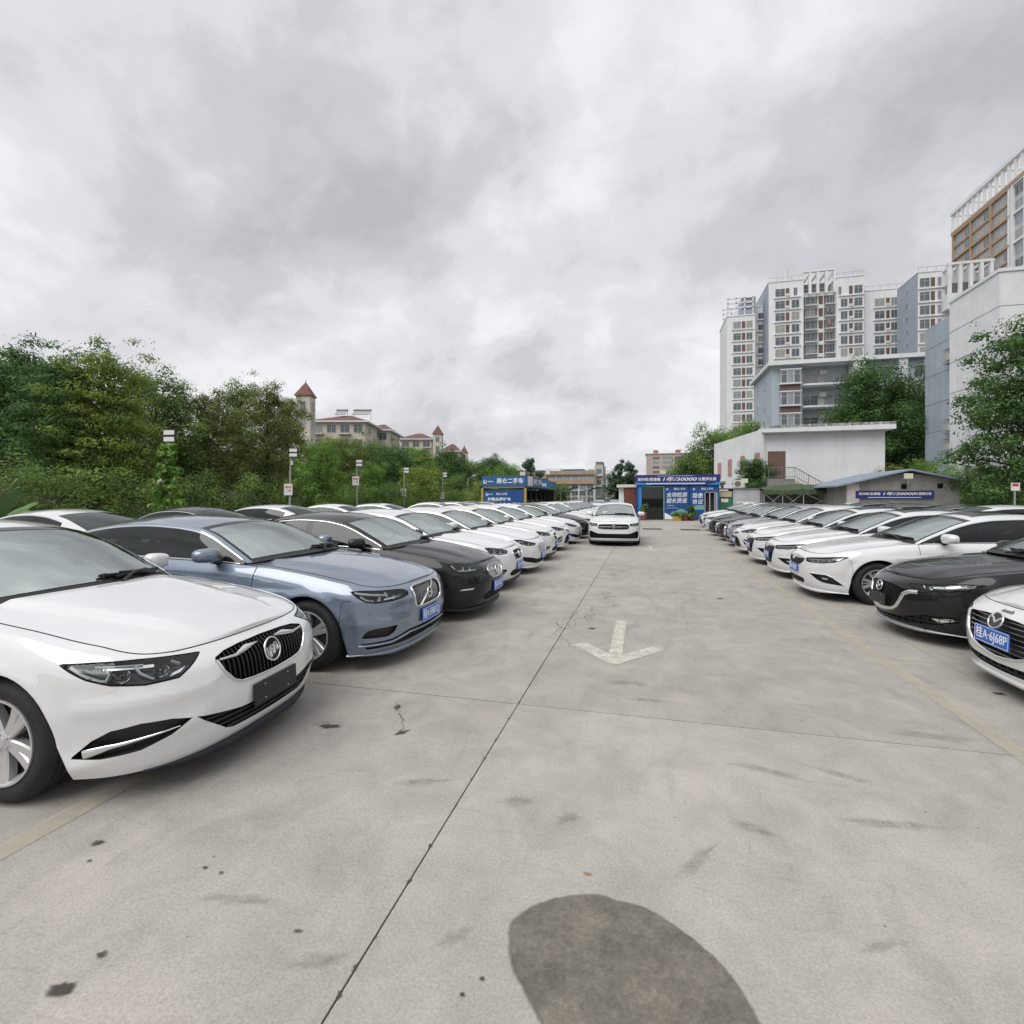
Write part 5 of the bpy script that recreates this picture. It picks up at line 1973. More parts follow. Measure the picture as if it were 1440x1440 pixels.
def inpoly(p, poly):
    x, y = p[:, 0], p[:, 1]
    r = np.zeros(len(p), bool)
    q = np.asarray(poly, float)
    j = len(q) - 1
    for i in range(len(q)):
        c = (q[i, 1] > y) != (q[j, 1] > y)
        dy = q[j, 1] - q[i, 1]
        if dy != 0:
            r ^= c & (x < (q[j, 0] - q[i, 0]) * (y - q[i, 1]) / dy + q[i, 0])
        j = i
    return r


def dens(poly, step, closed=True):
    out = []
    n = len(poly)
    for i in range(n if closed else n - 1):
        a, b = np.array(poly[i], float), np.array(poly[(i + 1) % n], float)
        k = max(1, int(math.ceil(np.linalg.norm(b - a) / step)))
        out += [tuple(a + (b - a) * t / k) for t in range(k)]
    if not closed:
        out.append(tuple(map(float, poly[-1])))
    return out


def rounded(poly, r=0.3, it=2):
    """corner cutting that softens a polygon"""
    p = [np.array(q, float) for q in poly]
    for _ in range(it):
        o = []
        for i in range(len(p)):
            a, b = p[i], p[(i + 1) % len(p)]
            o += [a + (b - a) * r * 0.5, a + (b - a) * (1 - r * 0.5)]
        p = o
    return [tuple(q) for q in p]


def mirror_full(half):
    """a half outline from the middle line round to the middle line again -> a full closed one"""
    return [tuple(p) for p in half] + [(-p[0], p[1]) for p in reversed(half) if abs(p[0]) > 1e-6]


def clip_line(poly, p0, d):
    """parameters along p0 + t*d where a line runs inside a polygon"""
    ts = []
    n = len(poly)
    for i in range(n):
        a, b = poly[i], poly[(i + 1) % n]
        ex, ey = b[0] - a[0], b[1] - a[1]
        den = d[0] * ey - d[1] * ex
        if abs(den) < 1e-12:
            continue
        t = ((a[0] - p0[0]) * ey - (a[1] - p0[1]) * ex) / den
        u = ((a[0] - p0[0]) * d[1] - (a[1] - p0[1]) * d[0]) / den
        if 0 <= u < 1:
            ts.append(t)
    ts.sort()
    return [(ts[i], ts[i + 1]) for i in range(0, len(ts) - 1, 2)]


def cdt(points, loops, tol=1e-5):
    vs, es = [], []
    for lp in loops:
        n0 = len(vs)
        vs += [Vector((p[0], p[1])) for p in lp]
        es += [(n0 + i, n0 + (i + 1) % len(lp)) for i in range(len(lp))]
    vs += [Vector((float(p[0]), float(p[1]))) for p in points]
    r = delaunay_2d_cdt(vs, es, [], 0, tol)
    v = np.array([(p[0], p[1]) for p in r[0]])
    f = np.array([list(t) for t in r[2] if len(t) == 3])
    # all counter-clockwise
    a, b, c = v[f[:, 0]], v[f[:, 1]], v[f[:, 2]]
    ar = (b[:, 0] - a[:, 0]) * (c[:, 1] - a[:, 1]) - (b[:, 1] - a[:, 1]) * (c[:, 0] - a[:, 0])
    f[ar < 0] = f[ar < 0][:, ::-1]
    return v, f[np.abs(ar) > 1e-10]


class Body:
    def __init__(s, sp):
        s.sp = sp
        Lc, hw = sp['L'], sp['W'] / 2
        c, n = sp.get('nose', 0.75), sp.get('nose_n', 2.4)
        cr, nr = sp.get('tail', 0.62), 2.6
        t = np.linspace(0, PI / 2, 160)
        fx = -c * (1 - np.cos(t) ** (2 / n))
        fy = hw * np.sin(t) ** (2 / n)
        mx_ = np.linspace(-c, -(Lc - cr), 120)[1:-1]
        rx = -(Lc - cr) - cr * np.sin(t) ** (2 / nr)
        ry = hw * np.cos(t) ** (2 / nr)
        X = np.concatenate([fx, mx_, rx])
        Y = np.concatenate([fy, np.full(len(mx_), hw), ry])
        # gentle barrel along the sides
        Y = Y - 0.025 * np.clip((np.abs(X + Lc * 0.5) / (Lc * 0.5)) ** 2, 0, 1) * (Y / hw)
        ds = np.hypot(np.diff(X), np.diff(Y))
        keep = np.concatenate([[True], ds > 1e-6])
        X, Y = X[keep], Y[keep]
        S = np.concatenate([[0], np.cumsum(np.hypot(np.diff(X), np.diff(Y)))])
        u = np.linspace(0, S[-1], 900)
        X, Y = np.interp(u, S, X), np.interp(u, S, Y)
        S = u
        tx, ty = np.gradient(X, S), np.gradient(Y, S)
        k = np.ones(9) / 9
        tx = np.convolve(np.pad(tx, 4, 'edge'), k, 'valid')
        ty = np.convolve(np.pad(ty, 4, 'edge'), k, 'valid')
        tx[0], ty[0], tx[-1], ty[-1] = 0, 1, 0, -1
        q = np.hypot(tx, ty)
        s.S, s.X, s.Y, s.NX, s.NY = S, X, Y, ty / q, -tx / q
        s.end = S[-1]
        s.zt = pchip(sp['zt'])
        s.df, s.dsd, s.dr = pchip(sp['df']), pchip(sp['ds']), pchip(sp.get('dr', sp['df']))
        s.rf, s.rs, s.rr = sp.get('rf', 0.09), sp.get('rs', 0.05), 0.06
        s.axles = (-sp['fo'], -sp['fo'] - sp['wb'])
        s.R = sp.get('R', 0.335)
        s.Ra = s.R + sp.get('arch_gap', 0.045)
        s.zw = s.R
        s.bot = pchip(sp.get('bot', [(0, 0.185), (-0.5, 0.165), (-1.0, 0.15), (-2.0, 0.165), (-Lc, 0.24)]))
        s.hc = pchip(sp['hood'])
        s.zr, s.cr = pchip(sp['rail']), pchip(sp['crown'])
        s.sh = pchip(sp['shift'])
        s.xcs, s.xh, s.xrr, s.xrd = sp['xcs'], sp['xh'], sp['xrr'], sp['xrd']
        s.dk = pchip(sp['deck'])

    def sx(s, x):
        """arc length of the point of the flank at length x"""
        return np.interp(-np.asarray(x, float), -s.X, s.S)

    def low(s, sv):
        x = np.interp(sv, s.S, s.X)
        z = s.bot(x)
        for xa in s.axles:
            r2 = s.Ra ** 2 - (x - xa) ** 2
            z = np.where(r2 > 0, np.maximum(z, s.zw + np.sqrt(np.maximum(r2, 0))), z)
        return z

    def P(s, sv, z):
        sv = np.asarray(sv, float)
        z = np.asarray(z, float)
        a = np.abs(sv)
        X, Y = np.interp(a, s.S, s.X), np.interp(a, s.S, s.Y)
        NX, NY = np.interp(a, s.S, s.NX), np.interp(a, s.S, s.NY)
        wf, wr = np.clip(NX, 0, 1) ** 1.5, np.clip(-NX, 0, 1) ** 1.5
        ws = 1 - wf - wr
        zt = s.zt(X)
        d = wf * s.df(z) + ws * s.dsd(z) + wr * s.dr(z)
        q = np.clip(1 - (zt - z) / 0.13, 0, 1.3)
        d = d + (wf * s.rf + ws * s.rs + wr * s.rr) * q ** 2
        for xa in s.axles:                                  # rounded wheel arch flares
            r = np.hypot(X - xa, z - s.zw) - s.Ra
            d = d - ws * 0.016 * np.exp(-(r / 0.055) ** 2)
        for (z0, z1, x0, x1, amp, w) in s.sp.get('creases', ()):
            zc = z0 + (z1 - z0) * np.clip((X - x0) / (x1 - x0), 0, 1)
            u = (z - zc) / w
            env = np.clip((x0 - X) / 0.3, 0, 1) * np.clip((X - x1) / 0.3, 0, 1)
            d = d - ws * env * amp * np.where(u > 0, np.exp(-u * 1.4), np.exp(-(u * 0.5) ** 2))
        for (s0, z0, s1, z1, amp, w) in s.sp.get('ridges', ()):  # creases of the nose
            dx, dz = s1 - s0, z1 - z0
            t = np.clip(((a - s0) * dx + (z - z0) * dz) / (dx * dx + dz * dz), 0, 1)
            dd = np.hypot(a - s0 - t * dx, z - z0 - t * dz)
            d = d - amp * np.exp(-(dd / w) ** 2)
        sg = np.where(sv < 0, -1.0, 1.0)
        return np.stack([X - NX * d, (Y - NY * d) * sg, z], -1)

    def Nn(s, sv, z):
        e = 0.004
        sv = np.asarray(sv, float)
        a = s.P(sv + e, z) - s.P(sv - e, z)
        b = s.P(sv, np.asarray(z, float) + e) - s.P(sv, np.asarray(z, float) - e)
        n = np.cross(a, b)
        return n / np.maximum(np.linalg.norm(n, axis=-1, keepdims=True), 1e-9)

    def Po(s, sv, z, off):
        return s.P(sv, z) + s.Nn(sv, z) * np.asarray(off)[..., None] if np.ndim(off) else s.P(sv, z) + s.Nn(sv, z) * off

    # ---- bonnet (top surface ahead of the windscreen) and boot lid
    def E(s, sv):
        a = np.abs(sv)
        return s.P(sv, s.zt(np.interp(a, s.S, s.X)))

    def T(s, sv, r):
        """bonnet: r = 0 on the edge of the flank, 1 on the centre line"""
        sv = np.asarray(sv, float)
        r = np.asarray(r, float)
        E = s.E(sv)
        x0 = s.E(np.array(0.0))[0]
        xe = s.E(np.array(s.sx(s.xcs)))[0]
        k = (s.xcs + s.sh(s.xcs) - x0) / (xe - x0)
        xc = x0 + (E[..., 0] - x0) * k
        x = E[..., 0] + (xc - E[..., 0]) * (1 - (1 - r) ** 2)
        y = E[..., 1] * (1 - r)
        zc = s.hc(xc)
        g = 1 - (1 - r) ** 2.6
        z = E[..., 2] + (zc - E[..., 2]) * g
        for (xa, ya, xb, yb, h, w) in s.sp.get('hood_lines', ()):
            yl = ya + (yb - ya) * np.clip((x - xa) / (xb - xa), 0, 1)
            env = np.clip((x0 - 0.03 - x) / 0.25, 0, 1)
            u = (np.abs(y) - yl) / w
            z = z + h * env / (1 + np.exp(np.clip(u * 4, -30, 30)))
        return np.stack([x, y, z], -1)

    def D(s, sv, r):
        sv = np.asarray(sv, float)
        r = np.asarray(r, float)
        E = s.E(sv)
        x1 = s.E(np.array(s.end))[0]
        xe = s.E(np.array(s.sx(s.xrd)))[0]
        k = (x1 - (s.xrd + s.sh(s.xrd))) / (x1 - xe)
        xc = x1 + (E[..., 0] - x1) * k
        x = E[..., 0] + (xc - E[..., 0]) * (1 - (1 - r) ** 2)
        y = E[..., 1] * (1 - r)
        z = E[..., 2] + (s.dk(xc) - E[..., 2]) * (1 - (1 - r) ** 2.6)
        return np.stack([x, y, z], -1)

    # ---- cabin
    def belt(s, x):
        e = s.E(s.sx(x))
        return e[..., 1] - 0.012, e[..., 2]

    def side(s, x, f):
        x = np.asarray(x, float)
        f = np.asarray(f, float)
        yb, zb = s.belt(x)
        zr = np.maximum(s.zr(x), zb)
        yr = yb - s.sp.get('tumble', 0.42) * (zr - zb) - 0.02
        h = zr - zb
        y = yb + (yr - yb) * f + 0.10 * h * np.sin(PI * np.clip(f, 0, 1)) * 0.55
        return np.stack([x + 0 * f, y, zb + h * f], -1)

    def roof(s, x, g):
        x = np.asarray(x, float)
        g = np.asarray(g, float)
        p = s.side(x, np.ones_like(x))
        yr, zr = p[..., 1], p[..., 2]
        y = yr * (1 - g)
        z = zr + s.cr(x) * (1 - (1 - g) ** 2.4)
        return np.stack([x + s.sh(x) * (1 - (1 - g) ** 2), y, z], -1)


def grid_mesh(P, flip=False):
    n, m = P.shape[:2]
    idx = np.arange(n * m).reshape(n, m)
    f = np.stack([idx[:-1, :-1], idx[1:, :-1], idx[1:, 1:], idx[:-1, 1:]], -1).reshape(-1, 4)
    if flip:
        f = f[:, ::-1]
    return P.reshape(-1, 3), f


class Acc:
    """accumulates numpy pieces and mirrors them about the middle of the car"""

    def __init__(s):
        s.v, s.f, s.n = [], [], 0

    def add(s, v, f):
        v = np.asarray(v, float)
        s.v.append(v)
        s.f += [tuple(int(i) + s.n for i in q) for q in f]
        s.n += len(v)

    def both(s, v, f):
        v = np.asarray(v, float)
        s.add(v, f)
        s.add(v * np.array([1, -1, 1]), [tuple(q)[::-1] for q in f])

    def grid(s, P, flip=False, both=True):
        v, f = grid_mesh(P, flip)
        (s.both if both else s.add)(v, f)

    def sweep(s, pts, nrm, w, h, closed=False, both=False, round_=True):
        """moulding of width w and height h along points lying on a surface with normals nrm"""
        pts, nrm = np.asarray(pts, float), np.asarray(nrm, float)
        n = len(pts)
        if closed:
            t = np.roll(pts, -1, 0) - np.roll(pts, 1, 0)
        else:
            t = np.gradient(pts, axis=0)
        t /= np.maximum(np.linalg.norm(t, axis=1, keepdims=True), 1e-9)
        b = np.cross(nrm, t)
        b /= np.maximum(np.linalg.norm(b, axis=1, keepdims=True), 1e-9)
        if round_:
            prof = [(-.5, -.5), (-.5, .4), (-.28, .85), (0, 1), (.28, .85), (.5, .4), (.5, -.5)]
        else:
            prof = [(-.5, -.2), (-.5, 1), (.5, 1), (.5, -.2)]
        ww = np.broadcast_to(np.asarray(w, float), (n,))
        P = np.stack([pts + b * (a * ww)[:, None] + nrm * (c * h) for a, c in prof], 1)
        if closed:
            P = np.concatenate([P, P[:1]], 0)
        s.grid(P, flip=True, both=both)

    def me(s, name, m, smooth=True, merge=False, sharp=None):
        v = np.concatenate(s.v) if s.v else np.zeros((0, 3))
        me = me_from(name, v, s.f, m, smooth)
        if merge or sharp:
            bm = bmesh.new()
            bm.from_mesh(me)
            bmesh.ops.remove_doubles(bm, verts=bm.verts, dist=1e-4)
            bm.to_mesh(me)
            bm.free()
            if smooth:
                me.polygons.foreach_set('use_smooth', np.ones(len(me.polygons), dtype=bool))
        if sharp:
            me.set_sharp_from_angle(angle=math.radians(sharp))
        return me


def lathe(prof, seg=48):
    """profile of (radius, y) turned about the y axis; outer side towards +y"""
    a = np.linspace(0, 2 * PI, seg + 1)
    return np.stack([np.stack([r * np.cos(a), np.full_like(a, y), r * np.sin(a)], -1) for r, y in prof], 1)


def make_wheel(name, R, style, rimmat):
    """wheel about its own centre, outside towards +y: meshes (drum, tyre, rim)"""
    rr = R * 0.675
    A = Acc()
    w = 0.112
    prof = [(rr - .012, w - .018), (rr + .004, w - .006), (rr + .02, w), (R * .80, w + .010), (R * .90, w + .006), (R - .018, w - .014),
            (R - .004, w - .034), (R, w - .05)]
    for k in (-1, 0, 1):                                    # grooves of the tread
        y = 0.045 * -k
        prof += [(R, y + .007), (R - .008, y + .005), (R - .008, y - .005), (R, y - .007)]
    prof += [(R, -w + .05), (R - .018, -w + .014), (R * .85, -w), (rr, -w + .01)]
    A.grid(lathe(prof, 56), both=False, flip=False)
    tyre = A.me('tyre', M['tyre'])
    A = Acc()
    prof = [(rr + .006, w - .004), (rr + .004, w + .004), (rr - .006, w + .004), (rr - .014, w - .008), (rr - .03, w - .05), (rr - .04, -w + .02)]
    A.grid(lathe(prof, 56), both=False)
    yh = w - .022
    A.grid(lathe([(.062, yh - .03), (.060, yh - .004), (.045, yh + .004), (.030, yh + .006), (.028, yh + .010), (.0, yh + .011)], 28), both=False)
    ro = rr - .008

    def spoke(a0, wi, wo, lean=0.0, y0=yh, y1=w - .004, th=.045):
        rs = np.linspace(.045, ro, 7)
        q = (rs - .045) / (ro - .045)
        P = []
        for r, t in zip(rs, q):
            hwid = (wi + (wo - wi) * t) / 2
            y = y0 + (y1 - y0) * t - .006 * math.sin(PI * t)
            ring = []
            for u, dy in ((-1, -th), (-1, -.008), (-.7, 0), (.7, 0), (1, -.008), (1, -th)):
                tt = u * hwid + lean * r
                ca, sa = math.cos(a0), math.sin(a0)
                ring.append((r * ca - tt * sa, y + dy, r * sa + tt * ca))
            P.append(ring)
        A.grid(np.array(P), both=False, flip=True)
    if style == 'five':
        for k in range(5):
            for sg in (-1, 1):
                spoke(2 * PI * k / 5 + .3 + sg * .17, .050, .062, lean=sg * -.01, th=.05)
    elif style == 'twin':
        for k in range(5):
            for sg in (-1, 1):
                spoke(2 * PI * k / 5 + .3 + sg * .17, .046, .050, lean=sg * -.02)
    elif style == 'y':
        for k in range(5):
            a = 2 * PI * k / 5 + .2
            spoke(a - .10, .034, .05, lean=-.22)
            spoke(a + .10, .034, .05, lean=.22)
            spoke(a, .05, .014, y1=w - .02)
    else:
        for k in range(10):
            spoke(2 * PI * k / 10, .030, .036)
    for k in range(5):
        a = 2 * PI * k / 5 + .6
        A.add(np.array([(.042 * math.cos(a) + .008 * math.cos(b), yh + .012 - .02 * i, .042 * math.sin(a) + .008 * math.sin(b))
                        for i in (0, 1) for b in np.linspace(0, 2 * PI, 7)[:-1]]),
              [tuple(range(5, -1, -1))] + [(i, (i + 1) % 6, 6 + (i + 1) % 6, 6 + i) for i in range(6)])
    rim = A.me('rim', rimmat, sharp=28)
    A = Acc()
    A.grid(lathe([(rr - .05, .028), (rr - .055, .03), (.085, .03), (.08, .05), (.0, .05)], 40), both=False)
    A.grid(lathe([(rr - .012, -w + .02), (.0, -w + .02)], 30), both=False)
    drum = A.me('wheel', M['disc'], sharp=40)
    return drum, tyre, rim


_whe = {}


def get_wheel(R, style, rimmat):
    k = (R, style, rimmat.name)
    if k not in _whe:
        _whe[k] = make_wheel('wheel', R, style, rimmat)
    return _whe[k]


def badge_acc(kind, r):
    """marks drawn in a plane (a to the viewer's right, b up), given as Acc of solid strokes with depth"""
    A = Acc()

    def stroke(pts, w, h=.006, closed=False):
        p = np.array([(0, a * r, b * r) for a, b in pts], float)
        n = np.tile([1.0, 0, 0], (len(p), 1))
        A.sweep(p, n, w * r, h, closed=closed)

    def ring(rx, ry, w, cx=0, cy=0, n=40, h=.007):
        t = np.linspace(0, 2 * PI, n, endpoint=False)
        stroke([(cx + rx * math.cos(q), cy + ry * math.sin(q)) for q in t], w, h, True)
    if kind == 'shields':
        ring(.92, .92, .13)
        for k in (-1, 0, 1):
            o = .46 * k
            stroke([(o - .24, .30 + .10 * k), (o + .04, .30 + .14 * k), (o + .26, -.30 + .22 * k), (o + .06, -.44 + .22 * k), (o - .16, -.18 + .16 * k), (o - .24, .30 + .10 * k)], .10)
            stroke([(o - .16, .22 + .1 * k), (o + .16, -.34 + .2 * k)], .12, .004)
    elif kind == 'iron':
        ring(.80, .80, .26)
        stroke([(-.62, .0), (.62, .0)], .24, .010)
    elif kind == 'wing':
        ring(.98, .82, .14)
        stroke([(-.90, .34), (-.60, .30), (-.34, .14), (-.14, -.08), (0, -.20), (.14, -.08), (.34, .14), (.60, .30), (.90, .34)], .22)
    elif kind == 'letter':
        t = [(-.75, .62), (.75, .62), (.62, -.62), (-.62, -.62)]
        stroke(dens(rounded(t, .35, 2), .1), .13, closed=True)
        for a in (-1, 1):
            stroke([(a * .36, .5), (a * .32, 0), (a * .28, -.5)], .17)
        stroke([(-.3, 0), (.3, 0)], .17)
    elif kind == 'ovals':
        ring(.98, .66, .13)
        ring(.34, .62, .11)
        ring(.62, .22, .11, 0, .30)
    elif kind == 'vw':
        ring(.92, .92, .11)
        stroke([(-.48, .70), (-.16, .08), (0, .24), (.16, .08), (.48, .70)], .12)
        stroke([(-.82, .25), (-.42, -.66), (0, .02), (.42, -.66), (.82, .25)], .12)
    else:
        stroke([(-.6, .45), (.6, .45), (.72, -.35), (0, -.6), (-.72, -.35)], .14, closed=True)
        stroke([(-.3, .1), (.3, .1)], .12)
    return A


def make_car(name, sp, paintmat, label, group):
    """builds a car of the kind sp with its nose at +x; returns its Empty at ground level under its middle"""
    B = Body(sp)
    Lc, hw = sp['L'], sp['W'] / 2
    OX = Lc / 2                                              # nose at x = +L/2
    root = empty(name, label=label, cat='car', group=group)

    def put(nm, me, parent=None, loc=None, rot=None):
        p = parent if parent is not None else root
        if parent is None:
            b = (OX, 0, 0)
            l = b if loc is None else (loc[0] + OX, loc[1], loc[2])
        else:
            l = loc
        return link(nm, me, p, l, rot)

    # ------------------------------------------------ body shell with openings
    s_fa, s_ra = float(B.sx(B.axles[0])), float(B.sx(B.axles[1]))
    stations = np.concatenate([np.arange(0, s_fa - B.Ra - .02, .03),
                               s_fa + B.Ra * np.cos(np.linspace(PI, 0, 25)),
                               np.arange(s_fa + B.Ra + .03, s_ra - B.Ra - .02, .075),
                               s_ra + B.Ra * np.cos(np.linspace(PI, 0, 25)),
                               np.arange(s_ra + B.Ra + .03, B.end, .05), [B.end]])
    stations = np.unique(np.round(stations, 5))
    lowz, topz = B.low(stations), B.zt(np.interp(stations, B.S, B.X))
    loop = [(a, b) for a, b in zip(stations, lowz)]
    right = [(B.end, z) for z in np.arange(lowz[-1] + .05, topz[-1] - .02, .05)]
    topl = [(a, b) for a, b in zip(stations[::-1], topz[::-1])]
    left = [(0.0, z) for z in np.arange(topz[0] - .03, lowz[0] + .015, -.03)]
    outer = loop + right + topl + left
    holes = [dens(h['poly'], .018) for h in sp['openings']]
    xB = sp['xB']
    sA, sB_, sC = float(B.sx(sp['xA'])), float(B.sx(xB)), float(B.sx(sp['xC']))
    za = .27

    def dooredge(a, b):
        lo, hi = [], []
        for q in np.arange(a, b + .001, .075):
            lo.append((q, max(za, float(B.low(np.array(q))) + .10)))
            hi.append((q, float(B.zt(np.interp(q, B.S, B.X)))))
        return lo, hi
    doors = []
    for a, b in ((sA, sB_), (sB_ + .006, sC)):
        lo, hi = dooredge(a, b)
        doors.append(dens(lo + hi[::-1], .07))
    zs = np.arange(.16, 1.2, .032)
    pts = []
    for i, a in enumerate(stations):
        if 0 < i < len(stations) - 1:
            pts += [(a, z) for z in zs if lowz[i] + .014 < z < topz[i] - .012]
            pts += [(a, topz[i] - .02), (a, topz[i] - .006)]
    v, f = cdt(pts, [outer] + holes + doors)
    cen = v[f].mean(1)
    ok = inpoly(cen, outer)
    for h in holes:
        ok &= ~inpoly(cen, h)
    f, cen = f[ok], cen[ok]
    indoor = np.zeros(len(f), int)
    for k, d in enumerate(doors):
        indoor[inpoly(cen, d)] = k + 1
    bumper = (cen[:, 0] < float(B.sx(B.axles[0] + B.Ra * .93))) & (cen[:, 1] < sp.get('bumper_z', .70))
    p3, n3 = B.P(v[:, 0], v[:, 1]), B.Nn(v[:, 0], v[:, 1])
    flipY = np.array([1, -1, 1.0])

    def shell(nm, sel, sides=(1, -1), mt=paintmat, extra=None):
        V, F, NN = [], [], []
        k = 0
        used = np.unique(f[sel])
        mp = -np.ones(len(v), int)
        mp[used] = np.arange(len(used))
        ff = mp[f[sel]]
        for sd in sides:
            V.append(p3[used] * (flipY if sd < 0 else 1))
            NN.append(n3[used] * (flipY if sd < 0 else 1))
            F += [tuple(q + k) if sd > 0 else tuple((q + k)[::-1]) for q in ff]
            k += len(used)
        if extra:
            for (ev, ef, en) in extra:
                V.append(ev)
                NN.append(en)
                F += [tuple(int(i) + k for i in q) for q in ef]
                k += len(ev)
        me = me_from(nm, np.concatenate(V), F, mt, True, normals=np.concatenate(NN))
        return put(nm, me)

    # inward lip all along the lower edge and the arches, so that the sheet has thickness
    le = np.array(loop)
    lp, ln = B.P(le[:, 0], le[:, 1]), B.Nn(le[:, 0], le[:, 1])
    isarch = lowz > B.bot(np.interp(stations, B.S, B.X)) + .01
    up = np.where(isarch, 0.0, 0.0)[:, None] * np.array([0, 0, 1.0])
    P2 = np.stack([lp, lp - ln * .05 + up], 1)
    nrm_in = np.stack([np.zeros(len(le)), np.zeros(len(le)), -np.ones(len(le))], -1)
    lv, lf = grid_mesh(P2)
    ex = [(lv, lf, np.repeat(nrm_in, 2, 0)), (lv * flipY, lf[:, ::-1], np.repeat(nrm_in, 2, 0))]
    body = shell('body', (indoor == 0) & ~bumper, extra=ex)
    shell('front_bumper', bumper)
    for sd in (1, -1):
        for k in (1, 2):
            dr = shell('door', indoor == k, (sd,))
            # handle on the door
            xh = (xB + .13) if k == 1 else (sp['xC'] + .32)
            zh = sp.get('handle_z', .83)
            q = np.linspace(-.10, .10, 13)
            sh = B.sx(xh + q)
            pp, nn = B.P(sh, np.full(13, zh)), B.Nn(sh, np.full(13, zh))
            A = Acc()
            bow = .030 * (1 - (q / .10) ** 4)
            A.sweep((pp + nn * bow[:, None]) * (1, sd, 1), nn * (1, sd, 1), .026, .010)
            put('handle', A.me('handle', M[sp.get('handle', 'chrome')] if sp.get('handle') else paintmat), dr)
    # flanges round the openings
    A = Acc()
    for h, o in zip(holes, sp['openings']):
        ha = np.array(h)
        dep = o.get('depth', .05)
        pp, nn = B.P(ha[:, 0], ha[:, 1]), B.Nn(ha[:, 0], ha[:, 1])
        keep = np.ones(len(ha), bool)
        P2 = np.stack([pp, pp - nn * dep], 1)
        P2 = np.concatenate([P2, P2[:1]])
        vv, ff = grid_mesh(P2)
        ff = [q for q in ff if not (abs(vv[q[0]][1]) < 1e-4 and abs(vv[q[1]][1]) < 1e-4)]
        A.both(vv, ff)
    put('opening_lining', A.me('opening_lining', M['trim']))

    def patch(poly, off, res=.03, side=1):
        """piece of sheet following the body at distance off, in the shape poly of the (s, z) map"""
        lo = dens(poly, .02)
        q = np.array(lo)
        gx, gz = np.meshgrid(np.arange(q[:, 0].min() + res / 2, q[:, 0].max(), res), np.arange(q[:, 1].min() + res / 2, q[:, 1].max(), res))
        pt = np.stack([gx.ravel(), gz.ravel()], -1)
        pt = pt[inpoly(pt, lo)]
        vv, ff = cdt(pt, [lo])
        ff = ff[inpoly(vv[ff].mean(1), lo)]
        o = off(vv[:, 0], vv[:, 1]) if callable(off) else off
        return B.P(vv[:, 0], vv[:, 1]) + B.Nn(vv[:, 0], vv[:, 1]) * (np.asarray(o)[:, None] if np.ndim(o) else o), ff

    def line3(path, off=0.0, step=.02, closed=False):
        q = np.array(dens(path, step, closed))
        n = B.Nn(q[:, 0], q[:, 1])
        return B.P(q[:, 0], q[:, 1]) + n * off, n

    # ------------------------------------------------ shut lines
    A = Acc()
    for d in doors:
        dd = [p for p in d]
        pp, nn = line3(dd, .0006, .03, True)
        zt_ = B.zt(np.interp(np.array(dens(dd, .03, True))[:, 0], B.S, B.X))
        A.sweep(pp, nn, .005, .0012, closed=True, both=True, round_=False)
    sb = float(B.sx(B.axles[0] + B.Ra * .93))
    zb_ = sp.get('bumper_z', .70)
    za_ = float(B.low(np.array(sb)))
    pp, nn = line3([(sb, max(za_, zb_ - .2)), (sb - .02, zb_), (sp.get('lamp_outer', sb - .1), zb_ + .01)], .0006)
    A.sweep(pp, nn, .0035, .0010, both=True, round_=False)
    if sp.get('no_fender_gap'):
        A = Acc()
        for d in doors:
            pp, nn = line3(d, .0006, .03, True)
            A.sweep(pp, nn, .005, .0012, closed=True, both=True, round_=False)
    put('panel_gap', A.me('panel_gap', M['gap']))

    # ------------------------------------------------ bonnet
    s_c = float(B.sx(B.xcs))
    ss = np.unique(np.concatenate([np.linspace(0, 1.1, 40), np.linspace(1.1, s_c, 26)]))
    rg = sp.get('hood_gap', .10)
    gapr = rg * np.clip((ss - .62) / .55, .10, 1) * np.clip(1 - .25 * (ss - 1.0) / (s_c - 1.0), .5, 1)
    rr_ = np.linspace(0, 1, 18) ** 1.15
    T = np.stack([B.T(ss, gapr + (1 - gapr) * r) for r in rr_], 1)
    A = Acc()
    A.grid(T, flip=False)
    put('bonnet', A.me('bonnet', paintmat, merge=True))
    A = Acc()
    T2 = np.stack([B.T(ss, gapr * r) for r in np.linspace(0, 1, 5)], 1)
    A.grid(T2, flip=False)
    put('fender_top', A.me('fender_top', paintmat, merge=True))
    A = Acc()
    Tl = B.T(ss, gapr)
    e = .004
    nn = np.cross(B.T(ss, gapr + e) - B.T(ss, gapr - e * 0), B.T(ss + e, gapr) - B.T(np.maximum(ss - e, 0), gapr))
    nn /= np.maximum(np.linalg.norm(nn, axis=1, keepdims=True), 1e-9)
    nn *= np.where(nn[:, 2:] < 0, -1, 1)
    nn[:3] = nn[3]
    A.sweep(Tl + nn * .0008, nn, .006, .0014, both=True, round_=False)
    put('bonnet_gap', A.me('bonnet_gap', M['gap']))

    # ------------------------------------------------ boot lid
    s_d = float(B.sx(B.xrd))
    sd_ = np.linspace(s_d, B.end, 40)
    T = np.stack([B.D(sd_, r + 0 * sd_) for r in np.linspace(0, 1, 12)], 1)
    A = Acc()
    A.grid(T, flip=False)
    put('boot_lid', A.me('boot_lid', paintmat, merge=True))

    # ------------------------------------------------ cabin: roof and pillars
    fw = sp.get('fw', .92)
    gp = .055
    A = Acc()
    xm = np.linspace(B.xh, B.xrr, 26)
    A.grid(np.stack([B.roof(xm, g + 0 * xm) for g in np.concatenate([np.linspace(0, .3, 8), np.linspace(.36, 1, 10)])], 1))
    xa = np.linspace(B.xcs, B.xrd, 70)
    A.grid(np.stack([B.side(xa, f_ + 0 * xa) for f_ in np.linspace(fw, 1, 5)], 1))
    xf = np.linspace(B.xcs, B.xh, 24)
    A.grid(np.stack([B.roof(xf, g + 0 * xf) for g in np.linspace(0, gp, 4)], 1))
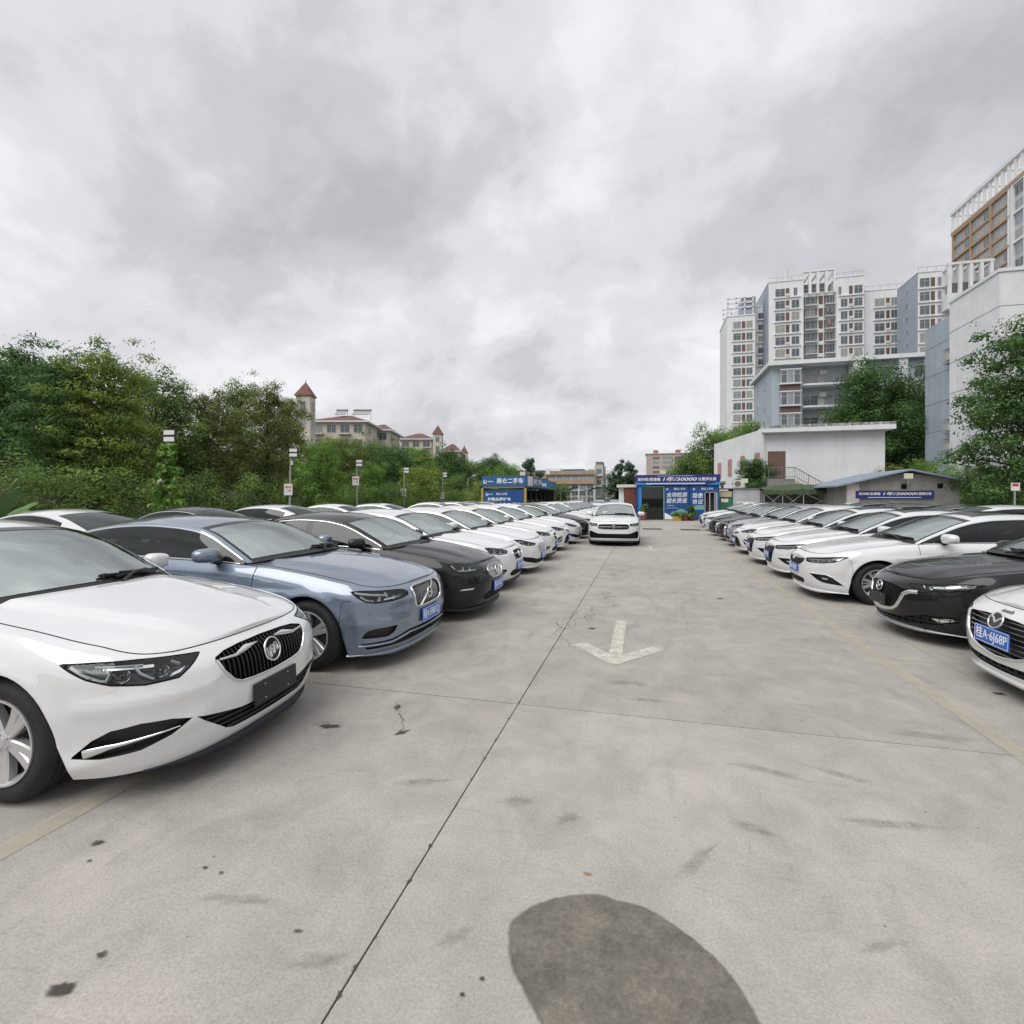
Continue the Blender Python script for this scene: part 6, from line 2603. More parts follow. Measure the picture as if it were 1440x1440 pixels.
    xr = np.linspace(B.xrr, B.xrd, 24)
    gr = .13
    A.grid(np.stack([B.roof(xr, g + 0 * xr) for g in np.linspace(0, gr, 4)], 1))
    xqa, xqb = sp['xQ'], sp['xQ'] + sp.get('q_lean', .25)
    fc = np.linspace(0, fw, 9)
    cols = []
    for t in np.linspace(0, 1, 14):
        x0 = xqa + (xqb - xqa) * fc / fw
        cols.append(B.side(x0 + (B.xrd - x0) * t, fc))
    A.grid(np.stack(cols, 0))
    put('roof', A.me('roof', paintmat, merge=True))

    def glass_part(nm, P, mt, both=True, flip=False, parent=None):
        A = Acc()
        A.grid(P, both=both, flip=flip)
        return put(nm, A.me(nm, mt, merge=True), parent)
    xw = np.linspace(B.xcs - .05, B.xh, 26)
    gg = np.concatenate([np.linspace(gp, .3, 6), np.linspace(.36, 1, 12)])
    glass_part('windscreen', np.stack([B.roof(xw, g + 0 * xw) for g in gg], 1), M['screen'])
    xk = np.linspace(B.xcs + .035, B.xcs - .055, 5)
    cowl = np.stack([B.roof(np.minimum(xk, B.xcs), g + 0 * xk) + np.array([1, 0, 0]) * np.maximum(xk - B.xcs, 0)[:, None] - np.array([0, 0, .004]) for g in np.linspace(0, 1, 14)], 1)
    glass_part('cowl', cowl, M['trim'])
    # dark border of the screen along its top and beside the pillars
    A = Acc()
    xb_ = np.linspace(B.xh + .07, B.xh, 5)
    A.grid(np.stack([B.roof(xb_, g + 0 * xb_) + np.array([.001, 0, .002]) for g in gg], 1))
    A.grid(np.stack([B.roof(xw, g + 0 * xw) + np.array([.001, 0, .002]) for g in np.linspace(gp, gp + .03, 3)], 1))
    put('screen_border', A.me('screen_border', M['gloss']))
    xw2 = np.linspace(B.xrr, B.xrd, 22)
    glass_part('rear_window', np.stack([B.roof(xw2, g + 0 * xw2) for g in np.concatenate([np.linspace(gr, .3, 5), np.linspace(.36, 1, 10)])], 1), M['tinted'])
    if sp.get('sunroof'):
        x0, x1 = sp['sunroof']
        xs_ = np.linspace(x0, x1, 16)
        glass_part('sunroof', np.stack([B.roof(xs_, g + 0 * xs_) + np.array([0, 0, .004]) for g in np.linspace(.26, 1, 12)], 1), M['gloss'])
    ff = np.linspace(.02, fw, 9)
    A = Acc()
    x0 = np.linspace(xB + .05, xB - .06, 5)
    A.grid(np.stack([B.side(x0, f_ + 0 * x0) for f_ in ff], 1))
    x0 = np.linspace(B.xcs - .02, B.xcs - sp.get('mirror_tri', .36), 12)
    A.grid(np.stack([B.side(x0, f_ + 0 * x0) for f_ in ff], 1))
    put('window_pillar', A.me('window_pillar', M['gloss'], merge=True))
    for sd in (1, -1):
        for k in (0, 1):
            if k == 0:
                xs_ = np.linspace(B.xcs - sp.get('mirror_tri', .36), xB + .05, 20)
                P3 = np.stack([B.side(xs_, f_ + 0 * xs_) for f_ in ff], 1)
            else:
                P3 = []
                for t in np.linspace(0, 1, 22):
                    xe_ = xqa + (xqb - xqa) * ff / fw
                    P3.append(B.side(xB - .06 + (xe_ - xB + .06) * t, ff))
                P3 = np.stack(P3, 0)
            P3 = P3 * np.array([1, sd, 1])
            glass_part('side_window', P3, M['tinted'], both=False, flip=sd < 0)
    # bright or black moulding round the side windows
    xl = np.linspace(B.xcs - .06, xqb, 60)
    pts_ = B.side(xl, fw + 0 * xl)
    nn = np.cross(np.gradient(pts_, axis=0), B.side(xl, fw - .05 + 0 * xl) - pts_)
    nn /= np.maximum(np.linalg.norm(nn, axis=1, keepdims=True), 1e-9)
    nn *= np.where(nn[:, 1:2] < 0, -1, 1)
    xl2 = np.linspace(B.xcs - .06, xqa, 60)
    pt2 = B.side(xl2, .015 + 0 * xl2)
    fq = np.linspace(.015, fw, 9)
    xe_ = xqa + (xqb - xqa) * fq / fw
    for sd in (1, -1):
        g3 = np.array([1, sd, 1.0])
        A = Acc()
        A.sweep(pts_ * g3, nn * g3, .020, .006)
        A.sweep(pt2 * g3, np.tile([0, .95, .3], (60, 1)) * g3, .020, .006)
        A.sweep(B.side(xe_, fq) * g3, np.tile([-.2, .9, .3], (9, 1)) * g3, .018, .006)
        put('window_trim', A.me('window_trim', M[sp.get('dlo', 'chrome')]))

    # ------------------------------------------------ interior
    A = MB()
    ybl = hw - .13
    A.box((B.xrd + .1, -ybl, .30), (B.xcs + .25, ybl, .34))
    zbl = float(B.zt(np.array(B.xcs)))
    A.box((B.xcs - .10, -ybl, .34), (B.xcs + .28, ybl, zbl - .03))
    A.prism([(B.xcs + .10, -ybl), (B.xcs - .28, -ybl), (B.xcs - .28, ybl), (B.xcs + .10, ybl)], zbl - .22, [zbl - .01, zbl + .005, zbl + .005, zbl - .01])
    A.box((B.xrd + .05, -ybl, .5), (B.xrr + .15, ybl, zbl + .0))
    for sd in (1, -1):
        A.box((B.xrd + .1, sd * ybl - .01, .34), (B.xcs + .2, sd * ybl + .01, zbl - .02))
    put('dashboard', A.me('dashboard', M['dash']))
    A = MB()
    xs0 = B.xcs - 1.02
    for yy in (-.37, .37):
        A.box((xs0 - .02, yy - .25, .45), (xs0 + .48, yy + .25, .58))
        T_ = Matrix.Translation((xs0, yy, .55)) @ Matrix.Rotation(-.30, 4, 'Y')
        A.boxT(T_, (-.10, -.24, 0), (.02, .24, .62))
        A.boxT(T_, (-.08, -.13, .66), (.01, .13, .84))
        A.boxT(T_, (-.05, -.05, .6), (-.02, .05, .7))
    A.box((B.xrr + .25, -.60, .45), (B.xrr + .80, .60, .57))
    T_ = Matrix.Translation((B.xrr + .25, 0, .5)) @ Matrix.Rotation(-.35, 4, 'Y')
    A.boxT(T_, (-.10, -.60, 0), (.02, .60, .60))
    for yy in (-.37, .37):
        A.boxT(T_, (-.08, yy - .12, .60), (.0, yy + .12, .76))
    me = A.me('seats', M[sp.get('seat', 'seat')])
    so = put('seats', me)
    A = Acc()
    t = np.linspace(0, 2 * PI, 28, endpoint=False)
    c0 = np.array([B.xcs - .48, .37, .93])
    ex_, ey_ = np.array([.42, 0, .9]), np.array([0, 1.0, 0])
    nx_ = np.cross(ex_, ey_)
    ringp = c0 + .185 * (np.cos(t)[:, None] * ex_ + np.sin(t)[:, None] * ey_)
    A.sweep(ringp, np.tile(nx_ / np.linalg.norm(nx_), (28, 1)), .03, .02, closed=True)
    A.sweep(np.stack([c0 - ey_ * .17, c0, c0 + ey_ * .17]), np.tile([0.0, 0, 1], (3, 1)), .05, .03)
    put('steering_wheel', A.me('steering_wheel', M['trim']))
    A = MB()
    pm = B.roof(np.array(B.xh + .10), np.array(1.0))
    A.boxT(Matrix.Translation(tuple(pm)) @ Matrix.Rotation(.2, 4, 'Y'), (-.05, -.11, -.10), (-.02, .11, -.035))
    A.boxT(Matrix.Translation(tuple(pm)), (-.05, -.06, -.05), (.0, .06, -.006))
    put('inner_mirror', A.me('inner_mirror', M['trim']))
    # ------------------------------------------------ floor and wheel wells
    A = MB()
    A.box((-Lc + .25, -.58, .15), (-.22, .58, .42))
    A.box((B.axles[0] + B.Ra * .9, -hw + .22, .16), (-.42, hw - .22, .30))
    A.box((B.axles[1] + B.Ra + .04, -hw + .06, .16), (B.axles[0] - B.Ra - .04, hw - .06, .34))
    for xa_ in B.axles:
        for sd in (1, -1):
            n = 16
            for i in range(n):
                a0, a1 = PI * i / n, PI * (i + 1) / n
                r = B.Ra + .004
                y0, y1 = sd * (hw - .045), sd * .55
                q = [(xa_ + r * math.cos(a0), y0, B.zw + r * math.sin(a0)), (xa_ + r * math.cos(a1), y0, B.zw + r * math.sin(a1)),
                     (xa_ + r * math.cos(a1), y1, B.zw + r * math.sin(a1)), (xa_ + r * math.cos(a0), y1, B.zw + r * math.sin(a0))]
                A.add(q, [(0, 1, 2, 3)])
    put('underbody', A.me('underbody', M['trim']))

    # ------------------------------------------------ wheels
    drum, tyre, rim = get_wheel(B.R, sp.get('wheel', 'twin'), M[sp.get('rim', 'rim')])
    for xa_ in B.axles:
        for sd in (1, -1):
            w_ = put('wheel', drum, None, (xa_, sd * (hw - .135), B.R), (0, random.uniform(0, 1.2), 0) if sd > 0 else (0, random.uniform(0, 1.2), PI))
            link('tyre', tyre, w_)
            link('rim', rim, w_)

    # ------------------------------------------------ mirrors
    for sd in (1, -1):
        u, w_ = np.meshgrid(np.linspace(0, 2 * PI, 25), np.linspace(-PI / 2, PI / 2, 15), indexing='ij')

        def sp_(a, p):
            return np.sign(a) * np.abs(a) ** p
        cx = sp_(np.cos(w_), .6) * sp_(np.cos(u), .7)
        cy = sp_(np.cos(w_), .6) * sp_(np.sin(u), .6)
        czz = sp_(np.sin(w_), .65)
        x = np.where(cx > 0, cx * .095, cx * .045)
        taper = 1 - .22 * (cy * .5 + .5)
        P3 = np.stack([x - .035 * (cy * .5 + .5), cy * .128, czz * .082 * taper], -1)
        yb, zb = B.belt(np.array(B.xcs - .30))
        m0 = (B.xcs - .33, sd * (float(yb) + .155), float(zb) + .085)
        P3 = P3 * np.array([1, sd, 1])
        A = Acc()
        A.grid(P3, both=False, flip=sd < 0)
        mo = put('door_mirror', A.me('door_mirror', M[sp['mirror']] if sp.get('mirror') else paintmat, merge=True), None, m0)
        A = MB()
        A.tube([(.0, sd * -.06, -.055), (.02, sd * -.14, -.085), (.03, sd * -.21, -.085)], [.03, .028, .034], 8)
        me = A.me('mirror_arm', M['trim'], True)
        put('mirror_arm', me, mo)
    # ------------------------------------------------ wipers
    for (y0, y1) in ((.10, .66), (-.56, .06)):
        ys_ = np.linspace(y0, y1, 12)
        yr0 = float(B.side(np.array(B.xcs - .1), np.array(1.0))[1])
        g = 1 - np.abs(ys_) / yr0
        xx = B.xcs - .045 - .03 * (ys_ - y0) / (y1 - y0)
        pp = B.roof(xx, g) + np.array([.006, 0, .012])
        A = Acc()
        A.sweep(pp, np.tile([.4, 0, .9], (12, 1)), .016, .016)
        pa = np.stack([B.roof(np.array(B.xcs - .01), np.array(g[0])) + np.array([.03, .0, .01]), (pp[3] + pp[4]) / 2 + np.array([.012, 0, .014]), pp[7] + np.array([0, 0, .012])])
        A.sweep(pa, np.tile([.4, 0, .9], (3, 1)), .022, .014)
        put('wiper', A.me('wiper', M['trim']))

    # ------------------------------------------------ lamps
    lp_ = sp['lamp']
    for sd in (1, -1):
        sgn = np.array([1, sd, 1])

        def P2(vf, sd=sd, sgn=sgn):
            v_, f_ = vf
            return v_ * sgn, ([tuple(q) for q in f_] if sd > 0 else [tuple(q)[::-1] for q in f_])
        A = Acc()
        A.add(*P2(patch(lp_['poly'], -.052)))
        hl = put('headlight', A.me('headlight', M['gloss']))
        A = Acc()
        A.add(*P2(patch(lp_['poly'], .0015)))
        put('lens_cover', A.me('lens_cover', M['lens']), hl)
        A = Acc()
        for (path, w, off) in lp_.get('drl', ()):
            pp, nn = line3(path, off)
            A.sweep(pp * sgn, nn * sgn, w, .012)
        if A.n:
            put('light_strip', A.me('light_strip', M['lampwhite']), hl)
        A = Acc()
        for (a, b, r) in lp_.get('bulbs', ()):
            c0 = B.P(np.array(a), np.array(b)) - B.Nn(np.array(a), np.array(b)) * .03
            dirn = np.array([.92, .30, 0])
            dirn = dirn / np.linalg.norm(dirn)
            e1 = np.cross([0, 0, 1.0], dirn)
            e2 = np.cross(dirn, e1)
            t = np.linspace(0, 2 * PI, 21)
            ringz = []
            for rq, dq in ((1.0, .012), (.9, .006), (.78, -.015), (.6, -.008), (.35, .004), (.0, .008)):
                ringz.append(c0 + r * rq * (np.cos(t)[:, None] * e1 + np.sin(t)[:, None] * e2) + dirn * dq)
            A.grid(np.stack(ringz, 1) * sgn, both=False, flip=sd > 0)
        for (poly, off) in lp_.get('chrome', ()):
            A.add(*P2(patch(poly, off)))
        if A.n:
            put('lamp_reflector', A.me('lamp_reflector', M['reflector'], sharp=35), hl)
        if lp_.get('edge'):
            A = Acc()
            pp, nn = line3(lp_['poly'], 0.0, .02, True)
            A.sweep(pp * sgn, nn * sgn, .010, .002, closed=True)
            put('lamp_seal', A.me('lamp_seal', M['gap']), hl)
        # tail lamps
        e_ = B.end
        z1 = float(B.zt(np.array(-Lc))) - .10
        tp = rounded([(e_ - .42, z1 + .02), (e_ - .62, z1 + .04), (e_ - 1.05, z1 - .01), (e_ - .98, z1 - .13), (e_ - .42, z1 - .12)], .2)
        A = Acc()
        A.add(*P2(patch(tp, .004)))
        put('tail_lamp', A.me('tail_lamp', M['tail']))

    # ------------------------------------------------ grilles, intakes, chrome of the nose
    for g in sp.get('grilles', ()):
        A = Acc()
        v_, f_ = patch(g['full'], g.get('back', -.045))
        A.add(v_, f_)
        go = put('grille', A.me('grille', M['trim']))
        A = Acc()
        q = np.array(g['full'])
        lo, hi = q.min(0), q.max(0)
        st = g.get('step', .03)
        bars = []
        pat = g.get('pattern')
        if pat == 'vertical':
            bars = [((a, lo[1] - .1), (0, 1)) for a in np.arange(-round(hi[0] / st) * st, hi[0], st)]
        elif pat == 'horizontal':
            bars = [((lo[0] - .1, b), (1, 0)) for b in np.arange(lo[1] + st * .6, hi[1] - .004, st)]
        elif pat == 'mesh':
            for a in np.arange(lo[0] - 1, hi[0] + 1, st):
                bars += [((a, lo[1]), (.8, .6)), ((a, lo[1]), (-.8, .6))]
        elif pat == 'bricks':
            bars = [((lo[0] - .1, b), (1, 0)) for b in np.arange(lo[1] + st * .5, hi[1], st)]
            bars += [((a, lo[1] - .1), (0, 1)) for a in np.arange(-round(hi[0] / (st * 2)) * st * 2, hi[0], st * 2)]
        for p0, d in bars:
            for t0, t1 in clip_line(g['full'], p0, d):
                if t1 - t0 < .012:
                    continue
                pp, nn = line3([(p0[0] + d[0] * t0, p0[1] + d[1] * t0), (p0[0] + d[0] * t1, p0[1] + d[1] * t1)], g.get('bar_off', -.02), .04)
                A.sweep(pp, nn, g.get('bar_w', .010), g.get('bar_h', .018))
        if A.n:
            put('grille_bars', A.me('grille_bars', M[g.get('bar', 'trim')]), go)
        if g.get('frame'):
            A = Acc()
            path = g.get('frame_path') or g['full']
            pp, nn = line3(path, .0, .02, not g.get('frame_path'))
            A.sweep(pp, nn, g['frame'], .012, closed=not g.get('frame_path'))
            put('grille_frame', A.me('grille_frame', M[g.get('frame_mat', 'chrome')]), go)
    for it in sp.get('strips', ()):                          # mouldings on both sides
        pp, nn = line3(it['path'], it.get('off', 0.0))
        ww = it['w']
        if isinstance(ww, (list, tuple)):
            ww = np.interp(np.linspace(0, 1, len(pp)), np.linspace(0, 1, len(ww)), ww)
        for sd in ((1,) if it.get('one') else (1, -1)):
            g3 = np.array([1, sd, 1.0])
            A = Acc()
            A.sweep(pp * g3, nn * g3, ww, it.get('h', .010))
            put(it['name'], A.me(it['name'], M[it.get('mat', 'chrome')]))
    for it in sp.get('patches', ()):                         # inserts on both sides
        pv, pf = patch(it['poly'], it.get('off', .003))
        for sd in (1, -1):
            A = Acc()
            A.add(pv * np.array([1, sd, 1]), pf if sd > 0 else [tuple(q)[::-1] for q in pf])
            put(it['name'], A.me(it['name'], M[it['mat']] if it.get('mat') != 'paint' else paintmat))
    # front lip
    lipc = sp.get('lip', 'trim')
    A = Acc()
    sl = np.linspace(0, min(sp.get('lip_end', 9), float(B.sx(B.axles[0] + B.Ra)) - .02), 60)
    zl = B.low(sl)
    pl, nl = B.P(sl, zl), B.Nn(sl, zl)
    fall = sp.get('lip_drop', .045)
    out = sp.get('lip_out', .02)
    fade = np.clip((sl[-1] - sl) / .5, .25, 1)[:, None]
    down = np.array([0, 0, -1.0])
    hn = nl * np.array([1, 1, 0])
    P3 = np.stack([pl - hn * .03 + np.array([0, 0, .012]), pl + hn * out * fade, pl + hn * (out + .012) * fade + down * .012, pl + hn * out * .8 * fade + down * fall * fade, pl - hn * .12 + down * fall * fade], 1)
    A.grid(P3, flip=True)
    put('front_lip', A.me('front_lip', M[lipc] if lipc != 'paint' else paintmat, merge=True))

    def frame_at(z, off=.0, tilt=None):
        p = B.P(np.array(0.0), np.array(z))
        n = B.Nn(np.array(0.0), np.array(z))
        th = math.atan2(n[2], n[0]) if tilt is None else tilt
        return (p[0] + n[0] * off, 0, z + n[2] * off), (0, -th, 0)
    # badge
    if sp.get('badge'):
        kind, z, r, off = sp['badge']
        A = badge_acc(kind, r)
        loc, rot = frame_at(z, off)
        bo = put('badge', A.me('badge', M['chrome']), None, loc, rot)
        if kind in ('shields', 'iron', 'wing', 'vw', 'ovals'):
            t = np.linspace(0, 2 * PI, 33)
            kx, kz = (.98, .82) if kind == 'wing' else ((.98, .66) if kind == 'ovals' else (.9, .9))
            disc = np.stack([np.stack([0 * t - .001, kx * r * q * np.cos(t), kz * r * q * np.sin(t)], -1) for q in (1.0, 0.0)], 1)
            A = Acc()
            A.grid(disc, both=False)
            put('badge_back', A.me('badge_back', M['gloss']), bo)
    # number plate
    if sp.get('plate'):
        kind, z, off, body = sp['plate']
        loc, rot = frame_at(z, off, sp.get('plate_tilt', .04))
        A = MB().box((-.006, -.22, -.07), (.004, .22, .07))
        po = put('number_plate', A.me('number_plate', M['plateb' if kind == 'black' else 'plate']), None, loc, rot)
        if kind == 'black':
            A = MB()
            for yy, z2 in ((-.12, .045), (.12, .045), (-.12, -.045), (.12, -.045)):
                A.tube([(.003, yy, z2), (.007, yy, z2)], .006, 8)
            put('screw', A.me('screw', M['satin']), po)
        else:
            A = MB()
            for a, b in (((.004, -.216, .062), (.0052, .216, .066)), ((.004, -.216, -.066), (.0052, .216, -.062)), ((.004, -.216, -.062), (.0052, -.212, .062)), ((.004, .212, -.062), (.0052, .216, .062))):
                A.box(a, b)
            put('plate_border', A.me('plate_border', M['platew']), po)
            me = text_me(body, M['platew'], .098, .0012, bold=.0012)
            o = put('lettering', me, po, (.0050, 0, 0), (PI / 2, 0, PI / 2))
            w_ = max(v_.co.x for v_ in me.vertices) - min(v_.co.x for v_ in me.vertices)
            o.scale = (min(1.0, .40 / w_), 1.08, 1)
    if sp.get('nose_text'):
        body, z, size = sp['nose_text']
        loc, rot = frame_at(z, .003)
        me = text_me(body, M['galvdark'], size, .004, bold=.002)
        o = put('lettering', me, None, loc, None)
        o.rotation_euler = (Matrix.Rotation(rot[1], 3, 'Y') @ Matrix(((0, 0, 1), (1, 0, 0), (0, 1, 0)))).to_euler()
    if sp.get('paper'):
        A = MB()
        c0 = B.roof(np.array(B.xcs - .14), np.array(.55)) - np.array([0, 0, .03])
        A.boxT(Matrix.Translation((c0[0], -c0[1], c0[2])) @ Matrix.Rotation(1.0, 4, 'Y'), (-.08, -.09, -.002), (.08, .09, .0))
        put('paper_note', A.me('paper_note', M['paper']))
    return root
# ------------------------------------------------------------------ the kinds of car in the two rows
def half_open(full_half, depth=.05):
    return dict(poly=full_half, depth=depth)


def base_sedan(**kw):
    sp = dict(
        L=4.90, W=1.86, fo=.93, wb=2.83, R=.335, nose=.80, nose_n=2.85, tail=.62,
        zt=[(0, .755), (-.25, .768), (-.6, .835), (-1.0, .90), (-1.5, .960), (-2.4, .995), (-3.6, 1.02), (-4.4, 1.02), (-4.9, .99)],
        df=[(.15, .11), (.22, .05), (.32, .015), (.46, .0), (.58, .012), (.68, .035), (.76, .07), (.9, .12)],
        ds=[(.15, .06), (.24, .03), (.36, .022), (.55, .0), (.68, .0), (.80, .012), (.92, .03), (1.05, .055)],
        dr=[(.2, .10), (.35, .02), (.6, .0), (.8, .03), (1.0, .05), (1.1, .07)],
        hood=[(-.05, .755), (-.2, .80), (-.45, .86), (-.8, .925), (-1.3, .995), (-1.6, 1.01)],
        deck=[(-4.0, 1.10), (-4.4, 1.075), (-4.75, 1.06), (-4.9, 1.02)],
        xcs=-1.52, xh=-2.30, xrr=-3.50, xrd=-4.42,
        rail=[(-1.50, .955), (-1.62, 1.025), (-1.85, 1.135), (-2.1, 1.25), (-2.3, 1.315), (-2.6, 1.365), (-2.95, 1.38), (-3.3, 1.355), (-3.7, 1.275), (-4.1, 1.14), (-4.42, 1.025)],
        crown=[(-1.52, .05), (-1.8, .065), (-2.3, .072), (-2.9, .078), (-3.5, .075), (-4.0, .07), (-4.42, .045)],
        shift=[(-1.52, .25), (-1.9, .18), (-2.3, .10), (-2.8, .0), (-3.5, -.06), (-4.42, -.16)],
        xA=-1.50, xB=-2.78, xC=-3.72, xQ=-3.86, q_lean=.02,
        creases=[(.74, .83, -.9, -4.7, .016, .028), (.36, .40, -1.35, -3.5, .016, .028)],
        hood_lines=[(-.1, .40, -1.4, .60, .016, .035)],
        wheel='twin', openings=[], grilles=[], strips=[], patches=[], bumper_z=.69,
        lamp_outer=1.05,
    )
    sp.update(kw)
    dx = sp.get('dxc', 0)
    if dx:                                                   # the cabin moved along the body
        for k in ('rail', 'crown', 'shift'):
            sp[k] = [(p[0] + dx, p[1]) for p in sp[k]]
        for k in ('xcs', 'xh', 'xrr', 'xrd', 'xB', 'xC', 'xQ'):
            sp[k] += dx
        sp['hood'] = [(p[0] + (dx if p[0] < -.7 else 0), p[1]) for p in sp['hood']]
    return sp


def add_grille(sp, half, **g):
    sp['openings'].append(dict(poly=half, depth=g.pop('depth', .05)))
    g['full'] = mirror_full(half)
    if g.pop('framehalf', None):
        pass
    sp['grilles'].append(g)


def up(path, dz):
    return [(p[0], p[1] + dz) for p in path]


def set_lamp(sp, poly, dz=.022, **k):
    """lamps of the nose, dz lifts them towards the bonnet edge"""
    poly = up(poly, dz)
    for key in ('drl', 'chrome'):
        k[key] = [(up(a[0], dz),) + tuple(a[1:]) for a in k.get(key, ())]
    k['bulbs'] = [(a, b + dz, r) for a, b, r in k.get('bulbs', ())]
    sp['openings'].append(dict(poly=poly, depth=.055))
    sp['lamp'] = dict(poly=poly, **k)
    sp['lamp_outer'] = max(p[0] for p in poly) - .02


def pocket(sp, poly, name='fog_pocket', mat='trim', depth=.05):
    """a dark opening on both sides of the nose"""
    sp['openings'].append(dict(poly=poly, depth=depth))
    sp['patches'].append(dict(poly=poly, off=-depth + .004, mat=mat, name=name))


def spec_chromewing():
    """large sedan with a hexagonal grille split by chrome wings"""
    sp = base_sedan(fo=1.02, W=1.89, dxc=-.09, nose=.86, nose_n=3.0,
                    zt=[(0, .782), (-.25, .79), (-.6, .848), (-1.0, .918), (-1.6, .985), (-2.5, 1.02), (-3.7, 1.035), (-4.4, 1.03), (-4.9, .99)],
                    hood=[(-.05, .782), (-.2, .824), (-.45, .888), (-.8, .955), (-1.3, 1.03), (-1.6, 1.045)],
                    rail=[(-1.50, .97), (-1.62, 1.055), (-1.85, 1.19), (-2.1, 1.312), (-2.3, 1.38), (-2.6, 1.43), (-2.95, 1.445), (-3.3, 1.42), (-3.7, 1.335), (-4.1, 1.18), (-4.42, 1.04)])
    dz = .026
    half = [(0, .722), (.22, .718), (.36, .708), (.445, .688), (.455, .668), (.42, .610), (.355, .535), (.30, .510), (.20, .500), (0, .492)]
    half = up(half, dz)
    fp = [(.448, .672), (.42, .610), (.355, .535), (.30, .510), (.20, .500), (0, .492)]
    fp = up(fp, dz)
    add_grille(sp, half, pattern='vertical', step=.036, bar='gloss', bar_w=.014, bar_h=.030, bar_off=-.04, frame=.014, back=-.055,
               frame_path=[(-p[0], p[1]) for p in fp[:-1]] + fp[::-1])
    lamp = [(.515, .712), (.63, .650), (.68, .622), (.84, .616), (1.00, .634), (1.12, .668), (1.21, .708), (1.28, .742), (1.12, .744), (.90, .736), (.70, .724)]
    set_lamp(sp, lamp, .046, edge=1,
             drl=[([(1.22, .730), (1.15, .690), (1.06, .655), (1.02, .650)], .020, -.014), ([(1.05, .716), (1.02, .690), (1.03, .655)], .012, -.02), ([(1.10, .728), (.96, .722), (.86, .716)], .010, -.02),
                  ([(.90, .714), (.87, .680), (.80, .640)], .014, -.02), ([(.70, .712), (.65, .69)], .010, -.02)],
             bulbs=[(.96, .680, .036), (.76, .682, .036)],
             chrome=[([(.80, .715), (1.06, .726), (1.06, .712), (.80, .702)], -.022), ([(.62, .68), (.70, .66), (.72, .64), (.66, .655)], -.03)])
    lower = [(0, .360), (.30, .372), (.50, .405), (.60, .428), (.55, .385), (.40, .280), (.34, .262), (0, .255)]
    add_grille(sp, lower, pattern='horizontal', step=.035, bar='trim', bar_w=.014, back=-.05)
    pocket(sp, [(.62, .430), (.72, .452), (.86, .458), (1.00, .435), (1.10, .385), (1.20, .305), (1.21, .290), (1.05, .288), (.86, .312), (.72, .365)], depth=.06)
    sp['strips'] += [dict(name='chrome_wing', path=up([(.085, .690), (.19, .690), (.30, .668), (.43, .672)], dz), w=[.008, .044, .018, .014], off=-.006, h=.014),
                     dict(name='fog_strip', path=[(.68, .402), (.84, .378), (1.02, .345), (1.15, .310)], w=[.010, .016, .026, .060], off=-.012, h=.012)]
    sp['ridges'] = [(.50, .585, 1.15, .56, .012, .05), (.56, .42, 1.2, .24, .014, .05)]
    sp['hood_lines'] = [(-.15, .36, -1.45, .58, .026, .035)]
    sp.update(badge=('shields', .648, .084, .010), plate=('black', .412, .016, ''), handle='chrome', wheel='five', R=.345, lip='navy_trim', lip_out=.03, lip_drop=.05, lip_end=.86, no_fender_gap=1)
    return sp


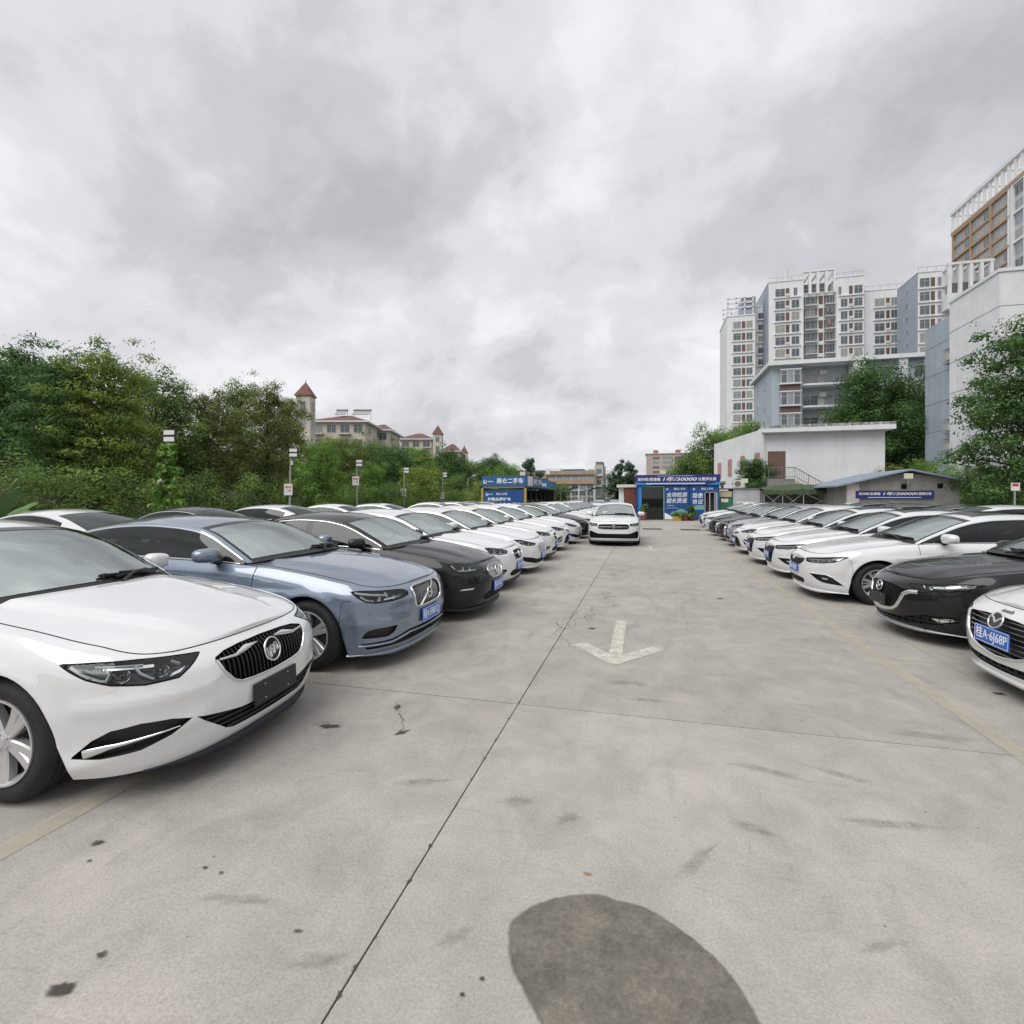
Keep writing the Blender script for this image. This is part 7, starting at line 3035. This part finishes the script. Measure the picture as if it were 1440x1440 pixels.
def spec_iron():
    """long blue saloon with an upright slatted grille and hammer shaped lamp strips"""
    sp = base_sedan(L=5.0, W=1.89, fo=.88, wb=3.0, nose=.70, nose_n=2.8,
                    zt=[(0, .79), (-.25, .805), (-.6, .865), (-1.0, .93), (-1.6, .995), (-2.6, 1.03), (-3.7, 1.045), (-4.5, 1.03), (-5.0, .98)],
                    hood=[(-.05, .79), (-.2, .835), (-.45, .885), (-.8, .945), (-1.4, 1.02), (-1.7, 1.045)],
                    df=[(.15, .10), (.22, .04), (.32, .01), (.46, .0), (.58, .004), (.70, .018), (.80, .045), (.9, .1)],
                    rf=.075,
                    xcs=-1.66, xh=-2.42, xrr=-3.72, xrd=-4.62, deck=[(-4.2, 1.11), (-4.6, 1.08), (-4.85, 1.06), (-5.0, 1.0)],
                    rail=[(-1.62, .99), (-1.76, 1.065), (-1.98, 1.175), (-2.22, 1.285), (-2.42, 1.34), (-2.75, 1.38), (-3.1, 1.395), (-3.45, 1.38), (-3.85, 1.325), (-4.25, 1.205), (-4.62, 1.05)],
                    crown=[(-1.66, .05), (-2.0, .065), (-2.4, .072), (-3.0, .078), (-3.6, .075), (-4.1, .07), (-4.5, .045)],
                    shift=[(-1.66, .25), (-2.0, .18), (-2.4, .10), (-2.9, .0), (-3.6, -.06), (-4.5, -.16)],
                    xA=-1.50, xB=-2.92, xC=-3.88, xQ=-4.02, q_lean=-.05, R=.345, wheel='twin')
    g = [(0, .738), (.26, .735), (.325, .722), (.335, .70), (.325, .565), (.305, .535), (.25, .520), (0, .512)]
    g = up(g, .026)
    add_grille(sp, g, pattern='vertical', step=.034, bar='satin', bar_w=.0035, bar_h=.008, bar_off=-.03, frame=.020, back=-.06)
    lamp = [(.415, .655), (.43, .630), (.52, .612), (.68, .600), (.84, .600), (.93, .615), (1.00, .655), (1.08, .712), (.98, .716), (.76, .702), (.55, .692), (.46, .682)]
    set_lamp(sp, lamp, .070, edge=1,
             drl=[([(1.04, .704), (.95, .690), (.80, .672), (.70, .664)], .020, -.012), ([(.72, .688), (.70, .664), (.71, .64)], .012, -.012), ([(.98, .668), (.93, .632), (.86, .618)], .018, -.012)],
             bulbs=[(.80, .640, .026), (.62, .646, .026), (.54, .650, .022)],
             chrome=[([(.50, .648), (.74, .632), (.74, .62), (.50, .636)], -.02), ([(.76, .69), (1.0, .70), (.98, .685), (.8, .672)], -.025)])
    pocket(sp, rounded([(.60, .430), (.84, .425), (.92, .405), (.98, .335), (.70, .330), (.63, .37)], .25), depth=.04)
    lower = [(0, .350), (.42, .352), (.66, .300), (.98, .285), (.92, .225), (.5, .235), (0, .25)]
    add_grille(sp, lower, pattern='horizontal', step=.034, bar='trim', bar_w=.013)
    sp['strips'] += [dict(name='grille_bar', path=[(-.20, .546), (.20, .754)], w=.016, off=-.012, h=.016, one=1),
                     dict(name='body_blade', path=[(.0, .318), (.42, .322), (.66, .272), (1.0, .262)], w=.020, off=.006, h=.012, mat='blue')]
    sp['hood_lines'] = [(-.1, .40, -1.4, .62, .020, .030)]
    sp['ridges'] = [(.36, .74, .36, .55, .008, .04), (.45, .46, 1.0, .46, .010, .05)]
    sp.update(badge=('iron', .652, .064, .012), plate=('blue', .44, .018, '桂A·5R81Q'), lip='paint', lip_out=.022, lip_drop=.04, handle='chrome')
    return sp


def spec_liftback(plate='桂A·3K52T', badge='shields', lampkind=0, wheel='twin', R=.335, dlo='chrome', **kw):
    """saloon with a flat lozenge grille; several looks of lamps"""
    sp = base_sedan(**kw)
    g = [(0, .690), (.20, .688), (.30, .672), (.335, .640), (.30, .575), (.22, .530), (0, .515)]
    g = up(g, .018)
    add_grille(sp, g, pattern='mesh', step=.045, bar='satin' if lampkind == 1 else 'gloss', bar_w=.007, bar_h=.014, bar_off=-.018, frame=.016, back=-.04)
    if lampkind == 1:
        lamp = [(.42, .685), (.46, .640), (.66, .628), (.90, .632), (1.02, .690), (1.08, .738), (.86, .738), (.60, .716)]
        set_lamp(sp, lamp, .048, edge=1, drl=[([(1.02, .722), (.94, .652), (.80, .645), (.60, .652)], .016, -.012)], bulbs=[(.84, .69, .03), (.70, .685, .03)],
                 chrome=[([(.62, .70), (.95, .725), (.93, .715), (.62, .69)], -.02)])
        pocket(sp, [(.66, .46), (.86, .455), (.92, .43), (.70, .435)], 'fog_lamp', 'lampwhite', .012)
    else:
        lamp = [(.46, .675), (.56, .630), (.80, .622), (.95, .655), (1.06, .742), (.84, .735), (.62, .708)]
        set_lamp(sp, lamp, .048, edge=1, drl=[([(.54, .672), (.62, .645), (.80, .638), (.92, .66)], .010, -.015)], bulbs=[(.86, .69, .034), (.70, .678, .030)],
                 chrome=[([(.72, .71), (.98, .73), (.94, .70), (.76, .695)], -.03)])
        pocket(sp, rounded([(.58, .395), (.80, .40), (.96, .34), (.92, .30), (.66, .31)], .3))
        sp['strips'] += [dict(name='fog_strip', path=[(.60, .345), (.78, .352), (.93, .322)], w=.012, off=-.012, h=.01)]
    lower = [(0, .37), (.38, .365), (.50, .31), (.42, .255), (0, .25)]
    add_grille(sp, lower, pattern='horizontal', step=.034, bar='trim', bar_w=.012)
    sp['strips'] += [dict(name='chrome_wing', path=[(.07, .643), (.18, .646), (.31, .658)], w=[.01, .024, .010], off=-.004, h=.012)]
    sp['hood_lines'] = [(-.12, .34, -1.35, .54, .018, .06)]
    sp.update(badge=(badge, .630, .062, .010), plate=('blue', .425, .016, plate), wheel=wheel, R=R, dlo=dlo, handle='chrome')
    return sp


def spec_slats(plate='桂A·7B40M', **kw):
    """compact saloon with vertical slats in the grille and slanted lamps"""
    sp = base_sedan(L=4.72, W=1.82, fo=.92, wb=2.72, **kw)
    g = [(0, .66), (.24, .658), (.38, .645), (.41, .62), (.36, .51), (.29, .470), (0, .46)]
    add_grille(sp, g, pattern='vertical', step=.075, bar='satin', bar_w=.012, bar_h=.02, bar_off=-.02, frame=.014, back=-.04)
    lamp = [(.46, .652), (.56, .615), (.76, .612), (.92, .652), (1.10, .750), (.92, .742), (.66, .690)]
    set_lamp(sp, lamp, edge=1, drl=[([(.50, .65), (.60, .627), (.76, .626), (.9, .66)], .012, -.012)], bulbs=[(.88, .70, .032), (.72, .665, .03)],
             chrome=[([(.78, .70), (1.02, .74), (.96, .71), (.82, .685)], -.03)])
    lower = [(0, .34), (.45, .335), (.62, .37), (.94, .41), (1.0, .36), (.80, .29), (.50, .24), (0, .235)]
    add_grille(sp, lower, pattern='horizontal', step=.034, bar='trim', bar_w=.012)
    sp.update(badge=('other', .70, .040, .004), plate=('blue', .40, .016, plate), wheel='y', dlo='chrome', lip='paint')
    return sp


def spec_oval(plate='桂A·2N96C', **kw):
    """saloon with a wide lower mouth and corner vents"""
    sp = base_sedan(**kw)
    g = [(0, .655), (.32, .66), (.46, .672), (.46, .655), (.30, .615), (0, .60)]
    add_grille(sp, g, pattern='horizontal', step=.03, bar='gloss', bar_w=.01, frame=.010, back=-.035)
    lamp = [(.48, .672), (.60, .64), (.80, .628), (.94, .65), (1.10, .75), (.92, .745), (.66, .705)]
    set_lamp(sp, lamp, edge=1, drl=[([(.55, .668), (.70, .644), (.84, .642), (.95, .675)], .012, -.012)], bulbs=[(.86, .695, .032), (.70, .675, .03)],
             chrome=[([(.80, .70), (1.02, .735), (.96, .71), (.84, .69)], -.03)])
    lower = [(0, .52), (.36, .515), (.48, .44), (.55, .28), (.45, .235), (0, .23)]
    add_grille(sp, lower, pattern='horizontal', step=.036, bar='gloss', bar_w=.014, frame=.008, frame_mat='gloss')
    pocket(sp, rounded([(.66, .47), (.76, .47), (1.02, .33), (1.0, .28), (.80, .275), (.70, .33)], .25), depth=.045)
    sp['strips'] += [dict(name='corner_strip', path=[(.68, .45), (.80, .33), (.97, .30)], w=.014, off=-.012, h=.012)]
    sp.update(badge=('ovals', .655, .066, .012), plate=('blue', .40, .018, plate), wheel='five', dlo='chrome', lip='paint')
    return sp


def spec_wingbar(plate='桂A·8H31F', sporty=False, **kw):
    """saloon with a thick chrome bar over a dark grille and slim faceted lamps"""
    sp = base_sedan(L=4.89, fo=.95, wb=2.83, handle='chrome', sunroof=(-2.42, -3.2), **kw)
    g = [(0, .672), (.30, .668), (.405, .650), (.40, .615), (.31, .560), (.20, .535), (0, .53)]
    if sporty:
        g = [(0, .672), (.30, .668), (.425, .650), (.43, .60), (.36, .43), (.28, .29), (0, .285)]
    add_grille(sp, g, pattern='horizontal', step=.026, bar='gloss', bar_w=.012, bar_h=.018, bar_off=-.03, back=-.05)
    lamp = [(.445, .655), (.46, .610), (.56, .595), (.82, .603), (.98, .630), (1.18, .718), (1.10, .722), (.80, .690), (.56, .668)]
    set_lamp(sp, lamp, edge=1, drl=[([(1.10, .708), (.96, .672), (.80, .655), (.60, .648), (.50, .640)], .010, -.014), ([(.55, .612), (.80, .618), (.95, .64)], .008, -.014)],
             bulbs=[(.62, .632, .024), (.72, .634, .024), (.82, .640, .024), (.92, .652, .024)],
             chrome=[([(1.0, .675), (1.12, .714), (1.10, .70), (1.02, .66)], -.02)])
    sp['strips'] += [dict(name='chrome_bar', path=[(.0, .668), (.30, .664), (.43, .660)], w=[.062, .050, .012], off=-.004, h=.020, mat='satin')]
    if not sporty:
        lower = [(0, .34), (.36, .335), (.42, .30), (.36, .245), (0, .24)]
        add_grille(sp, lower, pattern='horizontal', step=.034, bar='trim', bar_w=.012)
    pocket(sp, [(.58, .435), (.86, .435), (.95, .40), (1.10, .292), (1.08, .285), (.80, .312), (.72, .345)], depth=.045)
    sp['patches'].append(dict(poly=rounded([(.78, .385), (.88, .382), (.88, .360), (.80, .360)], .2), off=-.02, mat='reflector', name='fog_lamp'))
    sp['strips'] += [dict(name='vent_rim', path=[(.56, .445), (.86, .447), (.96, .41), (1.12, .292)], w=.014, off=.002, h=.008, mat='white')]
    sp['hood_lines'] = [(-.1, .42, -1.4, .60, .016, .05)]
    sp.update(badge=('letter', .640, .058, .022), plate=('blue', .475 if not sporty else .46, .018, plate), wheel='y', rim='rim', lip='paint')
    return sp


def spec_wing_white():
    """small white hatchback whose grille is a wide mouth over a chrome smile"""
    sp = base_sedan(L=4.55, W=1.80, fo=.92, wb=2.70, R=.33, tail=.5, nose=.78,
                    xQ=-3.75, xC=-3.62, xrd=-4.18, xrr=-3.45,
                    deck=[(-3.9, 1.10), (-4.2, 1.07), (-4.55, 1.02)],
                    zt=[(0, .755), (-.25, .768), (-.6, .83), (-1.0, .89), (-1.5, .945), (-2.4, .98), (-3.5, 1.01), (-4.2, 1.01), (-4.55, .98)],
                    hood=[(-.05, .755), (-.2, .80), (-.45, .86), (-.8, .925), (-1.3, 1.0), (-1.6, 1.02)])
    g = [(0, .682), (.20, .678), (.42, .660), (.47, .640), (.46, .58), (.42, .49), (.33, .405), (.24, .375), (.10, .355), (0, .345)]
    add_grille(sp, g, pattern='horizontal', step=.042, bar='satin', bar_w=.007, bar_h=.012, bar_off=-.025, back=-.06, frame=.022,
               frame_path=[(-.475, .655), (-.465, .58), (-.42, .49), (-.33, .405), (-.24, .375), (-.10, .352), (0, .342), (.10, .352), (.24, .375), (.33, .405), (.42, .49), (.465, .58), (.475, .655)])
    lamp = [(.50, .655), (.58, .615), (.78, .60), (.94, .625), (1.12, .735), (.92, .725), (.66, .68)]
    set_lamp(sp, lamp, edge=1, drl=[([(.58, .64), (.76, .625), (.90, .645)], .010, -.015)], bulbs=[(.74, .65, .034), (.90, .675, .03)], chrome=[])
    lower = [(.0, .290), (.36, .31), (.66, .37), (.70, .345), (.52, .27), (.36, .235), (0, .222)]
    add_grille(sp, lower, pattern='bricks', step=.05, bar='trim', bar_w=.012, depth=.035, back=-.03)
    pocket(sp, rounded([(.80, .40), (1.0, .43), (1.04, .36), (.90, .31), (.78, .33)], .3))
    sp.update(badge=('wing', .640, .085, .014), plate=('blue', .502, .022, '桂A·6J68P'), wheel='y', dlo='trim', lip='paint', lip_out=.04, lip_drop=.04,
              nose_text=('mazda', .722, .052))
    sp['hood_lines'] = [(-.12, .40, -1.35, .60, .018, .06)]
    sp['hood_gap'] = .10
    return sp


def spec_wing_dark():
    """dark hatchback with a lattice grille in a bright winged frame"""
    sp = base_sedan(L=4.66, W=1.80, fo=.93, wb=2.73, R=.335, nose=.86, nose_n=2.3,
                    zt=[(0, .735), (-.25, .755), (-.6, .825), (-1.0, .885), (-1.5, .935), (-2.4, .97), (-3.5, 1.0), (-4.3, 1.0), (-4.66, .97)],
                    hood=[(-.05, .735), (-.2, .785), (-.45, .85), (-.8, .915), (-1.3, .985), (-1.6, 1.005)],
                    xrd=-4.28, deck=[(-3.9, 1.09), (-4.3, 1.05), (-4.66, 1.0)], xQ=-3.76, xC=-3.64)
    g = [(0, .650), (.22, .645), (.36, .625), (.44, .592), (.40, .50), (.33, .40), (.25, .355), (.12, .33), (0, .322)]
    add_grille(sp, g, pattern='mesh', step=.056, bar='gloss', bar_w=.010, bar_h=.014, bar_off=-.02, back=-.045, frame=.044,
               frame_path=[(-.60, .600), (-.50, .590), (-.43, .555), (-.385, .47), (-.33, .395), (-.25, .350), (-.12, .325), (0, .317), (.12, .325), (.25, .350), (.33, .395), (.385, .47), (.43, .555), (.50, .590), (.60, .600)])
    lamp = [(.47, .640), (.52, .606), (.70, .596), (.90, .605), (1.05, .645), (1.20, .708), (1.02, .702), (.80, .672), (.60, .654)]
    set_lamp(sp, lamp, .036, edge=1, drl=[([(1.04, .678), (.92, .645), (.78, .632)], .016, -.012), ([(.64, .648), (.66, .62)], .014, -.012)], bulbs=[(.84, .645, .024), (.72, .635, .024)],
             chrome=[([(.70, .652), (.98, .688), (1.0, .672), (.74, .630)], -.02)])
    lower = [(0, .265), (.40, .285), (.62, .345), (.96, .375), (1.02, .33), (.82, .26), (.46, .215), (0, .205)]
    add_grille(sp, lower, pattern='bricks', step=.05, bar='gloss', bar_w=.012, depth=.035, back=-.03)
    sp['patches'].append(dict(poly=rounded([(.72, .325), (.92, .345), (.94, .32), (.80, .285)], .25), off=-.008, mat='reflector', name='fog_lamp'))
    sp.update(badge=('wing', .585, .074, .014), plate=('black', .44, .03, ''), wheel='twin', rim='rimdark', dlo='trim', lip='lip_silver', lip_out=.035, lip_drop=.035)
    sp['hood_lines'] = [(-.12, .44, -1.35, .60, .012, .06)]
    return sp


def spec_lane():
    """white saloon driving up the lane: twin rows of bright blocks in the grille, full-width mouth"""
    sp = base_sedan(L=4.78, W=1.82, fo=.92, wb=2.73, nose=.66, nose_n=2.8, paper=1,
                    zt=[(0, .82), (-.25, .83), (-.6, .865), (-1.0, .91), (-1.5, .955), (-2.4, .985), (-3.6, 1.005), (-4.4, 1.01), (-4.78, .99)],
                    hood=[(-.05, .82), (-.2, .855), (-.45, .895), (-.8, .94), (-1.3, 1.0), (-1.6, 1.02)],
                    df=[(.15, .09), (.22, .04), (.32, .01), (.46, .0), (.58, .003), (.70, .018), (.80, .045), (.9, .1)])
    g = [(0, .748), (.40, .742), (.50, .735), (.56, .66), (.50, .585), (.30, .568), (0, .565)]
    add_grille(sp, g, pattern='bricks', step=.115, bar='rimdark', bar_w=.010, bar_h=.010, bar_off=-.02, back=-.06, frame=.008)
    sp['strips'] += [dict(name='chrome_bar', path=[(.09, .655), (.54, .658)], w=.012, off=-.004, h=.012)]
    lamp = [(.585, .655), (.56, .72), (.62, .742), (.80, .748), (.98, .765), (1.04, .75), (.98, .69), (.84, .655)]
    set_lamp(sp, lamp, edge=1, drl=[([(.60, .672), (.80, .672), (.95, .70)], .012, -.012), ([(.62, .728), (.96, .75)], .010, -.012)], bulbs=[(.70, .705, .028), (.84, .712, .028)], chrome=[])
    lower = [(0, .425), (.52, .425), (.66, .46), (.80, .51), (.97, .485), (.99, .32), (.92, .262), (.60, .268), (0, .272)]
    add_grille(sp, lower, pattern='horizontal', step=.05, bar='gap', bar_w=.012, back=-.07)
    sp['strips'] += [dict(name='lower_strip', path=[(.0, .250), (.60, .246), (.92, .236)], w=.012, off=.002, h=.008, mat='satin')]
    sp.update(badge=('vw', .672, .066, .018), plate=None, wheel='y', lip='trim', dlo='chrome', handle='chrome', mirror_scale=1.1)
    sp.pop('plate')
    return sp
# ================================================================== THE ROWS OF CARS
GLEFT, GRIGHT = 'cars parked along the left of the lane', 'cars parked along the right of the lane'
G2L, G2R = 'cars of the rows behind on the left', 'cars of the rows behind on the right'


def park(r, nose_x, y, left, yaw=0.0):
    """left row: nose towards +X; right row: nose towards -X"""
    Lh = r['half']
    a = math.radians(yaw) + (0 if left else PI)
    a += math.radians(random.uniform(-.9, .9)) if y > 9 else 0
    r.location = (nose_x - math.cos(a) * Lh, y - math.sin(a) * Lh, 0)
    r.rotation_euler = (0, 0, a)


PROTO = {}


def first(key, name, spec, paintm, label, group):
    r = make_car(name, spec, M[paintm], label, group)
    r['half'] = spec['L'] / 2
    PROTO[key] = r
    return r


def again(key, paintm, label, group):
    r = copy_tree(PROTO[key], None, M[paintm])
    r['label'] = label
    r['group'] = group
    return r


# ---- left of the lane, from the camera outwards
park(first('cw', 'parked_car', spec_chromewing(), 'white', 'nearest white sedan, black blank plate and chrome winged grille', GLEFT), -2.45, 2.98, True, 4)
park(first('iron', 'parked_car', spec_iron(), 'blue', 'grey blue saloon with an upright slatted chrome grille', GLEFT), -2.28, 5.20, True, 0)
park(first('lb1', 'parked_car', spec_liftback(lampkind=1, dxc=.12), 'black', 'black sedan beside the grey blue saloon', GLEFT), -2.10, 7.25, True, 0)
park(first('lb0', 'parked_car', spec_liftback('桂A·4M82K', lampkind=0, dlo='chrome'), 'white', 'white sedan right behind the black one, lozenge grille and blue plate', GLEFT), -2.30, 9.45, True)
park(first('sl', 'parked_car', spec_slats(), 'white', 'white sedan with spaced bright slats in its grille', GLEFT), -2.25, 11.55, True)
park(again('lb0', 'pearl', 'pearl white sedan just past the one with bright grille slats', GLEFT), -2.35, 14.0, True, 1)
park(first('oval', 'parked_car', spec_oval(), 'white', 'white sedan with a wide lower mouth, left row beside the pearl sedan', GLEFT), -2.38, 16.6, True)
park(again('sl', 'white', 'white sedan with bright grille slats next to the black far one, left row', GLEFT), -2.3, 19.0, True)
park(again('lb1', 'black', 'black sedan farther along the left row, level with the white lane car', GLEFT), -2.25, 21.6, True)
park(first('wb', 'parked_car', spec_wingbar(), 'white', 'white sedan past the far black sedan of the left row', GLEFT), -2.15, 24.2, True)
LEFT_MORE = [('oval', 'white', 26.8, 'white sedan second past the far black sedan, left row'), ('lb0', 'pearl', 29.3, 'pearl white sedan third past the far black sedan, left row'),
             ('wb', 'white', 31.9, 'white sedan fourth past the far black sedan, left row'), ('sl', 'silver', 34.6, 'silver sedan among white ones near the end of the left row'),
             ('oval', 'white', 37.2, 'white sedan next to the last silver one, end of the left row'), ('lb0', 'white', 39.8, 'last white sedan of the left row')]
for k_, p_, y_, l_ in LEFT_MORE:
    park(again(k_, p_, l_, GLEFT), -2.3 + random.uniform(-.1, .1), y_, True)

# ---- right of the lane
park(first('ww', 'parked_car', spec_wing_white(), 'pearl', 'white hatchback at the right edge with plate 6J68P', GRIGHT), 2.86, 5.22, False, 0)
park(first('wd', 'parked_car', spec_wing_dark(), 'dark', 'dark grey hatchback with a lattice grille and black blank plate', GRIGHT), 2.86, 7.40, False, 0)
park(first('wbs', 'parked_car', spec_wingbar('桂A·1P63D'), 'white', 'white sedan with chrome grille bar beside the dark hatchback', GRIGHT), 2.55, 10.0, False, 0)
park(first('wsp', 'parked_car', spec_wingbar('桂A·9T27E', True), 'white', 'white sedan with a deep black grille mouth, right row', GRIGHT), 2.60, 12.3, False)
park(again('wsp', 'pearl', 'second white sedan with a deep black grille mouth, farther one', GRIGHT), 2.62, 14.5, False)
park(again('oval', 'pearl', 'pearl sedan with corner vents left of the silver grey one, right row', GRIGHT), 2.65, 16.9, False)
park(again('lb0', 'grey', 'silver grey sedan in the right row', GRIGHT), 2.75, 19.4, False)
park(again('lb1', 'dark', 'dark grey sedan beside the silver grey one, right row', GRIGHT), 2.78, 21.9, False)
park(again('lb1', 'black', 'black sedan near the far end of the right row', GRIGHT), 2.80, 24.6, False)
park(again('wbs', 'white', 'white sedan past the black one, right row', GRIGHT), 2.95, 28.2, False)
park(again('oval', 'white', 'last white sedan of the right row, nearest the shop', GRIGHT), 3.05, 31.2, False)
# ---- the car that stands in the lane
r = first('lane', 'lane_car', spec_lane(), 'white', 'white sedan standing in the lane facing the camera', 'car in the lane')
del r['group']
r.location = (-1.11, 17.95 + r['half'], 0)
r.scale = (1, 1, 1.03)
r.rotation_euler = (0, 0, math.radians(-90 + 1.5))

# ---- rows behind, of which little more than the roofs shows
rc = random.Random(11)
keys = ['lb0', 'lb1', 'oval', 'sl', 'wb', 'wsp', 'iron', 'cw']
cols = ['white', 'black', 'white', 'silver', 'white', 'dark', 'pearl', 'white', 'grey']
names = {'white': 'white', 'black': 'black', 'silver': 'silver', 'dark': 'dark grey', 'pearl': 'pearl white', 'navy': 'navy', 'grey': 'grey'}


def back_row(xc, y0, y1, pitch, left, group, where, skip=()):
    y, i = y0, 0
    while y < y1:
        k_ = keys[(i * 3 + int(xc)) % len(keys)]
        p_ = cols[rc.randrange(len(cols))]
        if i not in skip:
            if i < 3 and left is False:
                p_ = ('black', 'white', 'dark')[i]
            c = again(k_, p_, '%s sedan %s' % (names[p_], where[min(len(where) - 1, i)]), group)
            c.location = (xc + rc.uniform(-.15, .15), y, 0)
            c.rotation_euler = (0, 0, (0 if left else PI) + rc.uniform(-.02, .02))
        y += pitch + rc.uniform(-.1, .35)
        i += 1


wl = ['hidden', 'in the second left row, at the far left over the nearest white car', 'in the second left row, roof showing over the grey blue saloon', 'in the second left row, between the grey blue saloon and the black sedan',
      'in the second left row, over the black sedan roof', 'in the second left row, under the third lamp post', 'in the second left row, right of the third lamp post',
      'in the second left row, under the fourth lamp post', 'in the second left row, under the fifth lamp post', 'far down the second left row, left of the stall', 'at the far end of the second left row by the stall']
back_row(-11.6, 4.4, 36, 2.95, False, G2L, wl, (0, 6))
wr = ['hidden', 'hidden', 'hidden', 'in the second right row, at the right edge below the shrubs', 'in the second right row, below the right half of the shed', 'in the second right row, below the shed banner',
      'in the second right row, below the left roof edge of the shed', 'in the second right row, below the green tent', 'at the far end of the second right row']
back_row(10.9, 7.2, 31, 2.75, True, G2R, wr, (0, 1, 2))
wr2 = ['hidden', 'hidden', 'hidden', 'hidden', 'in the third right row, below the small sign post']
back_row(17.2, 14.5, 30, 3.0, False, G2R, wr2, (0, 1, 2, 3))
# ---- cars beyond the end of the left row
far = [(-3.6, 66, 100, 'silver', 'sl', 'silver car beyond the end of the left row'), (-1.3, 70, 95, 'dark', 'lb0', 'dark grey car beyond the lane car roof'), (.9, 74, 90, 'white', 'oval', 'white car far beyond the lane, left of the brown hut'),
       (-6.2, 72, 90, 'white', 'wb', 'white car far off under the green canopies'), (3.4, 80, 90, 'white', 'sl', 'white car far off behind the brown hut'), (-9.5, 76, 90, 'white', 'lb0', 'white car far off left under the stall awning')]
for x_, y_, a_, p_, k_, l_ in far:
    c = again(k_, p_, l_, 'cars beyond the end of the lane')
    c.location = (x_, y_, 0)
    c.rotation_euler = (0, 0, math.radians(a_ + 180))
